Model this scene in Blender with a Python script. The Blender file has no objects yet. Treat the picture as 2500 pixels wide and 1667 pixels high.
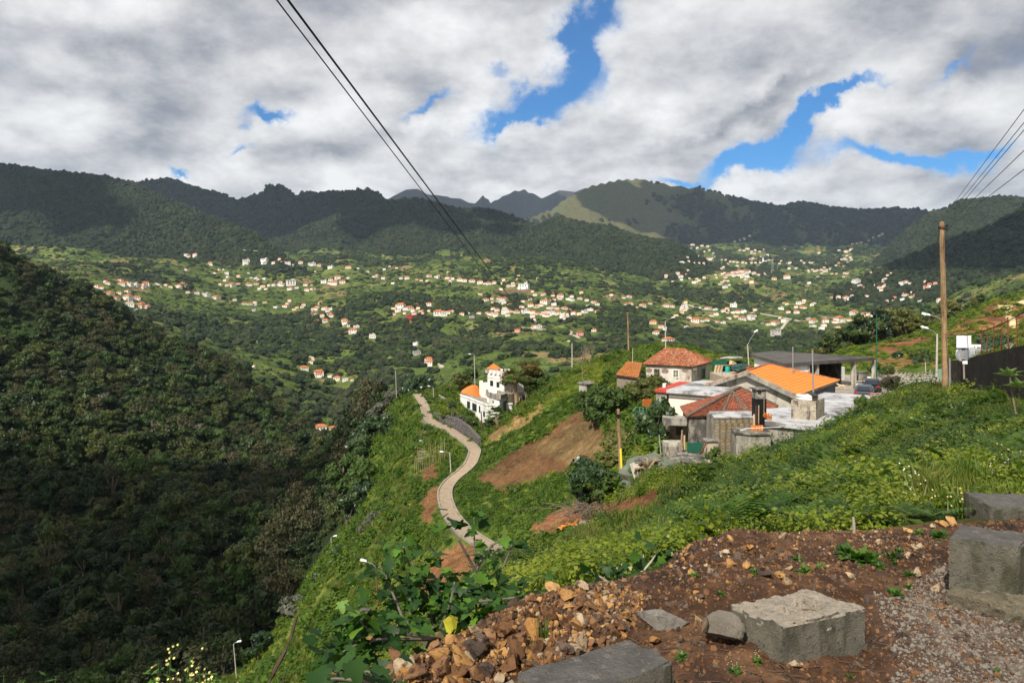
import bpy, math, random
import numpy as np
from mathutils import Vector, Matrix, Euler
random.seed(7); RNG = np.random.default_rng(11)
SC = bpy.context.scene; COL = SC.collection
# ---------------------------------------------------------------- camera, sky, sun, exposure
# measuring frame: photo pixels (2500 x 1667), focal length F px, level camera at the origin, horizon at HY
F, HX, HY = 1666.667, 1250.0, 760.0
cam = bpy.data.cameras.new('camera'); camo = bpy.data.objects.new('camera', cam); COL.objects.link(camo)
cam.sensor_width = 36; cam.lens = 24; cam.shift_y = -(833.5-HY)/2500.0
cam.clip_start = 0.1; cam.clip_end = 40000
camo.rotation_euler = (math.radians(90), 0, 0); camo.location = (0, 0, 0)
SC.camera = camo
SC.view_settings.view_transform = 'Standard'; SC.view_settings.look = 'None'
SC.view_settings.exposure = 0.38; SC.view_settings.gamma = 1.0; SC.view_settings.use_curve_mapping = False
HAZE_D = 3.8e-5
SUN_AZ, SUN_EL = math.radians(208), math.radians(44)      # azimuth from +Y (view direction) towards +X: behind the camera, a little to its left
SUN_DIR = Vector((math.cos(SUN_EL)*math.sin(SUN_AZ), math.cos(SUN_EL)*math.cos(SUN_AZ), math.sin(SUN_EL)))
sl = bpy.data.lights.new('sun', 'SUN'); sl.energy = 5.0; sl.angle = math.radians(0.5); sl.color = (1.0, 0.93, 0.83)
so = bpy.data.objects.new('sun', sl); COL.objects.link(so); so.rotation_euler = SUN_DIR.to_track_quat('Z', 'Y').to_euler()
so.location = SUN_DIR*200

class NT:
    """small helper for building node trees"""
    def __init__(s, tree): s.t = tree; s.n = tree.nodes; s.l = tree.links
    def node(s, typ, **kw):
        n = s.n.new(typ)
        for k, v in kw.items():
            setattr(n, k, v)
        return n
    def put(s, sock, v):
        if hasattr(v, 'is_output') or isinstance(v, bpy.types.NodeSocket): s.l.new(v, sock)
        elif v is not None: sock.default_value = v
    def m(s, op, a, b=None, c=None, clamp=False):
        n = s.n.new('ShaderNodeMath'); n.operation = op; n.use_clamp = clamp
        s.put(n.inputs[0], a)
        if b is not None: s.put(n.inputs[1], b)
        if c is not None: s.put(n.inputs[2], c)
        return n.outputs[0]
    def vm(s, op, a, b=None, out=0):
        n = s.n.new('ShaderNodeVectorMath'); n.operation = op
        s.put(n.inputs[0], a)
        if b is not None:
            if op == 'SCALE': s.put(n.inputs['Scale'], b)
            else: s.put(n.inputs[1], b)
        return n.outputs['Value'] if out == 'v' else n.outputs[0]
    def noise(s, vec, scale=1, detail=4, rough=.55, dist=0, typ='FBM', lac=2.0, out='Fac'):
        n = s.n.new('ShaderNodeTexNoise'); n.noise_type = typ
        if vec is not None: s.l.new(vec, n.inputs['Vector'])
        n.inputs['Scale'].default_value = scale; n.inputs['Detail'].default_value = detail
        n.inputs['Roughness'].default_value = rough; n.inputs['Distortion'].default_value = dist
        n.inputs['Lacunarity'].default_value = lac
        return n.outputs[out]
    def ss(s, v, a, b, lo=0.0, hi=1.0):
        n = s.n.new('ShaderNodeMapRange'); n.interpolation_type = 'SMOOTHSTEP'
        s.put(n.inputs['Value'], v); n.inputs['From Min'].default_value = a; n.inputs['From Max'].default_value = b
        n.inputs['To Min'].default_value = lo; n.inputs['To Max'].default_value = hi
        return n.outputs[0]
    def mix(s, f, a, b, blend='MIX'):
        n = s.n.new('ShaderNodeMix'); n.data_type = 'RGBA'; n.blend_type = blend
        s.put(n.inputs[0], f)
        for i, v in ((6, a), (7, b)):
            if isinstance(v, (tuple, list)): n.inputs[i].default_value = (*v[:3], 1)
            else: s.put(n.inputs[i], v)
        return n.outputs[2]

world = bpy.data.worlds.new('World'); SC.world = world; world.use_nodes = True
def build_sky():
    t = NT(world.node_tree); t.n.clear()
    out = t.node('ShaderNodeOutputWorld'); bg = t.node('ShaderNodeBackground'); bg.inputs['Strength'].default_value = 0.08
    t.l.new(bg.outputs[0], out.inputs['Surface'])
    sky = t.node('ShaderNodeTexSky', sky_type='NISHITA'); sky.sun_disc = False
    sky.sun_elevation = SUN_EL; sky.sun_rotation = SUN_AZ; sky.air_density = 1.0; sky.dust_density = 0.4; sky.ozone_density = 2.0; sky.altitude = 300
    geo = t.node('ShaderNodeTexCoord').outputs['Generated']
    sep = t.node('ShaderNodeSeparateXYZ'); t.l.new(geo, sep.inputs[0])
    dx, dy, dz = sep.outputs
    # cloud space: directions squashed so that clouds get smaller and flatter towards the horizon
    zc = t.m('MAXIMUM', dz, 0.0)
    inv = t.m('DIVIDE', 1.0, t.m('ADD', zc, 0.34))
    q = t.vm('SCALE', geo, inv)
    q2 = t.vm('MULTIPLY', q, (1.0, 1.0, 0.8))
    def dens(off):
        v = t.vm('ADD', q2, off)
        big = t.noise(v, 1.6, 2, .5, .5)
        mid = t.noise(v, 3.4, 11, .60)
        bil = t.noise(v, 4.2, 7, .5, .3, typ='RIDGED_MULTIFRACTAL')
        return t.m('ADD', t.m('ADD', t.m('MULTIPLY', big, .5), t.m('MULTIPLY', mid, .6)), t.m('MULTIPLY', bil, -.17))
    o0 = (3.1, 7.7, 1.3)
    d0 = dens(o0); d1 = dens((o0[0]-.03, o0[1]-.03, o0[2]+.10))
    # where the gaps of blue are, as directions (tangent of azimuth, tangent of elevation)
    ay = t.m('MAXIMUM', t.m('ABSOLUTE', dy), 0.02)
    ta = t.m('DIVIDE', dx, ay); tb = t.m('DIVIDE', dz, ay)
    fwd = t.ss(dy, 0.0, 0.25)
    comb = t.node('ShaderNodeCombineXYZ'); t.l.new(ta, comb.inputs[0]); t.l.new(tb, comb.inputs[1])
    wob = t.vm('SCALE', t.vm('SUBTRACT', t.noise(comb.outputs[0], 7, 6, .62, out='Color'), (.5, .5, .5)), .16)
    ab = t.vm('ADD', comb.outputs[0], wob)
    def blobs(lst):
        tot = None
        for (x, y, rx, ry, ang, amp) in lst:
            a, b = (x-HX)/F, (HY-y)/F
            mp = t.node('ShaderNodeMapping', vector_type='TEXTURE'); t.l.new(ab, mp.inputs[0])
            mp.inputs['Location'].default_value = (a, b, 0); mp.inputs['Rotation'].default_value = (0, 0, math.radians(ang))
            mp.inputs['Scale'].default_value = (rx/F, ry/F, 1e9)
            r2 = t.vm('DOT_PRODUCT', mp.outputs[0], mp.outputs[0], 'v')
            g = t.m('MULTIPLY', t.m('EXPONENT', t.m('MULTIPLY', r2, -1.0)), amp)
            tot = g if tot is None else t.m('ADD', tot, g)
        return t.m('MULTIPLY', tot, fwd)
    holes = blobs([(1415, 110, 34, 110, 12, 1.0), (1470, 20, 60, 42, 20, .8), (1300, 248, 90, 40, 20, .95), (1370, 190, 55, 60, 0, .7), (1480, 190, 26, 60, 0, .4), (1215, 195, 36, 22, 0, .55),
                   (672, 262, 62, 22, -8, .95), (452, 388, 40, 13, -5, .85), (600, 388, 38, 10, 0, .6), (1040, 255, 55, 14, 10, .55), (615, 310, 20, 30, 0, .45),
                   (1660, 440, 70, 13, 0, .7), (1810, 408, 95, 26, 10, 1.0), (1900, 350, 80, 26, 24, .95), (1985, 290, 80, 20, 30, .9), (2060, 235, 90, 16, 25, .75),
                   (2200, 385, 170, 24, -3, .95), (2390, 360, 120, 20, 6, .85), (2330, 160, 90, 14, 12, .5), (1240, 300, 110, 18, 12, .55)])
    shade = blobs([(120, 60, 380, 70, 0, .55), (430, 130, 250, 55, -12, .6), (60, 190, 120, 60, 0, .5), (400, 250, 110, 60, 0, .5), (640, 80, 240, 60, 0, .4), (560, 330, 130, 40, 30, .35),
                   (2430, 130, 220, 70, 14, .85), (2150, 60, 300, 50, 5, .45), (1780, 300, 160, 30, 20, .6), (1700, 400, 110, 50, 10, .75), (1950, 240, 160, 36, 25, .6), (1600, 150, 120, 60, 0, .25),
                   (2300, 450, 150, 26, 0, .45), (2060, 450, 90, 30, 0, .4), (2200, 330, 150, 26, 14, .35), (1100, 420, 160, 26, 0, .5), (1250, 440, 200, 20, 0, .4), (800, 380, 90, 20, 0, .3), (1130, 120, 130, 40, 20, .25)])
    lite = blobs([(700, 420, 700, 50, 0, .32), (1800, 440, 700, 55, 0, .30), (1500, 250, 70, 55, 0, .4), (1650, 290, 110, 34, 10, .5), (1900, 210, 90, 40, 12, .45), (2210, 240, 150, 60, 14, .4), (2080, 300, 90, 50, 0, .4), (250, 240, 130, 40, 0, .35), (560, 160, 180, 50, 20, .3),
                  (1010, 300, 110, 24, 0, .6), (1200, 320, 120, 26, 0, .5), (1800, 455, 110, 22, 0, .5), (400, 420, 160, 20, 0, .4), (700, 320, 80, 40, 0, .25), (900, 60, 260, 60, 0, .35), (100, 330, 140, 30, 0, .3), (1380, 330, 130, 40, 0, .35)])
    cover = t.m('SUBTRACT', d0, t.m('MULTIPLY', holes, .84))
    alpha = t.ss(cover, -.10, .50)
    emb = t.m('MULTIPLY', t.m('SUBTRACT', d0, d1), 2.5)
    lum = t.m('ADD', t.m('ADD', .66, t.m('MULTIPLY', emb, .95)), t.m('SUBTRACT', t.m('MULTIPLY', lite, .36), t.m('MULTIPLY', shade, .38)))
    thin = t.m('MULTIPLY', t.m('SUBTRACT', 1.0, alpha), .12)
    lum = t.m('ADD', lum, thin)
    ramp = t.node('ShaderNodeValToRGB'); t.l.new(lum, ramp.inputs[0])
    e = ramp.color_ramp.elements
    e[0].position = .05; e[0].color = (.20, .225, .285, 1); e[1].position = .98; e[1].color = (1.0, 1.0, 1.0, 1)
    for p, c in ((.3, (.34, .355, .40, 1)), (.55, (.58, .585, .61, 1)), (.78, (.82, .82, .825, 1))):
        x = ramp.color_ramp.elements.new(p); x.color = c
    cl = t.vm('SCALE', ramp.outputs[0], 9.6)
    skyc = t.mix(1.0, sky.outputs[0], (.30, .86, 1.30), 'MULTIPLY')
    col = t.mix(alpha, skyc, cl)
    t.l.new(col, bg.inputs['Color'])
build_sky()
world.cycles.sampling_method = 'MANUAL'; world.cycles.sample_map_resolution = 256
SC.cycles.max_bounces = 5; SC.cycles.diffuse_bounces = 2; SC.cycles.glossy_bounces = 2; SC.cycles.transmission_bounces = 2
SC.cycles.volume_bounces = 0; SC.cycles.transparent_max_bounces = 4; SC.cycles.use_denoising = True
SC.cycles.caustics_reflective = False; SC.cycles.caustics_refractive = False
# ---------------------------------------------------------------- helpers
def P(x, y, d): return Vector(((x-HX)/F*d, d, (HY-y)/F*d))
def Pz(x, y, z): return P(x, y, z*F/(HY-y))
def tag(o, label=None, cat=None, group=None, kind=None):
    if label: o['label'] = label
    if cat: o['category'] = cat
    if group: o['group'] = group
    if kind: o['kind'] = kind
    return o
def link(name, me, mat=None, parent=None):
    o = bpy.data.objects.new(name, me); COL.objects.link(o)
    if mat is not None and me is not None and len(me.materials) == 0:
        for k in (mat if isinstance(mat, (list, tuple)) else [mat]): me.materials.append(k)
    if parent is not None: o.parent = parent
    return o
def empty(name, loc=(0, 0, 0), rz=0.0, label=None, cat=None, group=None):
    o = bpy.data.objects.new(name, None); COL.objects.link(o); o.location = loc; o.rotation_euler = (0, 0, rz)
    o.empty_display_size = .2
    return tag(o, label, cat, group)
KIDS = {}
def copy_tree(root, loc, rz=0.0, s=1.0, label=None, group=None):
    r = root.copy(); COL.objects.link(r); r.location = loc; r.rotation_euler = (0, 0, rz); r.scale = (s, s, s) if not isinstance(s, tuple) else s
    if label: r['label'] = label
    if group: r['group'] = group
    for c in KIDS.setdefault(root.name, [k for k in root.children]):
        k = c.copy(); COL.objects.link(k); k.parent = r
        for g in c.children:
            h = g.copy(); COL.objects.link(h); h.parent = k
    return r
class MB:
    def __init__(s): s.v = []; s.f = []; s.mi = []; s.m = 0
    def add(s, vs, fs):
        b = len(s.v); s.v += [tuple(v) for v in vs]
        for f in fs: s.f.append(tuple(b+i for i in f)); s.mi.append(s.m)
        return s
    def box(s, c, size, rz=0.0, taper=1.0, rx=0.0, ry=0.0):
        hx, hy, hz = size[0]/2, size[1]/2, size[2]/2
        M = Euler((rx, ry, rz)).to_matrix(); c = Vector(c); vs = []
        for z in (-1, 1):
            k = taper if z > 0 else 1
            for x, y in ((-1, -1), (1, -1), (1, 1), (-1, 1)): vs.append(c + M @ Vector((x*hx*k, y*hy*k, z*hz)))
        return s.add(vs, [(3, 2, 1, 0), (4, 5, 6, 7), (0, 1, 5, 4), (1, 2, 6, 5), (2, 3, 7, 6), (3, 0, 4, 7)])
    def prism(s, poly, z0, z1, dz=None):
        n = len(poly); vs = [(p[0], p[1], z0) for p in poly] + [(p[0], p[1], (z1 if not isinstance(z1, (list, tuple)) else z1[i])) for i, p in enumerate(poly)]
        a = sum(poly[i][0]*poly[(i+1) % n][1]-poly[(i+1) % n][0]*poly[i][1] for i in range(n))
        fs = [tuple(range(n))[::-1], tuple(range(n, 2*n))] + [(i, (i+1) % n, n+(i+1) % n, n+i) for i in range(n)]
        if a < 0: fs = [f[::-1] for f in fs]
        return s.add(vs, fs)
    def slab(s, pts, t):
        """3D polygon thickened downwards by t"""
        n = len(pts); vs = [(p[0], p[1], p[2]-t) for p in pts] + [tuple(p) for p in pts]
        a = sum(pts[i][0]*pts[(i+1) % n][1]-pts[(i+1) % n][0]*pts[i][1] for i in range(n))
        fs = [tuple(range(n))[::-1], tuple(range(n, 2*n))] + [(i, (i+1) % n, n+(i+1) % n, n+i) for i in range(n)]
        if a < 0: fs = [f[::-1] for f in fs]
        return s.add(vs, fs)
    def tube(s, path, r, n=6, cap=True):
        path = [Vector(p) for p in path]; rs = r if isinstance(r, (list, tuple)) else [r]*len(path)
        vs = []; fs = []; up = Vector((0.13, 0.21, 1)).normalized()
        for i, p in enumerate(path):
            t = (path[min(i+1, len(path)-1)]-path[max(i-1, 0)]).normalized()
            a = t.cross(up if abs(t.dot(up)) < .95 else Vector((1, 0.1, 0))).normalized(); b = t.cross(a)
            for k in range(n):
                w = 2*math.pi*k/n; vs.append(p + (a*math.cos(w)+b*math.sin(w))*rs[i])
        for i in range(len(path)-1):
            for k in range(n): fs.append((i*n+k, i*n+(k+1) % n, (i+1)*n+(k+1) % n, (i+1)*n+k))
        if cap: fs.append(tuple(range(n))); fs.append(tuple(range((len(path)-1)*n, len(path)*n))[::-1])
        return s.add(vs, [f[::-1] for f in fs])
    def lathe(s, prof, n=12, c=(0, 0, 0)):
        c = Vector(c); vs = []; fs = []
        for r, z in prof:
            for k in range(n): w = 2*math.pi*k/n; vs.append(c+Vector((r*math.cos(w), r*math.sin(w), z)))
        for i in range(len(prof)-1):
            for k in range(n): fs.append((i*n+k, i*n+(k+1) % n, (i+1)*n+(k+1) % n, (i+1)*n+k))
        fs.append(tuple(range(n))[::-1]); fs.append(tuple(range((len(prof)-1)*n, len(prof)*n)))
        return s.add(vs, fs)
    def quad(s, a, b, c, d): return s.add([a, b, c, d], [(0, 1, 2, 3)])
    def mesh(s, name, mats=None, smooth=False):
        me = bpy.data.meshes.new(name); me.from_pydata(s.v, [], s.f); me.update()
        for k in (mats if isinstance(mats, (list, tuple)) else [mats] if mats else []): me.materials.append(k)
        if any(s.mi): me.polygons.foreach_set('material_index', s.mi)
        if smooth: me.polygons.foreach_set('use_smooth', [True]*len(s.f))
        return me
    def build(s, name, mats=None, parent=None, smooth=False): return link(name, s.mesh(name, mats, smooth), None, parent)
def fast_mesh(name, v, f, mats=None, smooth=False):
    """v (N,3) float, f (M,k) int with constant k"""
    me = bpy.data.meshes.new(name); v = np.asarray(v, np.float32); f = np.asarray(f, np.int32)
    me.vertices.add(len(v)); me.vertices.foreach_set('co', v.ravel())
    k = f.shape[1]; me.loops.add(f.size); me.loops.foreach_set('vertex_index', f.ravel())
    me.polygons.add(len(f)); me.polygons.foreach_set('loop_start', np.arange(0, f.size, k, dtype=np.int32))
    if smooth: me.polygons.foreach_set('use_smooth', np.ones(len(f), bool))
    me.update(calc_edges=True)
    for m in (mats if isinstance(mats, (list, tuple)) else [mats] if mats else []): me.materials.append(m)
    return me
# numpy noise
def _h(ix, iy, s):
    n = (ix*374761393 + iy*668265263 + s*974711) & 0x7fffffff
    n = ((n ^ (n >> 13))*1274126177) & 0x7fffffff
    return ((n ^ (n >> 16)) & 0xffff)/65535.0
def vn(x, y, s=0):
    x = np.asarray(x, float); y = np.asarray(y, float)
    ix = np.floor(x).astype(np.int64); iy = np.floor(y).astype(np.int64); fx = x-ix; fy = y-iy
    fx = fx*fx*fx*(fx*(fx*6-15)+10); fy = fy*fy*fy*(fy*(fy*6-15)+10)
    return (_h(ix, iy, s)*(1-fx)+_h(ix+1, iy, s)*fx)*(1-fy)+(_h(ix, iy+1, s)*(1-fx)+_h(ix+1, iy+1, s)*fx)*fy
def fbm(x, y, s=0, o=4, g=.5):
    t = 0; a = 1; n = 0
    for i in range(o):
        t = t+a*(vn(x, y, s+i*17)-.5); n += a; a *= g; x = x*2.03+11.3; y = y*2.03+5.7
    return t/n*2
def ridged(x, y, s=0, o=4):
    t = 0; a = 1; n = 0
    for i in range(o):
        t = t+a*(1-abs(2*vn(x, y, s+i*31)-1)*1.0); n += a; a *= .5; x = x*2.07+3.1; y = y*2.07+9.2
    return t/n
def sst(x, a, b):
    t = np.clip((x-a)/(b-a), 0, 1); return t*t*(3-2*t)
def inpoly(x, y, poly):
    r = np.zeros(np.shape(x), bool); n = len(poly); j = n-1
    for i in range(n):
        xi, yi = poly[i]; xj, yj = poly[j]
        if yi != yj:
            r ^= ((yi > y) != (yj > y)) & (x < (xj-xi)*(y-yi)/(yj-yi)+xi)
        j = i
    return r
# ---------------------------------------------------------------- materials
MATS = {}
def _finish(mat): mat.use_nodes = True; return NT(mat.node_tree)
def M(name, col, rough=.8, var=.25, scale=3.0, bump=.0, metal=0.0, spec=.3, col2=None, spots=None, coord='Object', bscale=None, grime=None, gscale=.8):
    """surface with two scales of colour variation, optional second colour in patches, optional grime streaks and bump"""
    if name in MATS: return MATS[name]
    mat = bpy.data.materials.new(name); t = _finish(mat); b = t.n['Principled BSDF']; MATS[name] = mat
    v = t.node('ShaderNodeTexCoord').outputs[coord]
    n1 = t.noise(v, scale, 6, .6); n2 = t.noise(v, scale*6.3, 5, .65)
    f = t.m('ADD', t.m('MULTIPLY', n1, .6), t.m('MULTIPLY', n2, .4))
    k = t.ss(f, .3, .7, 1-var, 1+var)
    c = (*col, 1)
    base = col
    if col2 is not None: base = t.mix(t.ss(n1, .45, .6), col, col2)
    c = t.node('ShaderNodeVectorMath', operation='SCALE')
    if isinstance(base, tuple): c.inputs[0].default_value = base
    else: t.l.new(base, c.inputs[0])
    t.l.new(k, c.inputs['Scale']); c = c.outputs[0]
    if grime is not None:
        mp = t.node('ShaderNodeMapping'); t.l.new(v, mp.inputs[0]); mp.inputs['Scale'].default_value = (1, 1, .35)
        g = t.noise(mp.outputs[0], gscale, 8, .68, .3)
        c = t.mix(t.ss(g, .48, .62), c, grime)
    if spots is not None:
        g = t.noise(v, scale*2.2, 9, .72)
        c = t.mix(t.ss(g, .56, .62), c, spots)
    t.l.new(c, b.inputs['Base Color']); b.inputs['Roughness'].default_value = rough; b.inputs['Metallic'].default_value = metal
    b.inputs['Specular IOR Level'].default_value = spec
    if bump:
        bn = t.node('ShaderNodeBump'); bn.inputs['Strength'].default_value = bump; bn.inputs['Distance'].default_value = .05
        t.l.new(t.noise(v, bscale or scale*8, 8, .7), bn.inputs['Height']); t.l.new(bn.outputs[0], b.inputs['Normal'])
    return mat
def leafmat(name, cols, transl=.3, rough=.55, spec=.25, nscale=.35):
    """foliage: colour per instance, per clump noise; light through the leaves"""
    if name in MATS: return MATS[name]
    mat = bpy.data.materials.new(name); t = _finish(mat); MATS[name] = mat
    b = t.n['Principled BSDF']; out = t.n['Material Output']
    rnd = t.node('ShaderNodeObjectInfo').outputs['Random']
    pos = t.node('ShaderNodeNewGeometry').outputs['Position']
    ip = t.node('ShaderNodeNewGeometry').outputs['Random Per Island']
    n1 = t.noise(pos, nscale, 3, .6)
    f = t.m('ADD', t.m('MULTIPLY', rnd, .5), t.m('ADD', t.m('MULTIPLY', t.ss(n1, .3, .7), .3), t.m('MULTIPLY', ip, .2)))
    r = t.node('ShaderNodeValToRGB'); t.l.new(f, r.inputs[0]); r.color_ramp.elements[0].color = (*cols[0], 1); r.color_ramp.elements[0].position = .1
    r.color_ramp.elements[1].color = (*cols[-1], 1); r.color_ramp.elements[1].position = .92
    for i, c in enumerate(cols[1:-1]):
        e = r.color_ramp.elements.new(.1+.82*(i+1)/(len(cols)-1)); e.color = (*c, 1)
    t.l.new(r.outputs[0], b.inputs['Base Color']); b.inputs['Roughness'].default_value = rough; b.inputs['Specular IOR Level'].default_value = spec
    if transl:
        tr = t.node('ShaderNodeBsdfTranslucent'); t.l.new(t.mix(1, r.outputs[0], (1.3, 1.45, .55), 'MULTIPLY'), tr.inputs['Color'])
        mx = t.node('ShaderNodeMixShader'); mx.inputs[0].default_value = transl
        t.l.new(b.outputs[0], mx.inputs[1]); t.l.new(tr.outputs[0], mx.inputs[2]); t.l.new(mx.outputs[0], out.inputs['Surface'])
    return mat
# ---------------------------------------------------------------- point scatter (only for uncountable stuff)
def scatter(name, pts, sc, rot, protos, kind='stuff', label=None):
    """pts (N,3); sc (N,) or (N,3); rot (N,3) euler; one instance of a random prototype at each point"""
    pts = np.asarray(pts, np.float32); N = len(pts)
    me = bpy.data.meshes.new(name); me.vertices.add(N); me.vertices.foreach_set('co', pts.ravel())
    sc = np.asarray(sc, np.float32); sc = np.repeat(sc[:, None], 3, 1) if sc.ndim == 1 else sc
    a = me.attributes.new('sc', 'FLOAT_VECTOR', 'POINT'); a.data.foreach_set('vector', np.ascontiguousarray(sc, np.float32).ravel())
    a = me.attributes.new('ro', 'FLOAT_VECTOR', 'POINT'); a.data.foreach_set('vector', np.ascontiguousarray(rot, np.float32).ravel())
    a = me.attributes.new('ix', 'INT', 'POINT'); a.data.foreach_set('value', RNG.integers(0, len(protos), N).astype(np.int32))
    o = bpy.data.objects.new(name, me); COL.objects.link(o); o['kind'] = kind
    if label: o['label'] = label
    g = bpy.data.node_groups.new(name, 'GeometryNodeTree')
    g.interface.new_socket('Geometry', in_out='INPUT', socket_type='NodeSocketGeometry'); g.interface.new_socket('Geometry', in_out='OUTPUT', socket_type='NodeSocketGeometry')
    gi = g.nodes.new('NodeGroupInput'); go = g.nodes.new('NodeGroupOutput'); iop = g.nodes.new('GeometryNodeInstanceOnPoints'); jn = g.nodes.new('GeometryNodeJoinGeometry')
    for p in protos:
        oi = g.nodes.new('GeometryNodeObjectInfo'); oi.inputs['Object'].default_value = p; oi.inputs['As Instance'].default_value = True
        g.links.new(oi.outputs['Geometry'], jn.inputs[0])
    def attr(nm, ty):
        n = g.nodes.new('GeometryNodeInputNamedAttribute'); n.data_type = ty; n.inputs[0].default_value = nm; return n.outputs[0]
    g.links.new(gi.outputs[0], iop.inputs['Points']); g.links.new(jn.outputs[0], iop.inputs['Instance'])
    iop.inputs['Pick Instance'].default_value = True
    g.links.new(attr('ix', 'INT'), iop.inputs['Instance Index'])
    er = g.nodes.new('FunctionNodeEulerToRotation'); g.links.new(attr('ro', 'FLOAT_VECTOR'), er.inputs[0]); g.links.new(er.outputs[0], iop.inputs['Rotation'])
    g.links.new(attr('sc', 'FLOAT_VECTOR'), iop.inputs['Scale'])
    g.links.new(iop.outputs[0], go.inputs[0])
    md = o.modifiers.new('scatter', 'NODES'); md.node_group = g
    return o
def proto(name, me): return bpy.data.objects.new(name, me)   # a prototype that is not linked to the scene by itself
# ---------------------------------------------------------------- terrain: one sheet of ground from the camera's feet to the mountains
# depth profiles (photo row, distance) along photo columns, near part
NEAR = {
-400: [(2200,2.2),(2427,8),(2149,30),(1871,75),(1750,130),(1300,200),(900,280),(480,400)],
0: [(2200,2.2),(2427,8),(2150,30),(1850,75),(1667,130),(1300,190),(1000,260),(800,310),(605,350)],
200: [(2150,2.2),(2400,8),(2130,30),(1850,75),(1667,125),(1280,195),(1010,265),(850,320),(705,380)],
400: [(2150,2.3),(2380,8),(2080,30),(1830,75),(1667,112),(1520,140),(1200,210),(1000,290),(825,405)],
500: [(2120,2.3),(2350,8),(2050,30),(1790,66),(1690,84),(1665,92),(1720,104),(1540,135),(1250,200),(1040,280),(872,400)],
600: [(2100,2.3),(2300,8),(2000,30),(1740,65),(1667,82),(1640,92),(1720,104),(1560,130),(1300,190),(1100,270),(925,395)],
700: [(1800,3.0),(2200,8),(1930,30),(1700,60),(1600,74),(1500,95),(1580,108),(1450,140),(1250,200),(1100,290),(1020,370)],
800: [(1740,3.0),(2000,10),(1850,30),(1700,50),(1600,62),(1500,72),(1400,88),(1345,100),(1420,115),(1300,150),(1250,170),(1110,260)],
900: [(1690,3.1),(1900,10),(1800,30),(1640,52),(1510,65),(1350,85),(1210,115),(1235,130),(1150,142),(1065,165),(985,178)],
1000: [(1610,3.4),(1800,10),(1720,25),(1600,45),(1400,68),(1250,85),(1100,115),(1010,145),(968,165)],
1100: [(1555,3.7),(1700,9),(1640,22),(1500,46),(1380,58),(1260,75),(1180,92),(1100,112),(1000,140),(965,155)],
1200: [(1515,3.9),(1480,8),(1385,14),(1500,26),(1400,45),(1345,60),(1230,76),(1120,98),(1065,110),(1070,122),(1015,138),(978,155)],
1300: [(1470,4.1),(1430,8),(1335,17),(1420,28),(1330,48),(1200,75),(1090,90),(1000,104),(968,109),(985,125),(955,150)],
1400: [(1432,4.3),(1425,7),(1290,18),(1370,28),(1310,44),(1230,56),(1100,78),(1000,97),(920,115),(896,122),(920,140)],
1500: [(1420,4.5),(1410,7),(1255,20),(1320,30),(1240,46),(1190,51),(1090,62),(1000,80),(930,95),(880,115),(862,125),(900,150)],
1600: [(1395,4.7),(1375,7.5),(1175,23),(1250,35),(1120,50),(1060,60),(1000,72),(950,88),(900,105),(862,130),(850,140),(900,170)],
1700: [(1325,5.0),(1330,6.5),(1200,14),(1130,25),(1200,36),(1110,52),(1020,68),(950,85),(915,100),(885,125),(858,150),(900,180)],
1800: [(1295,5.3),(1310,6.5),(1180,13),(1055,27),(1130,38),(1120,50),(1030,66),(958,80),(918,100),(890,120),(875,135),(930,160)],
1900: [(1302,5.4),(1310,6.6),(1160,13),(1008,28),(1080,38),(1110,50),(1025,66),(952,80),(918,98),(895,130),(920,170)],
2000: [(1297,5.5),(1305,6.7),(1150,13),(977,29),(1030,38),(1090,50),(1010,65),(948,80),(918,97),(885,125),(872,145),(900,190)],
2100: [(1298,5.6),(1300,6.8),(1120,13),(958,30),(990,40),(1030,50),(985,62),(942,76),(920,92),(870,115),(832,150),(880,190)],
2200: [(1285,5.8),(1285,7),(1090,13),(942,31),(960,42),(985,52),(950,66),(930,78),(905,95),(860,115),(812,155),(850,195)],
2300: [(1270,5.9),(1270,7),(1060,13),(927,32),(945,42),(955,55),(925,70),(880,95),(840,120),(790,165),(830,210)],
2400: [(1265,6),(1255,7),(1050,13),(930,27),(935,33),(880,37),(850,60),(835,90),(800,140),(745,200),(790,260)],
2500: [(1262,6),(1250,7),(1050,13),(950,20),(955,25),(858,27.5),(850,50),(830,90),(790,140),(725,210),(770,270)],
2900: [(1262,6),(1250,7),(1050,13),(950,20),(900,25),(830,50),(800,90),(760,140),(690,230),(740,280)],
}
FARX = [-400,0,300,600,800,1000,1200,1400,1600,1800,2000,2200,2400,2500,2900]
FARC = [(470,[560,720,850,965,1130,1030,965,925,895,905,910,885,825,790,750]),
(560,[590,690,800,925,1038,965,915,890,860,870,880,850,770,740,690]),
(720,[600,660,765,860,905,885,855,840,830,838,850,815,745,710,650]),
(950,[600,640,712,790,800,790,790,778,785,792,800,780,715,690,660]),
(1250,[600,625,660,730,718,722,728,722,730,745,757,750,700,690,670]),
(1600,[600,615,625,660,655,662,662,660,694,700,712,708,685,680,670]),
(2100,[600,610,615,625,622,625,628,630,655,662,676,664,655,655,650]),
(2700,[610,610,610,612,610,610,610,615,622,630,640,640,635,630,630]),
(3300,[620,620,620,620,620,620,620,620,600,594,606,612,615,620,620]),
(4500,[650]*15), (12000,[720]*15)]
def interp_cols(tab, X):
    """tab: {x: (d array, z array)} -> function giving z on grid X x D"""
    xs = sorted(tab)
    def f(D):
        Z = np.array([np.interp(D, tab[x][0], tab[x][1]) for x in xs])
        i = np.clip(np.searchsorted(xs, X)-1, 0, len(xs)-2); x0 = np.array(xs)[i]; x1 = np.array(xs)[i+1]
        w = np.clip((X-x0)/(x1-x0), 0, 1); w = w*w*(3-2*w)*.5+w*.5
        return Z[i]*(1-w)[:, None]+Z[i+1]*w[:, None]
    return f
def zof(y, d): return (HY-np.asarray(y, float))/F*np.asarray(d, float)
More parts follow.
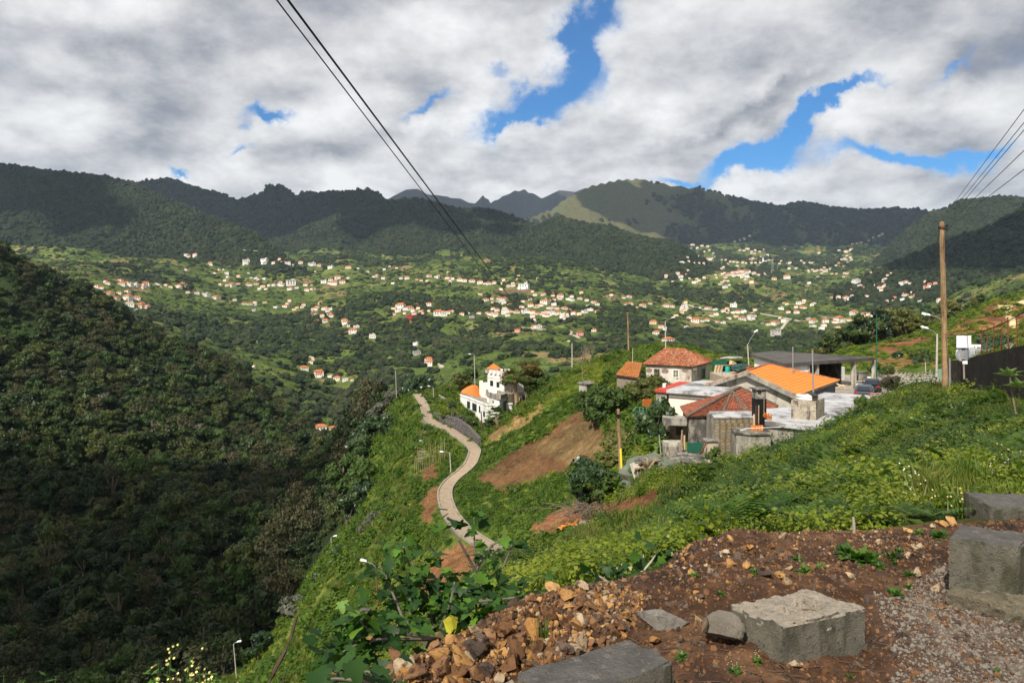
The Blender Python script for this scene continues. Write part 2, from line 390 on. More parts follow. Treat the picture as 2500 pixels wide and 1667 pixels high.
ntab = {}
for x, kn in NEAR.items():
    d = [1.0]+[k[1] for k in kn]; z = [-1.75]+[float(zof(k[0], k[1])) for k in kn]
    for dd, ys in FARC: d.append(dd); z.append(float(zof(np.interp(x, FARX, ys), dd)))
    ntab[x] = (np.array(d), np.array(z))
XS = np.concatenate([np.arange(-1250, -500, 75.), np.arange(-500, 3000, 4.6), np.arange(3000, 3751, 75.)])
DS = np.concatenate([np.geomspace(1.0, 3.0, 30)[:-1], np.geomspace(3.0, 8, 130)[:-1], np.geomspace(8, 60, 130)[:-1], np.geomspace(60, 450, 200)[:-1], np.geomspace(450, 3000, 260)[:-1], np.geomspace(3000, 7800, 80)])
NX, ND = len(XS), len(DS)
Z = interp_cols(ntab, XS)(DS)
GX, GD = np.meshgrid(XS, DS, indexing='ij')
WX = (GX-HX)/F*GD; WY = GD.copy()
# smooth along both directions (soft crests) beyond the platform
def blur(A, axis, k):
    w = np.exp(-.5*(np.arange(-k, k+1)/(k/2))**2); w /= w.sum()
    pad = [(0, 0), (0, 0)]; pad[axis] = (k, k); B = np.pad(A, pad, mode='edge'); R = np.zeros_like(A)
    for i, ww in enumerate(w): R += ww*(B[i:i+A.shape[0], :] if axis == 0 else B[:, i:i+A.shape[1]])
    return R
Zs = blur(blur(Z, 0, 10), 1, 5)
wsm = sst(DS, 4.0, 9.0)[None, :]
Z = Z*(1-wsm)+Zs*wsm
# ridges with their own skylines
RIDGES = {
'A': ([(-3200,300),(-400,385),(0,401),(76,410),(140,420),(212,425),(272,433),(323,446),(353,461),(404,482),(459,505),(510,525),(565,548),(616,565),(650,590),(680,614),(720,640),(800,700)],
      [(-400,2300),(0,2200),(300,2150),(500,1950),(680,1650),(800,1600)], .46, .6, 1),
'B': ([(200,520),(300,462),(340,446),(383,437),(425,437),(463,450),(502,463),(540,471),(576,489),(604,480),(638,470),(659,448),(673,455),(687,448),(723,477),(752,464),(778,469),(808,464),(840,467),(876,461),(901,459),(923,471),(944,486),(985,520),(1050,580)],
      [(200,3600),(600,3500),(950,3000)], .50, .7, 1),
'B2': ([(560,640),(640,590),(700,575),(760,548),(829,524),(870,560),(900,590),(950,630)], [(560,2500),(830,2600),(950,2500)], .42, .6, 1),
'C': ([(830,640),(900,560),(935,505),(955,492),(996,483),(1026,485),(1072,496),(1114,510),(1160,508),(1206,512),(1244,525),(1283,540),(1340,575),(1400,620)],
      [(830,2500),(1000,2700),(1200,2500),(1400,2300)], .36, .6, 1),
'D': ([(1180,640),(1260,590),(1310,552),(1359,529),(1390,535),(1436,546),(1493,552),(1531,569),(1581,581),(1627,585),(1665,600),(1700,622),(1760,660)],
      [(1180,2000),(1360,2250),(1500,2150),(1700,1900)], .31, .6, 1),
'E': ([(820,500),(953,474),(1020,455),(1061,470),(1099,482),(1125,478),(1160,489),(1172,480),(1180,473),(1186,486),(1191,482),(1196,496),(1206,490),(1218,484),(1226,474),(1233,470),(1245,462),(1256,457),(1268,463),(1279,460),(1290,470),(1302,468),(1320,474),(1340,470),(1378,462),(1420,455),(1500,480)],
      [(820,6800),(1200,6500),(1500,6800)], .9, .9, 0),
'F': ([(1230,570),(1283,536),(1321,518),(1348,510),(1371,489),(1397,474),(1436,454),(1474,445),(1512,437),(1558,435),(1608,445),(1665,454),(1704,456),(1734,464),(1785,478),(1836,490),(1890,498),(1918,502),(1938,495),(1962,492),(1992,500),(2033,505),(2108,510),(2176,508),(2227,512),(2278,517),(2400,525),(2900,530)],
      [(1230,3700),(1400,4200),(1560,4600),(1800,4300),(2278,4200),(2900,4200)], .42, .5, 2),
'G': ([(2130,640),(2180,590),(2230,548),(2278,517),(2305,508),(2329,496),(2346,487),(2380,486),(2431,479),(2482,481),(2550,485),(2900,470),(5600,430)],
      [(2130,2500),(2300,2700),(2500,2700),(2900,2700)], .36, .6, 1),
'H': ([(2040,705),(2100,680),(2159,655),(2210,631),(2261,610),(2312,587),(2363,574),(2414,556),(2448,536),(2500,505),(2700,440),(2900,400),(5600,300)],
      [(2040,1350),(2160,1400),(2500,1500),(2900,1500)], .31, .6, 1),
}
RK = np.full(Z.shape, -1, np.int8)       # which ridge a vertex belongs to
RDEP = np.zeros(Z.shape)                 # how far below its skyline
for i, (k, (sky, dep, sf, sb, ty)) in enumerate(RIDGES.items()):
    sx, sy = zip(*sky); ys = np.interp(XS, sx, sy, left=2000, right=2000 if sx[-1] < 5000 else None)
    ddx, ddy = zip(*dep); dk = np.interp(XS, ddx, ddy)
    # a little waviness of the ridge in plan, with spurs running down the face
    spur = fbm(XS/170.0, np.full(NX, i*3.3), 40+i, 4)
    zr = zof(ys, dk)
    s = GD-dk[:, None]
    front = np.maximum(-s, 0); back = np.maximum(s, 0)
    lat = WX/1.0
    gl = ridged(lat/680.0+.35*fbm(WX/900, WY/900, 61+i, 2)+s/2500.0, s/2600.0+i*7.7, 50+i, 4)
    gl2 = ridged(lat/210.0+s/1500., s/900.0+i*3.1, 70+i, 4)
    drop = front*sf
    amp = np.minimum(drop*.8, 300 if ty != 0 else 420)
    h = zr[:, None]-drop-back*sb-(1-gl)*amp*1.25-(1-gl2)*np.minimum(drop*.3, 80)
    hid = ys > 1500
    h[hid] = -1e4
    up = h > Z
    # rounded join at the foot
    kk = 14+.006*GD
    hh = np.clip(.5+.5*(h-Z)/kk, 0, 1); mixz = Z*(1-hh)+h*hh+kk*hh*(1-hh)
    Z = np.where(GD > 700, mixz, Z)
    RK = np.where(up & (GD > 700), i, RK); RDEP = np.where(up & (GD > 700), drop, RDEP)
# relief of the valley: rounded hills and terraces; keeps to the measured rows on average
wv = sst(GD, 420, 700)*(RK < 0)
hills = ridged(WX/430+3.1, WY/560+1.7, 5, 3)-.62
wv = blur(blur(wv.astype(float), 0, 6), 1, 4)
Z = Z+wv*np.clip(GD*.038, 12, 76)*hills+wv*fbm(WX/95, WY/110, 9, 4)*9
tz = 2.6+GD*.002
stp = Z/tz; fr = stp-np.floor(stp)
Z = np.where((GD > 420) & (RK < 0), Z*(1-.45)+.45*tz*(np.floor(stp)+sst(fr, .55, 1.0)), Z)
# near and middle relief
wn = sst(GD, 9, 20)*(1-sst(GD, 300, 420))
Z = Z+wn*(fbm(WX/5.5, WY/5.5, 21, 3)*.28+fbm(WX/1.6, WY/1.6, 25, 2)*.07)
wl = sst(GD, 100, 160)*(1-sst(GD, 420, 520))
Z = Z+wl*fbm(WX/40, WY/40, 22, 3)*3.0
Z = Z-sst(GD, 8, 19)*(1-sst(GD, 34, 44))*(GX > 1000)*np.interp(GX, [1000, 1300, 1700, 2000, 2300, 2700], [0, .8, 1.65, 1.65, 1.0, .5])
# the dirt platform: heaps, clods and ruts
def bump2(cx, cy, r, h, ang=0, ar=1.0):
    ca, sa = math.cos(ang), math.sin(ang); u = (WX-cx)*ca+(WY-cy)*sa; v = (-(WX-cx)*sa+(WY-cy)*ca)/ar
    return h*np.exp(-(u*u+v*v)/(r*r))
wp = 1-sst(GD, 6.5, 8.5)
edge = np.interp(XS, [-500, 700, 900, 1000, 1100, 1250, 1400, 1560, 1760, 3000], [2.2, 3.0, 3.1, 3.4, 3.7, 4.0, 4.3, 4.6, 5.2, 6.0])
plat = wp*(1-sst(GD-edge[:, None], -.05, .6)*0.6)
Z = Z+plat*(fbm(WX/.55, WY/.55, 31, 4)*.05+fbm(WX/.16, WY/.16, 33, 3)*.018+fbm(WX/.05, WY/.05, 35, 2)*.006)
ZF = Z
def ground_z(x, d):
    """ground height at photo column x (any array) and distance d"""
    x = np.asarray(x, float); d = np.asarray(d, float)
    i = np.clip(np.searchsorted(XS, x)-1, 0, NX-2); j = np.clip(np.searchsorted(DS, d)-1, 0, ND-2)
    u = np.clip((x-XS[i])/(XS[i+1]-XS[i]), 0, 1); w = np.clip((d-DS[j])/(DS[j+1]-DS[j]), 0, 1)
    return (ZF[i, j]*(1-u)+ZF[i+1, j]*u)*(1-w)+(ZF[i, j+1]*(1-u)+ZF[i+1, j+1]*u)*w
def gz_world(X, Y):
    X = np.asarray(X, float); Y = np.asarray(Y, float); return ground_z(X/np.maximum(Y, .1)*F+HX, Y)
def hit(x, y, dmin=300.0, dmax=11000.0):
    """first ground point beyond dmin seen at photo pixel (x, y)"""
    dd = DS[(DS >= dmin) & (DS <= dmax)]; yy = HY-ground_z(np.full(len(dd), x), dd)/dd*F
    k = np.nonzero(yy <= y)[0]
    if len(k) == 0: return None
    k = k[0]
    if k == 0: return float(dd[0])
    w = (yy[k-1]-y)/max(yy[k-1]-yy[k], 1e-6); return float(dd[k-1]+(dd[k]-dd[k-1])*w)
# ---------------------------------------------------------------- winding path cut into the slope
PATH_PTS = [(1018,962,158),(1034,985,150),(1040,1005,146),(1052,1030,140),(1085,1042,134),(1118,1064,127),(1142,1080,122),(1160,1100,117),(1152,1128,110),(1128,1152,103),(1105,1170,98),(1088,1192,93),(1086,1215,88),(1095,1245,82),(1112,1272,76),(1140,1300,70),(1172,1322,66),(1198,1338,62),(1220,1352,59)]
def smooth_path(pts, n=6):
    out = []
    for i in range(len(pts)-1):
        p0, p1, p2, p3 = (pts[max(i-1, 0)], pts[i], pts[i+1], pts[min(i+2, len(pts)-1)])
        for k in range(n):
            t = k/n; out.append(tuple(.5*((2*b)+(-a+c)*t+(2*a-5*b+4*c-d)*t*t+(-a+3*b-3*c+d)*t**3) for a, b, c, d in zip(p0, p1, p2, p3)))
    out.append(pts[-1]); return out
pp = [P(x, y, (hit(x, y, 48.0 if d < 112 else 104.0, 200.0) or d)) for x, y, d in smooth_path(PATH_PTS)]
PW = np.array([(v.x, v.y, v.z) for v in pp])
PW[:, 2] = gz_world(PW[:, 0], PW[:, 1])
for _ in range(5): PW[1:-1] = (PW[:-2]+PW[1:-1]*2+PW[2:])/4
PW[:, 2] = gz_world(PW[:, 0], PW[:, 1])
for _ in range(6): PW[1:-1, 2] = (PW[:-2, 2]+PW[1:-1, 2]*2+PW[2:, 2])/4
def near_polyline(X, Y, poly):
    best = np.full(X.shape, 1e9); zz = np.zeros(X.shape)
    for a, b in zip(poly[:-1], poly[1:]):
        dx, dy = b[0]-a[0], b[1]-a[1]; L = dx*dx+dy*dy+1e-9
        t = np.clip(((X-a[0])*dx+(Y-a[1])*dy)/L, 0, 1)
        d = np.hypot(X-a[0]-t*dx, Y-a[1]-t*dy); m = d < best
        best = np.where(m, d, best); zz = np.where(m, a[2]+t*(b[2]-a[2]), zz)
    return best, zz
j0, j1 = np.searchsorted(DS, 50), np.searchsorted(DS, 170); i0, i1 = np.searchsorted(XS, 950), np.searchsorted(XS, 1300)
dd, zz = near_polyline(WX[i0:i1, j0:j1], WY[i0:i1, j0:j1], PW)
wgt = 1-sst(dd, 1.2, 2.6); Z[i0:i1, j0:j1] = Z[i0:i1, j0:j1]*(1-wgt)+(zz-.12)*wgt
PATHDIST = np.full(Z.shape, 99.); PATHDIST[i0:i1, j0:j1] = dd
# level yards under the houses
def yard(poly, z, soft=2.0):
    jj0, jj1 = np.searchsorted(DS, min(p[1] for p in poly)-6), np.searchsorted(DS, max(p[1] for p in poly)+6)
    X, Y = WX[:, jj0:jj1], WY[:, jj0:jj1]; ins = inpoly(X, Y, poly)
    best, _ = near_polyline(X, Y, [(p[0], p[1], 0) for p in poly]+[(poly[0][0], poly[0][1], 0)])
    w = np.where(ins, 1.0, 1-sst(best, 0, soft)); Z[:, jj0:jj1] = Z[:, jj0:jj1]*(1-w)+z*w
yard([(28, 78), (50, 70), (52, 98), (44, 100), (36, 92), (28, 88)], -9.25, 3)
yard([(20, 60), (46, 56), (50, 74), (26, 80)], -9.4, 2)
yard([(11, 46.5), (18.5, 46.5), (20, 53), (11, 53)], -12.0, 2.5)
ZF = Z
# ---------------------------------------------------------------- what covers the ground
yS = HY-Z/GD*F                                   # photo row of each vertex
def blend(C, col, w): return C*(1-w[..., None])+np.array(col)*w[..., None]
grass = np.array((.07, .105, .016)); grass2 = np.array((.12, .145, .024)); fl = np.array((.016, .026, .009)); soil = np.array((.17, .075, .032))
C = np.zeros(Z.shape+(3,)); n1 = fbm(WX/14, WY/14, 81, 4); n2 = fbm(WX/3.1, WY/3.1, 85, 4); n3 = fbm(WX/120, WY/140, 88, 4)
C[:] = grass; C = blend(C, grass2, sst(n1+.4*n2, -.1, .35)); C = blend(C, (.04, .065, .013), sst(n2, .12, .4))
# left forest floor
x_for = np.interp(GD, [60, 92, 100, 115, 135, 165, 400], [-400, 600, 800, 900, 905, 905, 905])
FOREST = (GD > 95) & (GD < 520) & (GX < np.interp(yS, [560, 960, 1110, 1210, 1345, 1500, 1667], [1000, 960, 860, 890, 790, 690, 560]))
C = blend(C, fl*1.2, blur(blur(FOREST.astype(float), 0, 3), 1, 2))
SOILM = np.zeros(Z.shape, bool)
def paint(poly, dr, col, amp=.25, soft=6, bare=True):
    global C
    jj0, jj1 = np.searchsorted(DS, dr[0]), np.searchsorted(DS, dr[1]); sl = (slice(None), slice(jj0, jj1))
    wob = fbm(GX[sl]/28, yS[sl]/20, 3, 4)*soft*2.2
    m = inpoly(GX[sl]+wob, yS[sl]+wob*.7, poly).astype(float)
    SOILM[sl] |= (m > .5) & bare
    k = 1+amp*(n1[sl]*.8+n2[sl]*1.4)
    C[sl] = C[sl]*(1-m[..., None])+np.array(col)*np.clip(k, .4, 1.8)[..., None]*m[..., None]
    return m
FIELD = [(1163,1170),(1215,1125),(1300,1075),(1370,1030),(1420,1002),(1465,985),(1480,1060),(1455,1115),(1400,1140),(1320,1160),(1262,1188),(1243,1205),(1200,1185)]
paint(FIELD, (55, 125), (.125, .062, .027), .5)
paint([(1300,1090),(1390,1040),(1470,1000),(1470,1100),(1380,1130)], (55, 125), (.165, .105, .045), .5, 14)
paint([(1272,1332),(1300,1285),(1350,1255),(1400,1235),(1450,1222),(1520,1222),(1560,1225),(1560,1262),(1470,1262),(1400,1285),(1330,1312)], (34, 60), (.20, .075, .034), .4)
paint([(1430,1240),(1600,1190),(1620,1215),(1560,1250)], (30, 60), (.15, .06, .03), .4)
for poly in ([(1000,1430),(1100,1330),(1150,1330),(1215,1360),(1180,1400),(1060,1450)], [(1030,1230),(1060,1190),(1085,1190),(1070,1250),(1040,1290)], [(770,1667),(830,1600),(880,1580),(930,1590),(820,1690)], [(1020,1150),(1060,1130),(1075,1150),(1040,1180)], [(900,1560),(970,1520),(985,1540),(900,1590)]):
    paint(poly, (40, 125), (.19, .085, .036), .4, 10)
paint([(1190,1060),(1280,1010),(1330,985),(1335,1000),(1270,1040),(1200,1085)], (80, 112), (.24, .16, .06), .4, 10)
paint([(1440,850),(1560,850),(1580,880),(1500,930),(1440,905)], (90, 150), (.15, .115, .04), .5, 10, False)
paint([(1540,835),(1800,835),(1800,872),(1560,872)], (110, 190), (.13, .13, .025), .4, 6, False)
# right hill: bare red cuts
paint([(2120,850),(2200,812),(2260,815),(2290,835),(2230,850),(2160,870)], (80, 185), (.19, .085, .036), .6, 9)
paint([(2330,800),(2380,770),(2430,745),(2520,720),(2520,800),(2440,812),(2350,815)], (100, 240), (.17, .082, .035), .7, 12)
paint([(2300,805),(2400,800),(2520,800),(2520,826),(2400,822),(2290,824)], (80, 240), (.22, .105, .042), .5, 4)
paint([(2434,745),(2470,738),(2540,730),(2540,737),(2475,747),(2466,754),(2486,790),(2488,800),(2468,801),(2462,782)], (120, 212), (.55, .40, .22), .15, 0.3)
paint([(2120,880),(2260,860),(2280,885),(2140,900)], (70, 125), (.2, .12, .04), .5, 10)
# yards between the houses
yd = inpoly(WX, WY, [(22, 74), (30, 66), (50, 58), (54, 98), (44, 100), (30, 96)]) & (GD < 100)
C[yd] = np.array((.30, .27, .22))*(1+.25*n2[yd])[:, None]
rd = inpoly(WX, WY, [(34, 58), (60, 40), (64, 44), (52, 66), (50, 82), (44, 82), (44, 68)]) & (GD < 90)
C[rd] = np.array((.07, .07, .072))*(1+.2*n2[rd])[:, None]
# the valley: patchwork of terraces, scrub and bare plots
vm = (GD > 420)
cellx = np.floor(WX/34+fbm(WX/60, WY/60, 92, 2)*1.2); celly = np.floor(WY/46+fbm(WX/60, WY/60, 94, 2)*1.2)
cr = _h(cellx.astype(np.int64), celly.astype(np.int64), 5)
gv = np.array((.066, .095, .020)); C[vm] = gv
C = np.where(vm[..., None], blend(C, (.115, .14, .032), sst(cr, .45, .75)*(.6+.4*sst(n3, -.3, .4))), C)
C = np.where(vm[..., None], blend(C, (.035, .055, .014), sst(n1, -.1, .4)), C)
C = np.where(vm[..., None], blend(C, (.20, .14, .065), ((cr > .945) | ((n3 > .25) & (n1 > .45))).astype(float)*.8), C)
C = np.where(vm[..., None], blend(C, (.20, .19, .07), ((cr > .22) & (cr < .27)).astype(float)*.55), C)
C = np.where(vm[..., None], C*(1+.35*n2)[..., None], C)
rf = blur(blur((RK >= 0).astype(float), 0, 2), 1, 1)
C = np.where((GD > 700)[..., None], blend(C, fl*1.1, rf), C)
names = list(RIDGES)
FI, EI = names.index('F'), names.index('E')
ab = (RK == FI)                                      # grass and rock on the high mountain
top = np.exp(-((GX-1480)/210)**2)*(1-sst(RDEP, 250, 520))
C = np.where(ab[..., None], blend(C, (.085, .082, .034), np.clip(top*1.5+.5*n3, 0, 1)), C)
C = np.where(ab[..., None], blend(C, (.075, .09, .035), (sst(n3+.3*n1, .12, .4)*.7)), C)
C = np.where((RK == EI)[..., None], blend(C, (.045, .042, .046), np.clip(.75+.5*n1, 0, 1)), C)
# the dirt platform at the camera's feet
pm = 1-sst(GD-edge[:, None]*1.0, .1, .9)
pm *= (1-sst(GD, 6.2, 7.2))
n4 = fbm(WX/.5, WY/.5, 95, 5); n5 = fbm(WX/.09, WY/.09, 97, 3)
dirt = np.zeros(C.shape); dirt[:] = (.080, .042, .024)
dirt = blend(dirt, (.15, .080, .042), sst(n4+.5*n5, .05, .5)); dirt = blend(dirt, (.042, .026, .019), sst(-n4+.4*n5, .15, .5))
wpx = (GX+yS*.35)
gravel = sst(WX-np.interp(WY, [2.5, 3.4, 4.3, 5.0], [.9, 1.85, 2.2, 3.2]), -.1, .45)*(1-sst(GD, 4.4, 5.2))
dirt = blend(dirt, (.13, .108, .085), np.clip(gravel*(.6+.6*n5), 0, 1))
C = C*(1-pm[..., None])+dirt*pm[..., None]
C = np.clip(C, .004, .9)
EDGED = edge
# ---------------------------------------------------------------- build the sheets
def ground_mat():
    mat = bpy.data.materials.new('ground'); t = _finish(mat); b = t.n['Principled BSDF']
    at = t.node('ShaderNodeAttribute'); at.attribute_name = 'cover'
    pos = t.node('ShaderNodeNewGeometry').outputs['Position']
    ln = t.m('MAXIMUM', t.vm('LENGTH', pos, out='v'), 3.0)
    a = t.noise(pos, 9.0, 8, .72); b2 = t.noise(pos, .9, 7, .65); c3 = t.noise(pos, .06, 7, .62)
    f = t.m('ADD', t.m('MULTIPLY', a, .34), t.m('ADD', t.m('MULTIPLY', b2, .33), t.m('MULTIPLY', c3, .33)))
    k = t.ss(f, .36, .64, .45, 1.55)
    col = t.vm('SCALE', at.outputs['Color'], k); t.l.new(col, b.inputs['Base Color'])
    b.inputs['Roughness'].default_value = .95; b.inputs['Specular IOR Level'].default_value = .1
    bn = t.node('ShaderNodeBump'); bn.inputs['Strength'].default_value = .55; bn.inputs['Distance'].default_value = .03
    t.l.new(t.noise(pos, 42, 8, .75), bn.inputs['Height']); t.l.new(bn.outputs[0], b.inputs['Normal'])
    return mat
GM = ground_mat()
def sheet(name, ja, jb):
    n = jb-ja
    V = np.stack([WX[:, ja:jb], WY[:, ja:jb], Z[:, ja:jb]], -1).reshape(-1, 3)
    a = (np.arange(NX-1)[:, None]*n+np.arange(n-1)[None, :]).ravel()
    Fc = np.stack([a, a+n, a+n+1, a+1], -1)
    me = fast_mesh(name, V, Fc, GM, smooth=True)
    at = me.color_attributes.new('cover', 'FLOAT_COLOR', 'POINT')
    at.data.foreach_set('color', np.concatenate([C[:, ja:jb].reshape(-1, 3), np.ones((NX*n, 1))], 1).astype(np.float32).ravel())
    return tag(link(name, me), kind='structure')
jA, jB, jC = np.searchsorted(DS, 8.2), np.searchsorted(DS, 450), np.searchsorted(DS, 1450)
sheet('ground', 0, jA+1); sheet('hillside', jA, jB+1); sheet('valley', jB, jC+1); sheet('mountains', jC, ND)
# path slab with a low wall on its downhill side
def ribbon(poly, w, thick, name, mat, label=None, lift=.03):
    n = len(poly); V = []; Fc = []
    for i in range(n):
        a = Vector(poly[max(i-1, 0)]); b = Vector(poly[min(i+1, n-1)]); t = (b-a); t.z = 0; t.normalize(); s = Vector((-t.y, t.x, 0))*w/2*(1+.08*math.sin(i*1.7))
        p = Vector(poly[i])+Vector((0, 0, lift))
        V += [p-s, p+s, p+s-Vector((0, 0, thick)), p-s-Vector((0, 0, thick))]
    for i in range(n-1):
        for k in range(4): Fc.append((4*i+k, 4*i+(k+1) % 4, 4*i+4+(k+1) % 4, 4*i+4+k))
    Fc += [(3, 2, 1, 0), (4*n-4, 4*n-3, 4*n-2, 4*n-1)]
    mb = MB(); mb.add(V, [f[::-1] for f in Fc]); return mb.build(name, mat)
path = ribbon([tuple(v) for v in PW], 1.55, .9, 'path', M('path_concrete', (.30, .23, .16), .95, .22, 1.6, bump=.4))
tag(path, kind='structure')
for sd in (-1, 1):
    q = []
    for i in range(len(PW)):
        a, b = PW[max(i-1, 0)], PW[min(i+1, len(PW)-1)]; t_ = Vector(b-a); t_.z = 0; t_.normalize(); s_ = Vector((-t_.y, t_.x, 0))*sd*.86; q.append(tuple(Vector(PW[i])+s_))
    tag(ribbon(q, .20, 1.1, 'path_kerb', M('kerb_concrete', (.27, .235, .185), .95, .35, 2.2, bump=.5), lift=.14), kind='structure')
# ---------------------------------------------------------------- where the village houses stand
def crop(ox, oy, s): return lambda zx, zy: (ox+zx/s, oy+zy/s)
cK4, cK5, cK6 = crop(200, 580, 2.94), crop(900, 580, 2.94), crop(1650, 560, 3.618)
# x, y of the foot in the crop, width in crop pixels, kind: o orange roof, w flat white, y yellowish, r red, g grey
L4 = [(105,360,50,'o'),(140,372,40,'o'),(170,325,35,'o'),(290,345,60,'o'),(345,345,50,'w'),(385,345,40,'w'),(460,345,60,'o'),(603,345,30,'o'),(635,358,35,'o'),(697,363,50,'o'),(200,418,70,'y'),(250,447,50,'y'),(270,405,40,'w'),(330,450,75,'o'),(392,455,65,'o'),(345,492,70,'w'),(432,485,50,'o'),(410,505,70,'y'),(460,510,40,'o'),(385,535,50,'w'),(825,405,40,'w'),(895,420,60,'w'),(965,440,60,'o'),(1035,312,40,'w'),(1075,350,60,'o'),(1040,350,30,'w'),(1040,262,35,'w'),(1017,235,20,'w'),(755,130,40,'w'),(815,135,40,'o'),(920,190,40,'w'),(1180,180,60,'w'),(1315,180,60,'w'),(1375,185,30,'o'),(1480,188,40,'w'),(1570,190,40,'o'),(1650,200,60,'w'),(1705,208,40,'y'),(1790,222,50,'w'),(1915,222,50,'y'),(1670,247,25,'w'),(1985,225,22,'w'),(1195,258,22,'w'),(1215,292,22,'w'),(1205,350,40,'w'),(1250,340,40,'y'),(1300,355,40,'o'),(1380,350,40,'o'),(1430,345,50,'w'),(1500,340,80,'w'),(1500,375,50,'o'),(1610,345,40,'o'),(1650,345,22,'g'),(1617,382,40,'o'),(1663,375,30,'o'),(1740,325,50,'w'),(1785,310,40,'o'),(1835,300,50,'o'),(1810,335,60,'o'),(1870,328,50,'o'),(2120,280,30,'r'),(2165,295,30,'w'),(2335,298,40,'w'),(2170,235,25,'w'),(1165,480,40,'w'),(1205,485,40,'o'),(1250,490,30,'g'),(1240,530,40,'g'),(1395,505,40,'w'),(1465,500,50,'o'),(1545,505,30,'o'),(1580,505,30,'o'),(1650,535,40,'w'),(1668,522,45,'o'),(1690,505,30,'o'),(1745,515,50,'o'),(1785,518,40,'w'),(1725,570,40,'o'),(1750,605,50,'o'),(1797,570,40,'o'),(1885,600,50,'o'),(1890,625,50,'o'),(1920,640,40,'w'),(1970,645,50,'w'),(1945,690,70,'o'),(2090,720,60,'w'),(1250,755,30,'w'),(1110,915,30,'w'),(1230,930,35,'o'),(1595,945,65,'o'),(1645,900,40,'o'),(1700,985,80,'o'),(1700,1005,60,'o'),(1785,1000,40,'w'),(1835,1020,60,'o'),(1890,1025,50,'w'),(1940,1025,30,'w'),(1990,1130,75,'o'),(2020,1180,75,'o'),(2275,1165,85,'o'),(1715,1375,95,'o'),(1810,1390,85,'o')]
L5 = [(60,280,30,'o'),(110,298,40,'w'),(275,295,35,'o'),(345,305,25,'r'),(435,283,40,'o'),(490,290,40,'w'),(565,295,40,'o'),(605,300,30,'w'),(655,310,50,'o'),(690,315,40,'o'),(740,318,50,'o'),(800,335,50,'o'),(860,340,40,'o'),(900,335,40,'o'),(1005,352,40,'o'),(1040,352,35,'o'),(1085,370,50,'o'),(1115,380,90,'w'),(1175,390,25,'o'),(1200,415,40,'o'),(1255,415,45,'o'),(1325,422,35,'o'),(840,455,45,'o'),(885,445,30,'w'),(935,445,40,'o'),(970,455,60,'o'),(970,475,40,'w'),(1165,493,50,'o'),(1205,505,40,'w'),(1240,490,40,'o'),(1265,470,70,'o'),(1290,510,30,'w'),(1330,490,45,'w'),(1350,515,40,'o'),(1375,435,55,'o'),(1430,445,40,'w'),(1405,515,50,'o'),(1515,445,40,'o'),(1565,458,35,'o'),(1615,470,40,'o'),(1640,485,40,'o'),(230,515,80,'o'),(210,530,50,'w'),(295,520,60,'o'),(355,515,35,'o'),(435,488,50,'o'),(435,530,30,'w'),(325,550,40,'o'),(500,555,80,'o'),(540,560,60,'w'),(575,545,50,'o'),(260,550,30,'o'),(670,555,40,'w'),(712,545,30,'o'),(740,580,45,'g'),(795,548,40,'o'),(850,545,30,'o'),(880,555,40,'w'),(915,550,40,'o'),(980,550,65,'w'),(1015,535,40,'o'),(1060,540,50,'o'),(1120,545,60,'w'),(1180,550,50,'o'),(1210,550,40,'o'),(1240,555,30,'y'),(1270,550,40,'w'),(1320,555,50,'w'),(1355,550,50,'o'),(1400,565,30,'w'),(1420,555,35,'o'),(1470,550,50,'o'),(1550,540,50,'w'),(1600,525,40,'o'),(1185,655,50,'o'),(1215,650,60,'w'),(1070,680,50,'r'),(1440,685,45,'w'),(1515,705,60,'r'),(1620,675,45,'o'),(1855,490,45,'o'),(1880,485,40,'w'),(1965,490,45,'o'),(2020,478,30,'w'),(1830,435,30,'w'),(1870,430,40,'w'),(2045,620,60,'y'),(2100,650,45,'o'),(2065,695,60,'o'),(2130,665,40,'w'),(2150,755,90,'o'),(2130,495,50,'o'),(2175,500,40,'w'),(2265,515,60,'w'),(2280,650,35,'w'),(2335,605,45,'o'),(2135,275,30,'w'),(2240,290,40,'w'),(1435,745,20,'w'),(345,835,70,'g'),(340,775,50,'w'),(435,890,70,'o'),(440,910,80,'o'),(360,905,22,'o'),(1065,300,22,'r'),(250,650,20,'o'),(25,715,50,'w')]
S6 = '100,250 40,290 70,295 115,285 160,300 205,300 245,305 290,260 320,260 405,270 445,275 340,325o 420,340o 400,350 480,290 510,290 545,295 590,295 620,300 665,295 705,300 745,300 680,260 715,265 820,275 860,280 930,285 915,305 970,300 1010,305 1060,350o 1130,300 1200,300 1170,365 1205,360 1230,375 1250,360 1280,365 1310,345 1330,360 1365,355 1305,380 1380,395 1420,395y 1490,390 1520,385 1440,300r 1480,330r 1460,270 1490,265 1510,240 1540,250 1550,270 1480,205 1510,205 1540,190 1560,135 1600,130 1640,120 1680,140 1700,100 1740,75 1800,55 1825,45 1790,65 120,435 185,440 350,405 360,430o 410,400 430,390 460,400 785,395 850,385 1800,385 1870,410 1900,395 1850,440 1480,490 1850,490 1830,465 1575,555 2000,570 2085,560 1865,635 1550,595 955,655 455,740 470,495 460,460 600,190 640,180 700,190 740,200 770,185 230,150 280,155 300,190 250,200 330,215 190,170 520,110 560,95 600,85 650,60'
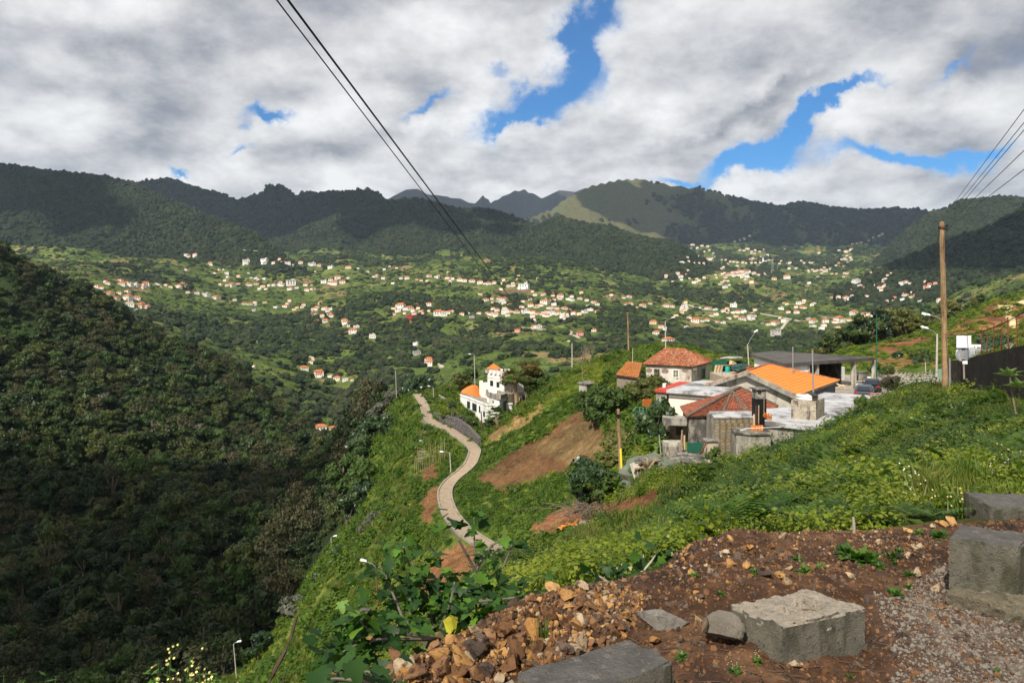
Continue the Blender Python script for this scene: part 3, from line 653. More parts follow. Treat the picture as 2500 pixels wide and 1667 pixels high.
L6 = [(15,390,40,'o'),(50,425,40,'w'),(160,475,45,'w'),(250,435,35,'o'),(500,395,45,'o'),(530,390,40,'o'),(570,385,50,'o'),(610,395,70,'o'),(640,380,45,'o'),(520,415,55,'o'),(560,410,45,'o'),(625,420,50,'w'),(690,395,40,'o'),(410,470,35,'o'),(435,520,50,'w'),(670,470,45,'o'),(980,440,70,'o'),(865,445,50,'y'),(1690,410,38,'w'),(1595,470,70,'w'),(1650,515,35,'r'),(1800,520,45,'o'),(1815,540,45,'o'),(2000,485,60,'w'),(2035,465,40,'o'),(2075,480,40,'w'),(2205,520,50,'r'),(2240,495,45,'r'),(2290,485,40,'r'),(2230,515,40,'w'),(1930,605,35,'r'),(2025,585,50,'o'),(2090,600,40,'w'),(2000,625,45,'w'),(1680,595,40,'w'),(2320,625,40,'y'),(1380,605,35,'o'),(1435,600,40,'o'),(1500,610,55,'o'),(1530,620,50,'w'),(1085,660,55,'w'),(1060,695,40,'o'),(1115,695,55,'y'),(1200,675,40,'w'),(925,705,55,'w'),(510,690,70,'w'),(285,705,60,'o'),(350,715,45,'w'),(355,755,50,'w'),(545,735,55,'o'),(500,740,40,'w'),(600,735,50,'w'),(80,705,70,'w'),(55,720,45,'w'),(175,820,85,'o'),(230,815,45,'w'),(585,800,70,'o'),(665,800,70,'w'),(1065,745,55,'o'),(970,815,75,'w'),(415,830,50,'w'),(820,845,55,'o'),(880,840,75,'o'),(1215,825,75,'o'),(1320,825,65,'o'),(1440,825,105,'o'),(1640,815,65,'o'),(1655,790,50,'o'),(1710,795,55,'y'),(1745,765,55,'w'),(1570,755,75,'o'),(1990,800,75,'r'),(880,935,110,'g'),(100,870,38,'r'),(425,1000,32,'w'),(760,835,35,'g'),(1170,800,45,'g')]
for s in S6.split():
    k = s[-1] if s[-1].isalpha() else 'w'; x, y = s.rstrip('oyrw').split(','); L6.append((int(x), int(y), 22+(int(x)*7) % 9, k if s[-1].isalpha() else ('o' if (int(x)*13+int(y)) % 5 < 2 else 'w')))
ALL = [(*cK4(x, y), w/2.94, k, 4, w) for x, y, w, k in L4]+[(*cK5(x, y), w/2.94, k, 5, w) for x, y, w, k in L5]+[(*cK6(x, y), w/3.618, k, 6, w) for x, y, w, k in L6]
ALL.sort(key=lambda h: -h[2])
HOUSES = []
for h in ALL:
    x, y, w, k, cr, wz = h; d = hit(x, y, 420.0)
    if d is None: continue
    HOUSES.append((x, y, w, k, cr, wz, d))
# ---------------------------------------------------------------- vegetation prototypes
import bmesh
def ico(sub):
    b = bmesh.new(); bmesh.ops.create_icosphere(b, subdivisions=sub, radius=1)
    v = np.array([x.co[:] for x in b.verts]); f = np.array([[l.index for l in q.verts] for q in b.faces]); b.free(); return v, f
ICO1, ICO2, ICO3 = ico(1), ico(2), ico(3)
def rdir(n, r): v = r.normal(size=(n, 3)); return v/np.linalg.norm(v, axis=1)[:, None]
def quads_at(c, nrm, size, r, aspect=.62):
    """leaf shaped quads (diamond) centred at c facing nrm"""
    n = len(c); t = rdir(n, r); a = np.cross(nrm, t); a /= np.linalg.norm(a, axis=1)[:, None]+1e-9; b = np.cross(nrm, a)
    s = np.asarray(size).reshape(-1, 1)*np.ones((n, 1))
    a = a*s; b = b*s*aspect
    V = np.stack([c-a, c+b-a*.15, c+a, c-b-a*.15], 1).reshape(-1, 3); Fq = np.arange(4*n).reshape(n, 4); return V, Fq
def tri_merge(parts):
    """merge (V, F quads) and (V, F tris) parts; tris padded as degenerate-free quads is not possible, so returns lists"""
    v = []; f = []; b = 0
    for V, Fc in parts: v.append(V); f += [tuple(int(i)+b for i in q) for q in Fc]; b += len(V)
    return np.concatenate(v), f
def list_mesh(name, V, Fc, mats, mi=None, smooth=False):
    me = bpy.data.meshes.new(name); me.from_pydata(V.tolist() if hasattr(V, 'tolist') else V, [], Fc); me.update()
    for m in (mats if isinstance(mats, (list, tuple)) else [mats]): me.materials.append(m)
    if mi is not None: me.polygons.foreach_set('material_index', mi)
    if smooth: me.polygons.foreach_set('use_smooth', [True]*len(me.polygons))
    return me
def crown_mesh(name, seed, mat, lobes=13, per=64, leaf=.34, flat=.8, spread=1.0, core=True, up=.35, cz=0.0):
    """crown of unit radius about: lobes of leaf clumps on an uneven volume"""
    r = np.random.default_rng(seed); parts = []
    cs = rdir(lobes, r)*(r.uniform(.35, .78, lobes)[:, None]); cs[:, 2] = cs[:, 2]*flat+cz; cs[:, :2] *= spread
    for c in cs:
        rad = r.uniform(.26, .46); d = rdir(per, r); d[:, 2] = np.abs(d[:, 2])*.75+d[:, 2]*.25
        rr = rad*r.uniform(.62, 1.08, per)[:, None]; p = c+d*rr*np.array([1, 1, .8])
        nr = d*.7+rdir(per, r)*.75+np.array([0, 0, up]); nr /= np.linalg.norm(nr, axis=1)[:, None]
        parts.append(quads_at(p, nr, leaf*r.uniform(.22, .46, per), r))
        if core:
            V, Fc = ICO1; V = c+V*rad*.72*(1+.2*r.normal(size=(len(V), 1))); parts.append((V, Fc))
    V, Fc = tri_merge(parts); return list_mesh(name, V, Fc, mat)
def blob_mesh(name, seed, mat, lobes=4, flat=.85, amp=.28, base=ICO2):
    """far tree clump: several ragged lobes"""
    r = np.random.default_rng(seed); parts = []
    for i in range(lobes):
        c = rdir(1, r)[0]*r.uniform(.15, .62)*np.array([1, 1, .55]); V, Fc = base
        V = V*(1+amp*r.normal(size=(len(V), 1))*.7)*r.uniform(.42, .68)*np.array([1, 1, flat])+c; parts.append((V, Fc))
    V, Fc = tri_merge(parts); return list_mesh(name, V, Fc, mat)
DK = leafmat('leaves_dark', [(.009, .019, .005), (.021, .040, .008), (.044, .066, .012), (.085, .094, .022)], .2, .5, .25, .10)
DKF = leafmat('leaves_far', [(.010, .018, .009), (.018, .028, .012), (.030, .039, .016), (.052, .052, .026)], 0, .7, .1, .012)
MID = leafmat('leaves_mid', [(.020, .045, .008), (.042, .080, .014), (.075, .115, .022)], .25)
MIDF = leafmat('leaves_mid_far', [(.016, .030, .009), (.034, .054, .013), (.075, .092, .028)], 0, .7, .1, .02)
BRT = leafmat('leaves_bright', [(.06, .13, .012), (.10, .19, .018), (.16, .25, .03)], .35)
OLV = leafmat('leaves_olive', [(.06, .075, .018), (.10, .11, .025), (.15, .14, .045)], .25)
VINE = leafmat('leaves_vine', [(.055, .098, .008), (.115, .165, .012), (.195, .235, .018), (.23, .22, .035)], .4, .4, .35, .5)
FERN = leafmat('leaves_fern', [(.018, .048, .007), (.038, .085, .010), (.072, .13, .015), (.12, .13, .028)], .35, .45, .3, .6)
GRS = leafmat('grass_blades', [(.045, .09, .008), (.085, .13, .014), (.14, .16, .03), (.20, .17, .07)], .35, .5, .25, .5)
CROP = leafmat('leaves_crop', [(.028, .064, .006), (.058, .108, .009), (.105, .152, .014)], .3, .5, .2, .15)
DRY = leafmat('dry_stalks', [(.13, .09, .04), (.24, .17, .08), (.32, .25, .12)], .2)
BARK = M('bark', (.16, .125, .09), .9, .4, 4, bump=.4)
PALEBARK = M('pale_bark', (.34, .30, .25), .9, .3, 3, bump=.3)
FLW = M('yellow_petals', (.62, .56, .20), .6, .15, 5); FLW2 = M('white_petals', (.75, .75, .68), .6, .1, 5)
dark_crowns = [crown_mesh('crown', 100+i, DK, lobes=13+i % 4, per=105, leaf=.25, flat=.78+.10*(i % 3), core=True) for i in range(6)]
EUCM = leafmat('leaves_eucalyptus', [(.022, .030, .012), (.045, .052, .020), (.075, .072, .032), (.11, .09, .045)], .2, .55, .2, .12)
euc_crowns = [crown_mesh('crown', 180+i, EUCM, lobes=20, per=50, leaf=.20, flat=1.15, spread=.85, core=False) for i in range(3)]
bright_crowns = [crown_mesh('crown', 140+i, MID, lobes=12, per=100, leaf=.26, flat=.8) for i in range(2)]
far_dark = [proto('clump', blob_mesh('clump', 200+i, DKF, 5, .85+.1*(i % 2))) for i in range(5)]
far_mid = [proto('clump', blob_mesh('clump', 220+i, MIDF, 4, .7)) for i in range(4)]
def blades(name, seed, mat, n=46, h=.35, rad=.16, w=.012, bend=.5, flowers=0, fmat=None):
    r = np.random.default_rng(seed); V = []; Fc = []; mi = []
    for k in range(n):
        a = r.uniform(0, 6.283); p = np.array([math.cos(a), math.sin(a), 0])*rad*math.sqrt(r.uniform()); a2 = r.uniform(0, 6.283)
        d = np.array([math.cos(a2), math.sin(a2), 0]); s = np.array([-d[1], d[0], 0])*w*r.uniform(.6, 1.3); L = h*r.uniform(.5, 1.15); bd = bend*r.uniform(.2, 1.1)
        q = [p+d*bd*L*t*t+np.array([0, 0, L*t*(1-.25*bd*t)]) for t in (0, .5, 1)]; b = len(V)
        V += [q[0]-s, q[0]+s, q[1]+s*.8, q[1]-s*.8, q[2]]; Fc += [(b, b+1, b+2, b+3), (b+3, b+2, b+4)]; mi += [0, 0]
        if k < flowers:
            c = q[2]; e = w*.8+.004; b = len(V)
            for u, v2 in ((0, 1.2), (.6, 2.2)):
                b = len(V); x = np.array([math.cos(u*5), math.sin(u*5), .3]); y = np.array([-math.sin(u*5), math.cos(u*5), .4])
                V += [c+(x)*e, c+(y)*e, c-(x)*e, c-(y)*e]; Fc.append((b, b+1, b+2, b+3)); mi.append(1)
    return list_mesh(name, np.array(V), Fc, [mat, fmat or FLW], mi)
def bramble(name, seed, mat, n=70, leaf=.045, rad=.34, h=.42):
    r = np.random.default_rng(seed); d = rdir(n, r); d[:, 2] = np.abs(d[:, 2]); p = d*r.uniform(.45, 1, n)[:, None]*np.array([rad, rad, h]); nr = d*.5+rdir(n, r)*.6+np.array([0, 0, .7])
    nr /= np.linalg.norm(nr, axis=1)[:, None]; V, Fc = quads_at(p, nr, leaf*r.uniform(.6, 1.25, n), r, .85); return list_mesh(name, V, [tuple(q) for q in Fc], mat)
def fern(name, seed, mat, fronds=7, L=.62, pairs=11):
    r = np.random.default_rng(seed); V = []; Fc = []
    for k in range(fronds):
        a = 6.283*k/fronds+r.uniform(-.4, .4); d = np.array([math.cos(a), math.sin(a), 0]); s = np.array([-d[1], d[0], 0]); l = L*r.uniform(.7, 1.15); el = r.uniform(.5, 1.1)
        for i in range(pairs):
            t = (i+1)/(pairs+.5); p = d*l*t*math.cos(el*(1-.7*t))+np.array([0, 0, l*(math.sin(el)*t-.55*t*t)]); wl = l*.30*math.sin(math.pi*min(1, .18+.85*t)**1.0)*(1-.25*t)+.012
            tip = d*l*.05
            for sg in (-1, 1):
                b = len(V); o = s*sg*wl+tip-np.array([0, 0, wl*.25]); hw = d*l*.030
                V += [p-hw, p+hw, p+o+hw*.5, p+o-hw*.3]; Fc.append((b, b+1, b+2, b+3) if sg > 0 else (b+3, b+2, b+1, b))
    return list_mesh(name, np.array(V), Fc, mat)
grass_p = [proto('tuft', blades('tuft', 300+i, GRS, 44, .30+.05*(i % 3), .15)) for i in range(4)]
gflow_p = [proto('tuft', blades('tuft', 320+i, GRS, 34, .40, .2, .010, .5, 14, (FLW, FLW2)[i % 2])) for i in range(3)]
bram_p = [proto('bramble', bramble('bramble', 340+i, VINE, 125, .030, .34, .40)) for i in range(4)]
fern_p = [proto('fern', fern('fern', 360+i, FERN, 8+i % 3, .60, 15)) for i in range(4)]
crop_p = [proto('crop', bramble('crop', 380+i, CROP, 90, .095, .62, .40)) for i in range(3)]
vinef_p = [proto('vine', bramble('vine', 390+i, VINE, 90, .095, .6, .42)) for i in range(3)]
dry_p = [proto('dry', blades('dry', 400+i, DRY, 30, .3, .35, .012, 1.3)) for i in range(3)]
# ---------------------------------------------------------------- where it grows
AREA = np.zeros(Z.shape); AREA[1:, 1:] = (WX[1:, 1:]-WX[:-1, 1:])*(WY[1:, 1:]-WY[1:, :-1])
run = np.minimum.accumulate(HY-Z/GD*F, axis=1); VIS = (HY-Z/GD*F)-run          # px below what hides it
INF = (GX > -150) & (GX < 2650)
def sample(mask, spacing, jit=True, thin=.62):
    """points on the ground inside mask, about `spacing` apart (array or number), with a minimum distance"""
    sp = np.broadcast_to(np.asarray(spacing, float), Z.shape); w = np.where(mask, AREA/sp**2, 0)
    w = np.maximum(w, 0); tot = w.sum(); n = int(tot*1.7)
    if n < 1: return np.zeros((0, 3)), np.zeros(0, int), np.zeros(0, int)
    cw = np.cumsum(w.ravel()); k = np.searchsorted(cw, RNG.uniform(0, tot, n)); i, j = np.unravel_index(np.minimum(k, w.size-1), w.shape)
    i0, j0 = np.maximum(i-1, 0), np.maximum(j-1, 0); x = XS[i0]+(XS[i]-XS[i0])*RNG.uniform(size=n); d = DS[j0]+(DS[j]-DS[j0])*RNG.uniform(size=n)
    X = (x-HX)/F*d; s = sp[i, j]*thin; lg = np.round(np.log2(s)*2)/2; cell = 2.0**lg
    key = np.floor(X/cell).astype(np.int64)*7919333+np.floor(d/cell).astype(np.int64)*104729+(lg*10).astype(np.int64)
    _, u = np.unique(key, return_index=True); u = u[RNG.permutation(len(u))]
    u = u[:int(max(1, tot))]
    return np.stack([X[u], d[u], ground_z(x[u], d[u])], 1), i[u], j[u]
def yaw(n, tilt=.12): r = RNG.normal(size=(n, 3))*tilt; r[:, 2] = RNG.uniform(0, 6.283, n); return r
def clear(pt):
    if not len(pt): return np.ones(0, bool)
    px, py = pt[:, 0]/pt[:, 1]*F+HX, HY-pt[:, 2]/pt[:, 1]*F; ok = np.ones(len(pt), bool)
    for (x, y, w, k, cr, wz, d) in HOUSES: ok &= ~((np.abs(px-x) < w*.75) & (pt[:, 1] > d*.93-12) & (pt[:, 1] < d+w/F*d*.6) & (py < y+14))
    return ok
# mountains and far wooded hills: one mass each
fm = (RK >= 0) & (RK != EI) & (VIS < 14) & INF & ~((RK == FI) & ((np.exp(-((GX-1480)/210)**2)*(1-sst(RDEP, 250, 520))+.9*n3+.5*n1 > .34) | (n3+.3*n1 > .34)))
fm &= ~((GD < 2600) & (RDEP > 60) & (n3 > .34) & (n1 > 0))
sp = np.maximum(8.0, GD*.0036)
pt, ii, jj = sample(fm, sp, thin=.5); ok = clear(pt); pt, ii, jj = pt[ok], ii[ok], jj[ok]; s = sp[ii, jj]*RNG.uniform(.55, 1.0, len(pt)); pt[:, 2] += s*.25
scatter('mountain_forest', pt, np.stack([s, s, s*RNG.uniform(.8, 1.5, len(s))], 1), yaw(len(pt)), far_dark)
NFAR = len(pt)
# valley: groves and single trees and bushes
gro = fbm(WX/170, WY/210, 141, 4)
vmask = (GD > 420) & (GD < 3400) & (RK < 0) & (VIS < 14) & INF
grove = vmask & (gro+.5*n1 > .20)
pt, ii, jj = sample(grove, np.maximum(6.5, GD*.0046), thin=.55); pt = pt[clear(pt)]; s = np.maximum(6.5, pt[:, 1]*.0046)*RNG.uniform(.5, .95, len(pt)); pt[:, 2] += s*.3
scatter('valley_woods', pt, np.stack([s, s, s*RNG.uniform(.7, 1.2, len(s))], 1), yaw(len(pt)), far_dark+far_mid[:2]); NV = len(pt)
bsh = vmask & ~grove
pt, ii, jj = sample(bsh, np.maximum(7, GD*.0070), thin=.3); pt = pt[clear(pt)]; s = np.maximum(1.4, pt[:, 1]*.0020)*RNG.gamma(3, .33, len(pt))
scatter('valley_shrubs', pt, np.stack([s, s, s*RNG.uniform(.6, 1.0, len(s))], 1), yaw(len(pt)), far_mid+far_dark[:1]); NB = len(pt)
# wooded slope on the left: the 300 nearest trees one by one, the rest as a mass
lf = FOREST & (VIS < 40) & (GX > -220) & (GX < 2600)
pt, ii, jj = sample(lf, 5.0, thin=.72)
order = np.argsort(-((RNG.uniform(2.2, 3.6, len(pt)))/pt[:, 1]*1.0) + 0*pt[:, 0])
inside = (pt[:, 0]/pt[:, 1]*F+HX > 5) & (HY-pt[:, 2]/pt[:, 1]*F < 1690)
order = np.concatenate([order[inside[order]], order[~inside[order]]])
NT_IND = 296
rad = 2.5+3.0*RNG.uniform(size=len(pt))**1.6; kind = RNG.uniform(size=len(pt))
def trunk_mesh(seed):
    r = random.Random(seed); mb = MB(); mb.tube([(0, 0, -1.2), (.03, .02, .0), (.06*r.uniform(-1, 1), .05, .8), (.1*r.uniform(-1, 1), .08, 1.5)], [.085, .07, .05, .02], 6)
    for k in range(3):
        a = r.uniform(0, 6.28); mb.tube([(0, 0, .2+.2*k), (.3*math.cos(a), .3*math.sin(a), .6+.2*k), (.5*math.cos(a), .5*math.sin(a), .95+.2*k)], [.035, .025, .01], 4)
    return mb.mesh('trunk', BARK)
trunks = [trunk_mesh(i) for i in range(3)]
TLAB = {0: ('dark evergreen tree among its like on the shaded wooded slope', 'dark evergreen trees on the left slope'), 2: ('loose greyish brown crowned tree on the wooded slope', 'grey brown trees on the left slope'), 1: ('mid green leafy tree among darker ones on the wooded slope', 'lighter green trees on the left slope')}
def tree(name, loc, r, crown, trunk, label, cat='tree', group=None, zs=1.0, lift=.75):
    root = empty(name, loc, random.uniform(0, 6.28), label, cat, group); root.scale = (r, r, r*zs)
    t = link('trunk', trunk, None, root); c = link('crown', crown, None, root); c.location = (0, 0, lift)
    return root
for q in order[:NT_IND]:
    k = 1 if kind[q] > .88 else (2 if kind[q] < .20 else 0)
    cm = bright_crowns[int(q) % 2] if k == 1 else (euc_crowns[int(q) % 3] if k == 2 else dark_crowns[int(q) % 6])
    tree('forest_tree', tuple(pt[q]), float(rad[q]), cm, trunks[int(q) % 3], TLAB[k][0], 'tree', TLAB[k][1], random.uniform(.85, 1.5))
rest = order[NT_IND:]; pr = pt[rest].copy(); rr = rad[rest]; pr[:, 2] += rr*.8
cp = [proto('clump', m) for m in dark_crowns+bright_crowns[:1]+euc_crowns[:2]]
scatter('left_slope_forest', pr, np.stack([rr, rr, rr*RNG.uniform(.85, 1.5, len(rr))], 1), yaw(len(rr), .08), cp)
# undergrowth between the forest trees
u, ii, jj = sample(lf, 3.4, thin=.4); su = RNG.uniform(.9, 1.9, len(u)); scatter('forest_undergrowth', u, su, yaw(len(u)), cp[:3])
# green flank and fields between 45 and 135 m
flank = (GD > 42) & (GD < 175) & (GX > 480) & (GX < 1620) & ~FOREST & ~SOILM & (VIS < 25) & (PATHDIST > 1.5)
lush = inpoly(GX, yS, [(1040,1330),(1000,1250),(1080,1150),(1180,1080),(1280,1020),(1420,900),(1480,870),(1480,990),(1420,1000),(1300,1075),(1165,1165),(1240,1205),(1400,1140),(1470,1100),(1480,1180),(1400,1225),(1290,1300),(1240,1345),(1150,1310)]) & flank
topl = inpoly(GX, yS, [(1180,1080),(1420,890),(1500,850),(1500,930),(1420,950),(1260,1040),(1190,1085)]) & flank
u, ii, jj = sample(lush & ~topl, .62, thin=.6); scatter('field_crop', u, RNG.uniform(.55, 1.15, len(u)), yaw(len(u), .2), crop_p); N1 = len(u)
u, ii, jj = sample(topl, .62, thin=.6); scatter('field_vines', u, RNG.uniform(.55, 1.1, len(u)), yaw(len(u), .2), vinef_p)
fg = flank & ~lush
u, ii, jj = sample(fg & (n1+.5*n2 < .18), .80, thin=.6); scatter('flank_grass', u, RNG.uniform(1.3, 2.7, len(u)), yaw(len(u), .2), grass_p+crop_p[:1]); N2 = len(u)
u, ii, jj = sample(fg & (n1+.5*n2 >= .0), 1.0, thin=.6); scatter('flank_scrub', u, RNG.uniform(.6, 1.3, len(u)), yaw(len(u), .2), vinef_p+crop_p)
u, ii, jj = sample(SOILM & (GD > 40) & (GD < 125) & (GX < 1600) & (VIS < 20), .6, thin=.5); scatter('dry_stubble', u, RNG.uniform(.5, 1.2, len(u)), yaw(len(u), .3), dry_p)
# right hill behind the yard
rh = (GD > 78) & (GD < 260) & (GX > 1560) & (GX < 2650) & (~SOILM | (n2 > .16)) & (VIS < 25) & ~inpoly(WX, WY, [(20, 50), (56, 50), (56, 101), (20, 101)])
u, ii, jj = sample(rh & (GD < 215), np.maximum(.9, GD*.0085), thin=.6); scatter('hill_vegetation', u, np.maximum(.9, u[:, 1]*.0085)*RNG.uniform(.6, 1.4, len(u)), yaw(len(u), .2), vinef_p+crop_p)
# the bank between the platform and the houses
bank = (GD > 6.2) & (GD < 44) & (GX > 1130) & (GX < 2700) & (VIS < 60) & ~SOILM & (GD > edge[:, None]+.9) & ~inpoly(WX, WY, [(21, 29), (23.5, 27), (30, 40), (27, 44)])
tt = fbm(WX/2.4, WY/2.4, 151, 3)
bsp = np.maximum(.20, GD*.0125)
isf = bank & ((tt > .02) & (GX > 1640)); isg = bank & ((GX < 1660) & (tt > .10) | ((GX > 2200) & (tt < -.12)))
isb = bank & ~isf & ~isg
u, ii, jj = sample(isf, bsp, thin=.6); scatter('bank_ferns', u, np.maximum(.75, u[:, 1]*.034)*RNG.uniform(.7, 1.25, len(u)), yaw(len(u), .25), fern_p); N3 = len(u)
u, ii, jj = sample(isb, bsp, thin=.6); scatter('bank_brambles', u, np.maximum(.75, u[:, 1]*.032)*RNG.uniform(.6, 1.3, len(u)), yaw(len(u), .25), bram_p); N4 = len(u)
u, ii, jj = sample(isg, bsp*.8, thin=.6); scatter('bank_grass', u, np.maximum(.9, u[:, 1]*.05)*RNG.uniform(.7, 1.3, len(u)), yaw(len(u), .25), grass_p)
u, ii, jj = sample(bank & ((GX > 2150) | (tt > .3)), bsp*6, thin=.5); scatter('bank_wildflowers', u, np.maximum(.9, u[:, 1]*.04)*RNG.uniform(.7, 1.1, len(u)), yaw(len(u), .2), gflow_p)
SHRM = leafmat('leaves_thicket', [(.014, .034, .007), (.032, .062, .011), (.065, .10, .018)], .25); thick_p = [proto('thicket', bramble('thicket', 430+i, SHRM, 190, .022, .36, .50)) for i in range(3)]
tn = fbm(WX/1.7, WY/1.7, 161, 3); u, ii, jj = sample(bank & (GD > 8) & (tn > .12), np.maximum(.55, GD*.03), thin=.6); scatter('bank_thickets', u, np.maximum(1.1, u[:, 1]*.055)*RNG.uniform(.7, 1.5, len(u)), yaw(len(u), .2), thick_p)
u, ii, jj = sample(bank & (GD > 9) & (tn < -.2), np.maximum(.5, GD*.028), thin=.6); scatter('bank_bramble_mounds', u, np.maximum(1.1, u[:, 1]*.05)*RNG.uniform(.7, 1.4, len(u)), yaw(len(u), .2), bram_p)
print('counts', NFAR, NV, NB, len(pt), N1, N2, N3, N4)
# ---------------------------------------------------------------- near houses

c1, cA, cB, cC = crop(1400, 780, 2.94), crop(1600, 940, 6.533), crop(1480, 830, 6.72), crop(1780, 840, 5.6)
cD, cE, cF, cG, cH = crop(1050, 880, 7.84), crop(2280, 720, 6.53), crop(2180, 540, 3.92), crop(800, 1250, 3.76), crop(1700, 1380, 4.704)
c2, c7, c8 = crop(900, 860, 2.9037), crop(1500, 1200, 2.352), crop(550, 1200, 2.138)
def part(mb, name, mats, root, smooth=False, label=None, kind=None):
    """build mb (world coordinates) as a part of root"""
    o = root
    off = Vector((0, 0, 0)); p = root
    while p is not None: off += p.location; p = p.parent
    mb.v = [(v[0]-off.x, v[1]-off.y, v[2]-off.z) for v in mb.v]
    return tag(mb.build(name, mats, root, smooth), label, None, None, kind)
def on_wall(p, q, x, y, off=0.0):
    dx, dy = q[0]-p[0], q[1]-p[1]; L = math.hypot(dx, dy); nx, ny = dy/L, -dx/L
    rx, rz = (x-HX)/F, (HY-y)/F; t = (p[0]*nx+p[1]*ny)/(rx*nx+ny); s = -1 if (nx*p[0]+ny*p[1]) > 0 else 1
    return Vector((rx*t+nx*s*off, t+ny*s*off, rz*t))
def rect_on(p, q, x0, y0, x1, y1):
    """centre, width, height, angle of a photo rectangle on the wall p-q"""
    a = on_wall(p, q, x0, (y0+y1)/2); b = on_wall(p, q, x1, (y0+y1)/2); m = on_wall(p, q, (x0+x1)/2, y0); n = on_wall(p, q, (x0+x1)/2, y1)
    c = (a+b)/2; c.z = (m.z+n.z)/2; dx, dy = q[0]-p[0], q[1]-p[1]; L = math.hypot(dx, dy); nx, ny = dy/L, -dx/L
    if nx*p[0]+ny*p[1] > 0: nx, ny = -nx, -ny
    return c, (b-a).length, abs(m.z-n.z), math.atan2(dy, dx), Vector((nx, ny, 0))
WHITE = M('white_render', (.74, .73, .69), .85, .06, .7, grime=(.50, .48, .43), gscale=.5, bump=.05)
CREAM = M('cream_render', (.72, .62, .52), .85, .05, .6)
PINKW = M('pink_render', (.62, .50, .43), .85, .10, .8, grime=(.42, .34, .28))
GREYC = M('grey_concrete', (.26, .24, .20), .92, .4, 1.4, bump=.4, bscale=9, grime=(.085, .078, .066), gscale=1.2)
DARKC = M('weathered_concrete', (.14, .13, .115), .92, .5, 1.2, bump=.5, bscale=8, grime=(.05, .046, .04), gscale=1.4, col2=(.24, .22, .18))
LIGHTC = M('pale_concrete', (.42, .39, .33), .9, .25, 1.4, bump=.3, bscale=10, grime=(.2, .18, .14))
STONEP = M('worn_plaster', (.56, .49, .44), .9, .25, 1.1, bump=.3, bscale=7, grime=(.33, .27, .22), gscale=.45)
RUBW = M('rubble_stone', (.20, .16, .125), .95, .5, 5, bump=.8, bscale=6, spots=(.32, .27, .21))
ROOFG = M('grey_roof_screed', (.42, .42, .425), .6, .25, .45, grime=(.11, .105, .10), gscale=.42, bump=.1, spots=(.20, .195, .19))
ROOFD = M('dark_roof_screed', (.085, .077, .07), .85, .3, .5, grime=(.05, .045, .042), gscale=.3)
REDROOF = M('red_roof_paint', (.42, .055, .03), .65, .15, .8)
GREEN = M('green_paint', (.012, .085, .055), .5, .15, 2); DKG = M('dark_green_paint', (.01, .035, .028), .45, .2, 3)
GLASS = M('window_glass', (.02, .025, .03), .12, .2, 2, spec=.6)
BLACK = M('black_plastic', (.008, .009, .010), .45, .3, 3); DARK = M('dark_interior', (.018, .016, .014), .9, .3, 2)
WOOD = M('weathered_wood', (.25, .17, .10), .85, .4, 5); WOODL = M('pale_wood', (.50, .36, .22), .8, .25, 5); WOODD = M('dark_wood', (.075, .05, .035), .85, .4, 5)
STEEL = M('galvanised_steel', (.36, .36, .35), .45, .2, 4, metal=.6); RUST = M('rusty_steel', (.16, .06, .028), .85, .4, 5); WPAINT = M('white_paint', (.78, .78, .76), .5, .05, 3)
def tilemat(name, cols, lich, amt):
    if name in MATS: return MATS[name]
    mat = bpy.data.materials.new(name); t = _finish(mat); b = t.n['Principled BSDF']; MATS[name] = mat
    r = t.node('ShaderNodeValToRGB'); t.l.new(t.node('ShaderNodeNewGeometry').outputs['Random Per Island'], r.inputs[0])
    r.color_ramp.elements[0].color = (*cols[0], 1); r.color_ramp.elements[1].color = (*cols[-1], 1)
    for i, c in enumerate(cols[1:-1]): e = r.color_ramp.elements.new((i+1)/(len(cols)-1)); e.color = (*c, 1)
    pos = t.node('ShaderNodeNewGeometry').outputs['Position']
    n = t.noise(pos, 2.2, 8, .75); n2 = t.noise(pos, .7, 5, .6)
    col = t.mix(t.m('MULTIPLY', t.ss(n, .52, .62), amt), r.outputs[0], lich); col = t.mix(t.ss(n2, .5, .75, 0, amt*.6), col, (.10, .075, .055))
    t.l.new(col, b.inputs['Base Color']); b.inputs['Roughness'].default_value = .85; b.inputs['Specular IOR Level'].default_value = .2
    return mat
TILE_OLD = tilemat('old_clay_tiles', [(.20, .06, .028), (.33, .10, .04), (.42, .15, .06), (.27, .085, .035)], (.50, .40, .30), .75)
TILE_RED = tilemat('red_clay_tiles', [(.11, .034, .022), (.22, .062, .034), (.31, .095, .05), (.15, .048, .032)], (.085, .068, .052), .85)
TILE_NEW = tilemat('new_orange_tiles', [(.50, .16, .035), (.58, .20, .045), (.54, .18, .04)], (.45, .15, .04), .2)
TILE_ORG = tilemat('orange_tiles', [(.40, .13, .03), (.52, .20, .05), (.46, .16, .04)], (.5, .36, .2), .5)
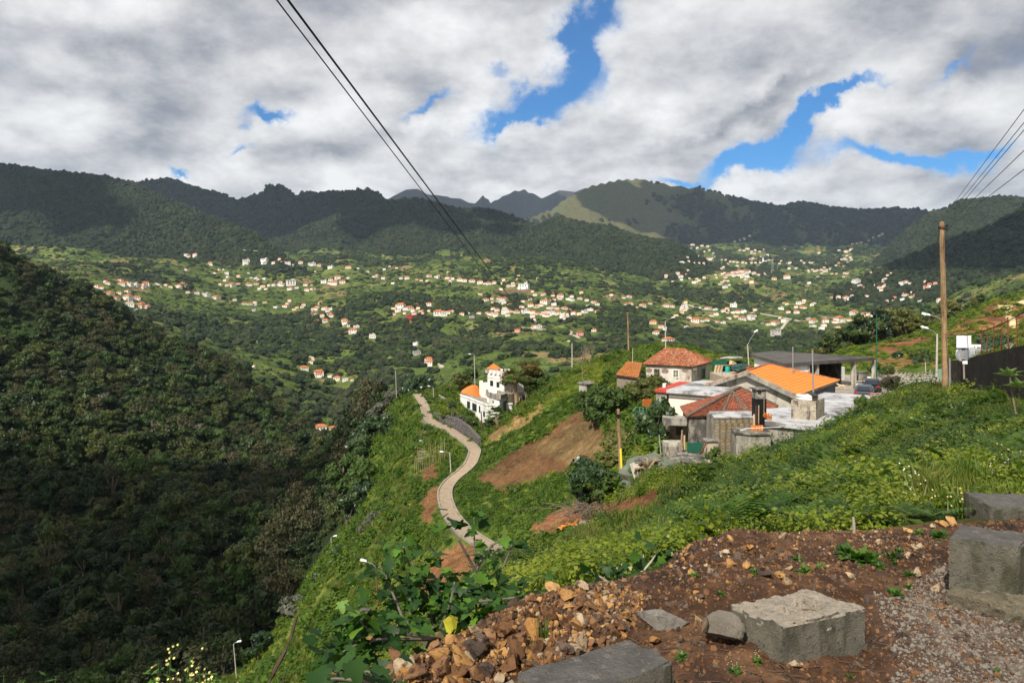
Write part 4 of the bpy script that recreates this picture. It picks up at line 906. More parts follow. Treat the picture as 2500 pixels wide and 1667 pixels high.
def tile_rows(mb, e0, e1, r1, r0, tw=.21, tl=.36, h=.06, seed=0, rough=.012):
    """barrel tiles laid in courses from the eave e0-e1 to the ridge r0-r1, each tile a piece of its own"""
    r = random.Random(seed); e0, e1, r1, r0 = map(Vector, (e0, e1, r1, r0))
    L = max((r0-e0).length, (r1-e1).length, .1); rows = max(2, int(L/tl)); nrm = (e1-e0).cross((r0-e0) if (r0-e0).length > .01 else (r1-e0)).normalized()
    if nrm.z < 0: nrm = -nrm
    for i in range(rows):
        va, vb = i/rows, min(1, (i+1.18)/rows); a0, a1 = e0.lerp(r0, va), e1.lerp(r1, va); b0, b1 = e0.lerp(r0, vb), e1.lerp(r1, vb)
        n = max(1, int(round((a1-a0).length/tw))); m = (b1-b0).length
        for k in range(n):
            u0, u1 = k/n, (k+.96)/n; jz = r.uniform(-rough, rough)
            vs = []
            for s, (p0, p1, lift) in enumerate(((a0, a1, .035), (b0, b1, .0))):
                for q in range(5):
                    u = u0+(u1-u0)*q/4; ph = math.sin(math.pi*q/4)
                    vs.append(p0.lerp(p1, u)+nrm*(lift+h*ph*(1 if s == 0 else .85)+jz))
            mb.add(vs, [(q, q+1, 6+q, 5+q) for q in range(4)])
    return mb
def ridge_caps(mb, a, b, r=.11, seed=0):
    a, b = Vector(a), Vector(b); n = max(1, int((b-a).length/.4)); rr = random.Random(seed)
    for i in range(n):
        p, q = a.lerp(b, i/n), a.lerp(b, (i+1.1)/n); mb.tube([p+Vector((0, 0, rr.uniform(-.01, .02))), q], [r, r*.88], 7)
def window(root, p, q, x0, y0, x1, y1, frame=WHITE, pane=GLASS, shutters=None, bars=1, depth=.10, label=None):
    c, w, h, a, n = rect_on(p, q, x0, y0, x1, y1); t = Vector((math.cos(a), math.sin(a), 0)); fw = min(.09, w*.14)
    m = MB()
    for sx, sw, sz, sh in ((-.5, fw, 0, h), (.5, fw, 0, h)): m.box(c+t*(sx*(w-fw))+n*.012, (fw, depth, h), a)
    for s in (-.5, .5): m.box(c+Vector((0, 0, s*(h-fw)))+n*.010, (w-2*fw, depth*.96, fw), a)
    for k in range(bars): m.box(c+t*((k+1)/(bars+1)-.5)*(w-2*fw)+n*.006, (fw*.45, depth*.7, h-2*fw), a)
    m.box(c+n*.004, (w-2*fw, depth*.6, fw*.4), a)
    f = part(m, 'window', frame, root, label=label)
    g = MB().box(c-n*.01, (w-2*fw-.01, .03, h-2*fw-.01), a); part(g, 'pane', pane, f)
    if shutters is not None:
        for s in (-1, 1):
            k = MB(); sw = w*.32; b = c+t*s*(w/2+sw/2+.02)+n*.06; k.box(b, (sw, .05, h*1.02), a)
            for z in range(7): k.box(b+Vector((0, 0, (z-3)*h/7.4))+n*.03, (sw*.78, .02, h*.09), a, rx=0)
            part(k, 'shutter', shutters, root)
    return f
def door(root, p, q, x0, y0, x1, y1, mat, frame=LIGHTC):
    c, w, h, a, n = rect_on(p, q, x0, y0, x1, y1); t = Vector((math.cos(a), math.sin(a), 0)); m = MB()
    m.box(c+n*.03, (w*.86, .07, h*.96), a)
    for s in (-1, 1):
        for z in (-.22, .22): m.box(c+t*s*w*.2+Vector((0, 0, z*h))+n*.075, (w*.27, .03, h*.34), a)
    d = part(m, 'door', mat, root)
    f = MB(); f.box(c+t*(w*.5)+n*.02, (w*.13, .12, h), a); f.box(c-t*(w*.5)+n*.02, (w*.13, .12, h), a); f.box(c+Vector((0, 0, h*.53))+n*.02, (w*1.13, .12, h*.06), a); part(f, 'frame', frame, d)
    k = MB().box(c+t*w*.3+n*.11, (.03, .07, .14), a); part(k, 'handle', STEEL, d)
    return d
def inset(poly, k):
    cx = sum(p[0] for p in poly)/len(poly); cy = sum(p[1] for p in poly)/len(poly); out = []
    for p in poly:
        d = math.hypot(p[0]-cx, p[1]-cy); out.append((p[0]+(cx-p[0])*k/d, p[1]+(cy-p[1])*k/d))
    return out
def xy(v): return (v[0], v[1])
# --- pale house with the flat grey roof and the red strip
z = -7.5; A, B, Cc, D, E, G, Fb = [Pz(x, y, z) for x, y in ((1599, 949), (1626.6, 951.3), (1795, 963.8), (1862, 933), (1713.6, 927.5), (1689.8, 932), (1658.6, 930.4))]
H = empty('pale_house', (19, 67, -11.2), 0, 'cream rendered house with flat grey streaked roof and red painted strip', 'house')
part(MB().prism(inset([xy(B), xy(Cc), xy(D), xy(E), xy(G)], .35), -11.3, z-.3), 'wall', CREAM, H)
part(MB().prism(inset([xy(A), xy(B), xy(G), xy(Fb)], .25), -11.3, z-.3), 'side_wall', GREYC, H)
part(MB().slab([B, Cc, D, E, G], .3), 'flat_roof', [ROOFG], H)
part(MB().slab([A-Vector((0, 0, .02)), B-Vector((.02, 0, .02)), G-Vector((.02, 0, .02)), Fb-Vector((0, 0, .02))], .28), 'red_roof', REDROOF, H)
m = MB(); e = (Cc-B).normalized(); m.box((B+Cc)/2+Vector((-.05, -.08, -.33)), ((Cc-B).length, .10, .10), math.atan2(e.y, e.x)); part(m, 'gutter', M('dark_gutter', (.05, .045, .04), .7), H)
m = MB(); v = Pz(*cB(948, 775), z); m.box(v+Vector((0, 0, .16)), (.25, .2, .32)); m.box(v+Vector((.05, 0, .36)), (.34, .26, .08)); part(m, 'roof_vent', WPAINT, H)
m = MB(); v = Pz(1846, 938, z); m.box(v+Vector((0, 0, .7)), (1.3, 1.2, 1.4)); part(m, 'stair_head', PINKW, H)
m = MB(); v = Pz(1866, 948, z); m.box(v+Vector((0, -.1, .55)), (.9, .8, .05), .5, rx=.5); m.tube([v+Vector((-.3, 0, -.6)), v+Vector((-.3, 0, .5))], .03, 5); part(m, 'solar_panel', M('panel_blue', (.30, .36, .45), .2, .1, 2, metal=.3), H)
# --- house with the bright orange roof
EN = P(1949.6, 965, 62); PK = P(1824.6, 906, 66); LN = Vector((19.5, 70, EN.z)); RF = Pz(1874.6, 889.6, PK.z); EF = Pz(2048.7, 929.3, EN.z); LF = LN+(RF-PK)
H = empty('orange_roofed_house', (27, 69, -9.5), 0, 'low house with a long bright orange tiled roof and concrete gable', 'house')
part(MB().prism(inset([xy(EN), xy(EF), xy(LF), xy(LN)], .55), -9.6, EN.z-.16), 'wall', M('slate_render', (.09, .095, .11), .9, .2, 1), H)
m = MB(); tile_rows(m, EN, EF, RF, PK, .24, .62, .055, 3, .004); tile_rows(m, LF, LN, PK, RF, .24, .62, .055, 4, .004); part(m, 'roof_tiles', TILE_NEW, H, kind='stuff')
m = MB(); dn = Vector((0, 0, -.14)); m.add([EN+dn, EF+dn, RF+dn, PK+dn], [(0, 1, 2, 3)]); m.add([LF+dn, LN+dn, PK+dn, RF+dn], [(0, 1, 2, 3)]); part(m, 'roof_boards', LIGHTC, H)
m = MB(); ridge_caps(m, PK+Vector((0, 0, .05)), RF+Vector((0, 0, .05)), .13, 1); ridge_caps(m, EF+Vector((0, 0, .06)), RF+Vector((0, 0, .06)), .11, 2); part(m, 'ridge_tiles', TILE_OLD, H, kind='stuff')
m = MB(); gd = Vector((-.55, -.45, 0))*.5
for a, b in ((EN, PK), (LN, PK)):
    m.add([a+gd, b+gd, b+gd+Vector((0, 0, -.42)), a+gd+Vector((0, 0, -.42)), a-gd*.3, b-gd*.3, b-gd*.3+Vector((0, 0, -.42)), a-gd*.3+Vector((0, 0, -.42))], [(0, 1, 2, 3), (7, 6, 5, 4), (4, 5, 1, 0), (3, 2, 6, 7), (0, 3, 7, 4), (1, 5, 6, 2)])
part(m, 'gable_beam', GREYC, H)
g2 = -gd*.8; m = MB(); m.add([EN+g2+Vector((0, 0, -.4)), PK+g2+Vector((0, 0, -.4)), LN+g2+Vector((0, 0, -.4)), LN+g2+Vector((0, 0, -2)), EN+g2+Vector((0, 0, -2))], [(0, 1, 2, 3, 4)]); part(m, 'gable_wall', LIGHTC, H)
# --- old house with the hipped red roof, block wall and lean-tos
ze = -8.5; b0, b1, b2, b3 = Pz(*cA(500, 510), ze), Pz(*cA(1060, 478), ze), Pz(*cA(1470, 475), ze), Pz(*cA(1960, 345), ze)
a1, a2 = P(*cA(1225, 105), 58.6), P(*cA(1355, 45), 61); b4 = Vector((17.6, 63.2, ze)); b5 = Vector((15.0, 61.0, ze))
H = empty('old_hipped_house', (18, 57, -11.6), 0, 'old grey house with a faded red hipped tile roof and patched block walls', 'house')
part(MB().prism(inset([xy(b0), xy(b1), xy(b2), xy(b3), xy(b4), xy(b5)], .3), -11.8, ze-.05), 'wall', DARKC, H)
m = MB()
tile_rows(m, b0, b1, a1, a1, .22, .40, .05, 11); tile_rows(m, b1, b2, a1, a1, .22, .40, .05, 12); tile_rows(m, b2, b3, a2, a1, .22, .40, .05, 13); tile_rows(m, b3, b4, a2, a2, .22, .40, .05, 14); tile_rows(m, b4, b5, a1, a2, .24, .45, .05, 15); tile_rows(m, b5, b0, a1, a1, .24, .45, .05, 16)
part(m, 'roof_tiles', TILE_RED, H, kind='stuff')
m = MB()
for q, w in ((b0, a1), (b1, a1), (b2, a1), (b3, a2), (b4, a2)): ridge_caps(m, q+Vector((0, 0, .07)), w+Vector((0, 0, .08)), .12, 3)
ridge_caps(m, a1+Vector((0, 0, .08)), a2+Vector((0, 0, .08)), .12, 5); part(m, 'hip_tiles', M('lichen_mortar', (.115, .095, .07), .95, .4, 3), H, kind='stuff')
m = MB(); dn = Vector((0, 0, -.06))
for q in ((b0, b1, a1), (b1, b2, a1), (b2, b3, a2, a1), (b3, b4, a2), (b4, b5, a1, a2), (b5, b0, a1)): m.add([v+dn for v in q], [tuple(range(len(q)))])
part(m, 'roof_boards', WOODD, H)
# block wall in front with its flat top, blocks laid in courses
bl = MB(); bx0, bx1, by, bt = 15.72, 18.9, 53.0, -8.18
rr = random.Random(5); zc = -11.9; blk = []
while zc < bt-.05:
    x = bx0-(.2 if len(blk) % 2 else 0); hgt = .235
    while x < bx1:
        w = min(rr.uniform(.42, .5), bx1-x) if x > bx0-.01 else .25
        xa = max(x, bx0); blk.append((xa, x+w, zc, min(zc+hgt, bt-.02))); x += w
    zc += hgt+.012
bm_ = [M('block_ochre', (.27, .195, .085), .95, .5, 2.5, bump=.5, grime=(.10, .082, .055)), M('block_grey', (.23, .20, .155), .95, .4, 2.5, bump=.5, grime=(.11, .1, .08)), M('block_pale', (.29, .24, .165), .95, .45, 2.5, bump=.5, grime=(.12, .098, .07))]
part(MB().box(((bx0+bx1)/2, by+1.15, (bt-11.9)/2), (bx1-bx0-.04, 2.2, 11.9+bt-.03)), 'block_wall', GREYC, H)
wallp = H.children[-1]
cube = MB().box((0, 0, 0), (1, 1, 1)).mesh('brick', None)
bmesh_ = [cube.copy() for _ in bm_]
for mm, mt in zip(bmesh_, bm_): mm.materials.append(mt)
offw = wallp.location+H.location
for (xa, xb, za, zb) in blk:
    o = link('concrete_block', rr.choice(bmesh_), None, wallp); o.location = (Vector(((xa+xb)/2, by+.02+rr.uniform(-.012, .012), (za+zb)/2))-H.location); o.scale = (max(.05, xb-xa-.012), .16, max(.05, zb-za))
part(MB().slab([(bx0-.1, by-.15, bt+.03), (bx1+1.2, by-.1, bt+.03), (bx1+1.2, by+2.7, bt+.06), (bx0+.3, by+2.5, bt+.06)], .1), 'flat_roof', ROOFG, H)
# balcony with planter, recess under it
m = MB(); p0 = P(*cA(140, 530), 55.5); p1 = P(*cA(500, 540), 54.7); m.slab([p0, p1, p1+Vector((.2, 1.6, 0)), p0+Vector((.2, 1.6, 0))], .55); part(m, 'balcony', GREYC, H)
m = MB(); q0 = P(*cA(238, 640), 57.2); q1 = P(*cA(500, 650), 56.6); m.prism([xy(q0), xy(q1), (q1.x, q1.y+2.5), (q0.x, q0.y+2.5)], -11.8, -9.2); part(m, 'recess_wall', M('recess_plaster', (.20, .15, .11), .9, .4, 2), H)
window(H, xy(q0), xy(q1), *cA(330, 660), *cA(430, 800), frame=WOODD, bars=2)
# --- flat screed roof terrace in front of the orange roofed house
zt = -8.3; tp = [Pz(x, y, zt) for x, y in ((1867, 1029), (1992, 1042), (2060, 1030), (2092, 1018.6), (2128, 1000.7), (2182, 968.6), (2012, 957), (1949.6, 965), (1930, 993.6), (1867.5, 997))]
H = empty('terrace_house', (25, 58, -11.6), 0, 'flat roofed house with a white and grey streaked terrace roof beside the hedge bank', 'house')
part(MB().prism(inset([xy(v) for v in tp], .3), -11.8, zt-.28), 'wall', GREYC, H); part(MB().slab(tp, .3), 'flat_roof', ROOFG, H)
m = MB(); a = Pz(*cC(1950, 800), zt); b = Pz(*cC(2240, 800), zt); m.box((a+b)/2+Vector((.3, 0, .45)), ((b-a).length+.8, .2, .9), math.atan2((b-a).y, (b-a).x)); part(m, 'parapet', M('pink_block', (.30, .22, .18), .95, .2, 2), H)
m = MB(); v0 = P(*cA(1290, 790), 50.6); v1 = P(*cA(1840, 730), 50.2); m.prism([(v0.x, v0.y), (v0.x+.9, v0.y-.5), (v1.x, v1.y), (v1.x+.2, v1.y+1.6), (v0.x+.2, v0.y+1.6)], -12.0, -9.0); part(m, 'oven_wall', GREYC, H)
m = MB(); m.slab([(v0.x-.12, v0.y-.1, -8.93), (v0.x+.85, v0.y-.65, -8.93), (v1.x+.1, v1.y-.15, -8.93), (v1.x+.25, v1.y+1.7, -8.86), (v0.x+.1, v0.y+1.7, -8.86)], .12); part(m, 'oven_slab', DARKC, H)
# --- concrete tank tower with the white drum lid
H = empty('water_tank', (23.2, 53, -8.9), 0, 'square concrete water tank with a round white lid on the terrace roof', 'water tank')
cp_ = [(23.16, 52.0), (24.95, 54.5), (23.4, 55.5), (21.68, 53.0)]
part(MB().prism(cp_, -9.4, -6.9), 'tank_body', M('stained_concrete', (.33, .285, .22), .95, .4, 1.4, bump=.5, grime=(.075, .065, .052), gscale=1.3, spots=(.12, .105, .085)), H)
part(MB().prism([(24.2, 53.35), (24.85, 54.25), (25.0, 54.15), (24.35, 53.25)], -8.75, -8.35), 'opening', DARK, H)
m = MB(); m.lathe([(.80, 0), (.84, .05), (.84, .14), (.80, .16), (.80, .22), (.84, .24), (.84, .33), (.7, .38), (.2, .42)], 28, (23.15, 53.5, -6.9)); part(m, 'round_lid', M('white_fibre', (.68, .66, .60), .6, .15, 2), H, True)
m = MB(); m.box((23.35, 52.95, -6.42), (.42, 1.1, .10), -.1, rx=.12); m.box((23.32, 52.55, -6.66), (.40, .08, .5), -.1); part(m, 'lid_strap', M('rubber_sheet', (.045, .042, .038), .9), H)
tile1 = MB(); tile_rows(tile1, (22.6, 53.3, -6.47), (23.1, 53.3, -6.47), (23.1, 53.7, -6.44), (22.6, 53.7, -6.44), .25, .4, .06); o = tile1.build('roof_tile', TILE_NEW); tag(o, 'loose orange roof tile lying on the white tank lid', 'roof tile')
# --- black wrapped chimney
H = empty('chimney_stack', (19.2, 53, -9.3), 0, 'tall square chimney wrapped in black plastic with planks tied round it', 'chimney')
x0, x1 = P(*cA(1570, 60), 53).x, P(*cA(1738, 60), 53).x; cx = (x0+x1)/2; w = x1-x0; zt = P(*cA(1650, 62), 53).z
m = MB(); m.box((cx, 53, (zt-.72+zt)/2), (w*.96, w*.9, .72), .12); part(m, 'chimney_head', DARKC, H); m = MB(); m.box((cx, 53, (zt-.72-9.4)/2), (w, w*.94, 9.4+zt-.72), .12); part(m, 'plastic_wrap', BLACK, H)
m = MB(); m.box((cx, 53, zt+.05), (w*1.35, w*1.3, .10), .12); part(m, 'cap', DARKC, H); m = MB(); m.box((cx-.12, 52.58, zt-.16), (.24, .1, .22), .12); part(m, 'flue_opening', DARK, H)
for k, (xa, ya, xb, yb, th) in enumerate(((1575, 465, 1580, 640, .15), (1650, 320, 1648, 620, .12), (1606, 320, 1610, 615, .07), (1735, 220, 1733, 460, .06))):
    a, b = P(*cA(xa, ya), 52.3), P(*cA(xb, yb), 52.25); part(MB().tube([a, b], th/2, 4), 'plank', (WOODL, WOOD, WOODD, WOOD)[k], H)
BR = MB()
for sx in (-1, 1): BR.box((sx*.085, 0, 0), (.03, .2, .36))
for sy in (-1, 0, 1): BR.box((0, sy*.085, 0), (.15, .02, .355))
brm = BR.mesh('hollow_brick', TILE_NEW)
for k in range(5):
    v = P(*cA(1545+k*38, 680), 50.9); o = link('hollow_brick', brm); o.location = v; o.rotation_euler = (.1*(k % 2), .12*((k*7) % 3-1), .3*k)
    tag(o, 'orange hollow brick standing at the foot of the black chimney', 'brick', 'orange hollow bricks by the black chimney')
for k in range(4):
    v = P(*cA(1750+k*26, 475+k*12), 52.2); o = link('hollow_brick', brm); o.location = v; o.rotation_euler = (.9, .5*k, .6*k); tag(o, 'orange hollow brick tumbled beside the black chimney wrap', 'brick', 'tumbled bricks beside the chimney')
# --- small chimney, slab terrace, sink, green panel
H = empty('small_chimney', (14.8, 50.5, -11.3), 0, 'short whitewashed chimney with an overhanging stone cap beside the block wall', 'chimney')
part(MB().box((14.75, 50.6, -10.5), (.78, .7, 1.9), .1), 'shaft', M('flaking_whitewash', (.40, .33, .26), .95, .4, 3, grime=(.10, .08, .06), gscale=1.5), H); part(MB().box((14.75, 50.6, -9.5), (1.05, .98, .12), .1), 'cap', DARKC, H)
m = MB(); m.lathe([(.11, 0), (.11, .05)], 10, (0, 0, 0)); m.v = [(14.68+v[0], 50.22-v[2], -10.25+v[1]) for v in m.v]; part(m, 'vent_hole', DARK, H)
sl_ = [Pz(x, y, -10.9) for x, y in ((1634, 1117), (1670, 1098), (1722, 1101), (1726, 1124), (1690, 1126))]
H = empty('slab_terrace', (13, 51, -11.8), 0, 'dark concrete slab terrace on a rough stone wall below the old house', 'terrace')
part(MB().slab(sl_, .16), 'slab', DARKC, H); part(MB().prism(inset([xy(v) for v in sl_], .12), -13, -11.06), 'stone_wall', RUBW, H)
H = empty('wash_sink', (12.7, 54, -11.5), 0, 'square concrete wash sink under the balcony', 'sink')
m = MB(); q = P(*cA(280, 1000), 53.6); 
m.box(q+Vector((0, 0, -.3)), (1.45, 1.0, 1.0)); part(m, 'base', GREYC, H)
m = MB()
for dx, dy, sx, sy in ((-.66, 0, .12, 1.0), (.66, 0, .12, 1.0), (0, -.44, 1.2, .12), (0, .44, 1.2, .12)): m.box(q+Vector((dx, dy, .36)), (sx, sy, .32))
part(m, 'basin', LIGHTC, H)
o = MB(); a = P(*cA(505, 905), 52.6); b = P(*cA(755, 912), 52.5)
for k in range(6): o.box((a+b)/2+Vector((0, 0, -.09-k*.125)), ((b-a).length, .06+.02*(k % 2), .11), math.atan2(b.y-a.y, b.x-a.x))
tag(o.build('shutter_panel', GREEN), 'dark green ribbed panel leaning on the grey house wall', 'panel')
def stick(name, pts, r, mat, label, cat, group=None, n=5):
    o = MB().tube(pts, r, n).build(name, mat); return tag(o, label, cat, group)
stick('wooden_post', [P(*cA(428, 715), 53), P(*cA(420, 880), 53), P(*cA(432, 1040), 53)], [.07, .09, .08], WOOD, 'knotty brown post standing between the sink and the old house', 'post')
stick('wooden_board', [P(*cA(462, 800), 53.2), P(*cA(464, 1030), 53.2)], .08, WOODL, 'pale upright board beside the knotty brown post', 'board')
stick('leaning_board', [P(*cA(205, 1140), 50), P(*cA(232, 1400), 48.8)], .09, WOODL, 'split pale board leaning at the scrap heap', 'board')
stick('curved_pipe', [P(*cA(800, 930), 50.0), P(*cA(770, 1000), 50), P(*cA(745, 1060), 50.2), P(*cA(710, 1085), 50.6)], .08, RUST, 'rusty curved stovepipe running into the small chimney', 'pipe')
for k, (xa, ya, xb, yb) in enumerate(((190, 950, 235, 1130), (230, 1020, 232, 1130), (310, 1020, 320, 1080), (60, 790, 90, 1110))):
    stick('thin_rod', [P(*cA(xa, ya), 51.5), P(*cA(xb, yb), 51.2)], .018 if k < 3 else .04, RUST if k < 3 else STEEL, ['longest thin rod bent over the slab terrace', 'short upright rod on the slab terrace', 'small rod stub at the back of the slab terrace', 'grey steel pole in front of the dark bush by the sink'][k], 'rod')
stick('white_cable', [P(*cC(1370, 1168), 48.5), P(*cC(1150, 1140), 49.2), P(*cC(845, 1090), 51), P(*cC(780, 1095), 51), P(*cC(700, 1135), 50.2), P(*cC(480, 1140), 50), P(*cC(250, 1150), 50), P(*cC(150, 1180), 50)], .02, WPAINT, 'white hose draped along the edge of the terrace roof', 'hose')
# --- stone house with two windows and green door
ze = -7.3; L_, RFr, RB = Pz(1570.8, 889.5, ze), Pz(1690.6, 895.5, ze), Pz(1739, 882.8, ze); BL = L_+RB-RFr
r0, r1 = P(1622.9, 853, 97.6), P(1672, 853.8, 95.6)
H = empty('stone_house', (23, 96, -10.4), 0, 'derelict stone house with crumbling plaster and a lichened orange hipped roof', 'house')
wp_ = inset([xy(L_), xy(RFr), xy(RB), xy(BL)], .45); part(MB().prism(wp_, -10.8, ze-.02), 'wall', STONEP, H)
m = MB(); tile_rows(m, L_, RFr, r1, r0, .24, .42, .07, 21); tile_rows(m, RFr, RB, r1, r1, .24, .42, .07, 22); tile_rows(m, RB, BL, r0, r1, .26, .5, .07, 23); tile_rows(m, BL, L_, r0, r0, .26, .5, .07, 24); part(m, 'roof_tiles', TILE_OLD, H, kind='stuff')
m = MB(); dn = Vector((0, 0, -.05))
for q in ((L_, RFr, r1, r0), (RFr, RB, r1), (RB, BL, r0, r1), (BL, L_, r0)): m.add([v+dn for v in q], [tuple(range(len(q)))])
part(m, 'roof_boards', WOODD, H)
m = MB()
for a, b in ((L_, r0), (RFr, r1), (RB, r1), (r0, r1)): ridge_caps(m, a+Vector((0, 0, .08)), b+Vector((0, 0, .08)), .12, 2)
part(m, 'ridge_tiles', TILE_OLD, H, kind='stuff')
w0, w1, w2 = wp_[0], wp_[1], wp_[2]
OLDW = M('old_window_timber', (.16, .15, .11), .9, .4, 5); BOARD = M('boarded_window', (.14, .145, .10), .9, .5, 5)
window(H, w0, w1, *cB(785, 470), *cB(880, 598), frame=OLDW, pane=DARK, bars=2); window(H, w0, w1, *cB(1092, 482), *cB(1195, 620), frame=WHITE, pane=BOARD, bars=1)
door(H, w1, w2, *cB(1563, 470), *cB(1622, 645), GREEN)
for (xa, ya, xb, yb) in ((640, 450, 775, 545), (905, 450, 1030, 560), (1225, 460, 1360, 535), (1420, 455, 1490, 500), (1140, 570, 1195, 660), (1330, 585, 1375, 650)):
    c, w, h, a, n = rect_on(w0, w1, *cB(xa, ya), *cB(xb, yb)); m = MB(); r = random.Random(xa); pts = []
    for k in range(11): u = 6.283*k/11; pts.append(c+Vector((math.cos(a), math.sin(a), 0))*math.cos(u)*w*.5*r.uniform(.7, 1.05)+Vector((0, 0, math.sin(u)*h*.5*r.uniform(.7, 1.05)))+n*.006)
    m.add(pts, [tuple(range(11))]); part(m, 'bare_stone', RUBW, H)
# lean-to with the orange tile roof
H = empty('tiled_lean_to', (15.5, 92, -10), 0, 'small lean-to with a single orange tile slope left of the stone house', 'shed')
t0, t1, t2, t3 = P(*cB(150, 572), 88), P(*cB(525, 628), 86.5), P(*cB(592, 378), 94), P(*cB(345, 348), 95)
m = MB(); tile_rows(m, t0, t1, t2, t3, .25, .40, .06, 31); part(m, 'roof_tiles', TILE_ORG, H, kind='stuff')
part(MB().slab([t0+Vector((0, 0, -.06)), t1+Vector((0, 0, -.06)), t2+Vector((0, 0, -.06)), t3+Vector((0, 0, -.06))], .06), 'roof_boards', WOODD, H)
part(MB().prism(inset([xy(t0), xy(t1), xy(t2), xy(t3)], .35), -12, [t0.z-.2, t1.z-.2, t2.z-.2, t3.z-.2]), 'wall', RUBW, H)
# little grey shed on the slope
H = empty('grey_shed', (11.3, 106, -13.5), 0, 'little grey concrete shed with a flat roof above the brown field', 'shed')
s0, s1, s2 = P(*c1(25, 447), 104), P(*c1(95, 463), 101), P(*c1(195, 445), 104)
s3 = s0+s2-s1; zs = s1.z
part(MB().slab([Vector((v.x, v.y, zs)) for v in (s0, s1, s2, s3)], .18), 'roof', DARKC, H); wq = inset([xy(s0), xy(s1), xy(s2), xy(s3)], .3); part(MB().prism(wq, -16, zs-.19), 'wall', LIGHTC, H)
# --- open garage with the big concrete slab
zr = -5.8; Fg, Lg, Bg, Rg = Pz(*cC(745, 262), zr), P(*cC(285, 130), 84), P(*cC(620, 90), 93), Pz(*cC(1988, 185), zr)
H = empty('open_garage', (37, 88, -9.3), 0, 'white walled garage with a wide grey slab roof and an open dark bay', 'garage')
part(MB().slab([Fg, Rg, Bg, Lg], .38), 'slab_roof', [ROOFD], H)
uL = Vector((Lg.x-Fg.x, Lg.y-Fg.y, 0)).normalized(); uR = (Rg-Fg).normalized(); WG = M('clean_white_wall', (.78, .78, .77), .85, .04, .8, grime=(.62, .62, .6), gscale=.3)
g0 = Fg+uL*.35+uR*.5
def gp(a, b): v = g0+uL*a+uR*b; return (v.x, v.y)
LL = (Lg-Fg).length-.8; RR = (Rg-Fg).length
part(MB().prism([gp(0, 0), gp(0, .25), gp(LL, .25), gp(LL, 0)], -9.5, [zr-.39, zr-.39, Lg.z-.41, Lg.z-.41]), 'side_wall', WG, H)
part(MB().prism([gp(0, .25), gp(.25, .25), gp(.25, 4.4), gp(0, 4.4)], -9.5, zr-.39), 'front_wall', WG, H)
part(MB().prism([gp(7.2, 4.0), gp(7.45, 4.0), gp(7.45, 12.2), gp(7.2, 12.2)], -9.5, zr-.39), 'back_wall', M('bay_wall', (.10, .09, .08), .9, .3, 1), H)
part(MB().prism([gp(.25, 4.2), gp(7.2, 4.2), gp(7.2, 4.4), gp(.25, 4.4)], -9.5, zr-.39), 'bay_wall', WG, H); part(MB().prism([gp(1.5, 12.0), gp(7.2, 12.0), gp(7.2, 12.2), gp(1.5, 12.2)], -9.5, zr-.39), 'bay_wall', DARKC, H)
for px_, wd in ((1078, .32), (1200, .34), (1705, .38), (1975, .34)):
    v = on_wall(xy(Fg+uL*.45), xy(Rg+uL*.45), *cC(px_, 400)); part(MB().box((v.x, v.y, (-9.4+zr-.38)/2), (wd, wd, 9.4+zr-.38), .55), 'pillar', LIGHTC, H)
m = MB(); v = on_wall(xy(Fg+uL*.45), xy(Rg+uL*.45), *cC(1140, 400)); m.box((v.x+.1, v.y+.1, -8.6), (1.3, .15, 1.6), .57); part(m, 'low_wall', WG, H)
window(H, gp(0, 0), gp(LL, 0), *cC(655, 262), *cC(716, 312), frame=GREEN, pane=DKG, bars=3)
H = empty('white_fridge', (40.5, 88, -9.3), 0, 'tall white two-door fridge standing inside the dark garage bay', 'fridge')
v = on_wall(gp(6.4, 0), gp(6.4, 9), *cC(1508, 410)); part(MB().box((v.x, v.y, -8.4), (1.35, .7, 1.8), .57), 'body', M('fridge_white', (.6, .6, .58), .4), H)
for s in (-1, 1): part(MB().box((v.x+s*.30*math.cos(.57)+.21, v.y+s*.30*math.sin(.57)-.32, -8.4), (.60, .04, 1.7), .57), 'door', M('fridge_white', (.6, .6, .58), .4), H)
# --- white house with the crenellated tower
H = empty('tower_house', (-5, 135, -20.6), 0, 'white hillside house with a crenellated tower, orange roof and green shutters', 'house')
p0, p1 = P(1124, 964.8, 142), Pz(1189.7, 990, P(1124, 964.8, 142).z); zt = p0.z
fv = Vector((p1.x-p0.x, p1.y-p0.y, 0)).normalized(); nv = Vector((-fv.y, fv.x, 0)); nv = nv if nv.y > 0 else -nv
q0, q1 = p0+nv*5, p1+nv*5
part(MB().prism([xy(p0), xy(p1), xy(q1), xy(q0)], -22.5, zt-.02), 'long_wing', WHITE, H)
part(MB().prism([xy(p0+nv*.3+fv*.3), xy(p1+nv*.3-fv*.3), xy(q1-nv*.2-fv*.3), xy(q0-nv*.2+fv*.3)], zt-.02, zt+.02), 'flat_roof', GREYC, H)
m = MB()
for a, b in ((p0, p1), (p1, q1)):
    c = (a+b)/2; m.box((c.x, c.y, zt+.12), ((b-a).length, .28, .3), math.atan2((b-a).y, (b-a).x))
part(m, 'parapet', WHITE, H)
for xa, ya, xb, yb, br in ((712, 782, 765, 912, 1), (812, 822, 892, 965, 2), (940, 868, 962, 995, 0), (1020, 975, 1050, 1070, 0)): window(H, xy(p0), xy(p1), *cD(xa, ya), *cD(xb, yb), frame=DKG, pane=GLASS, bars=br)
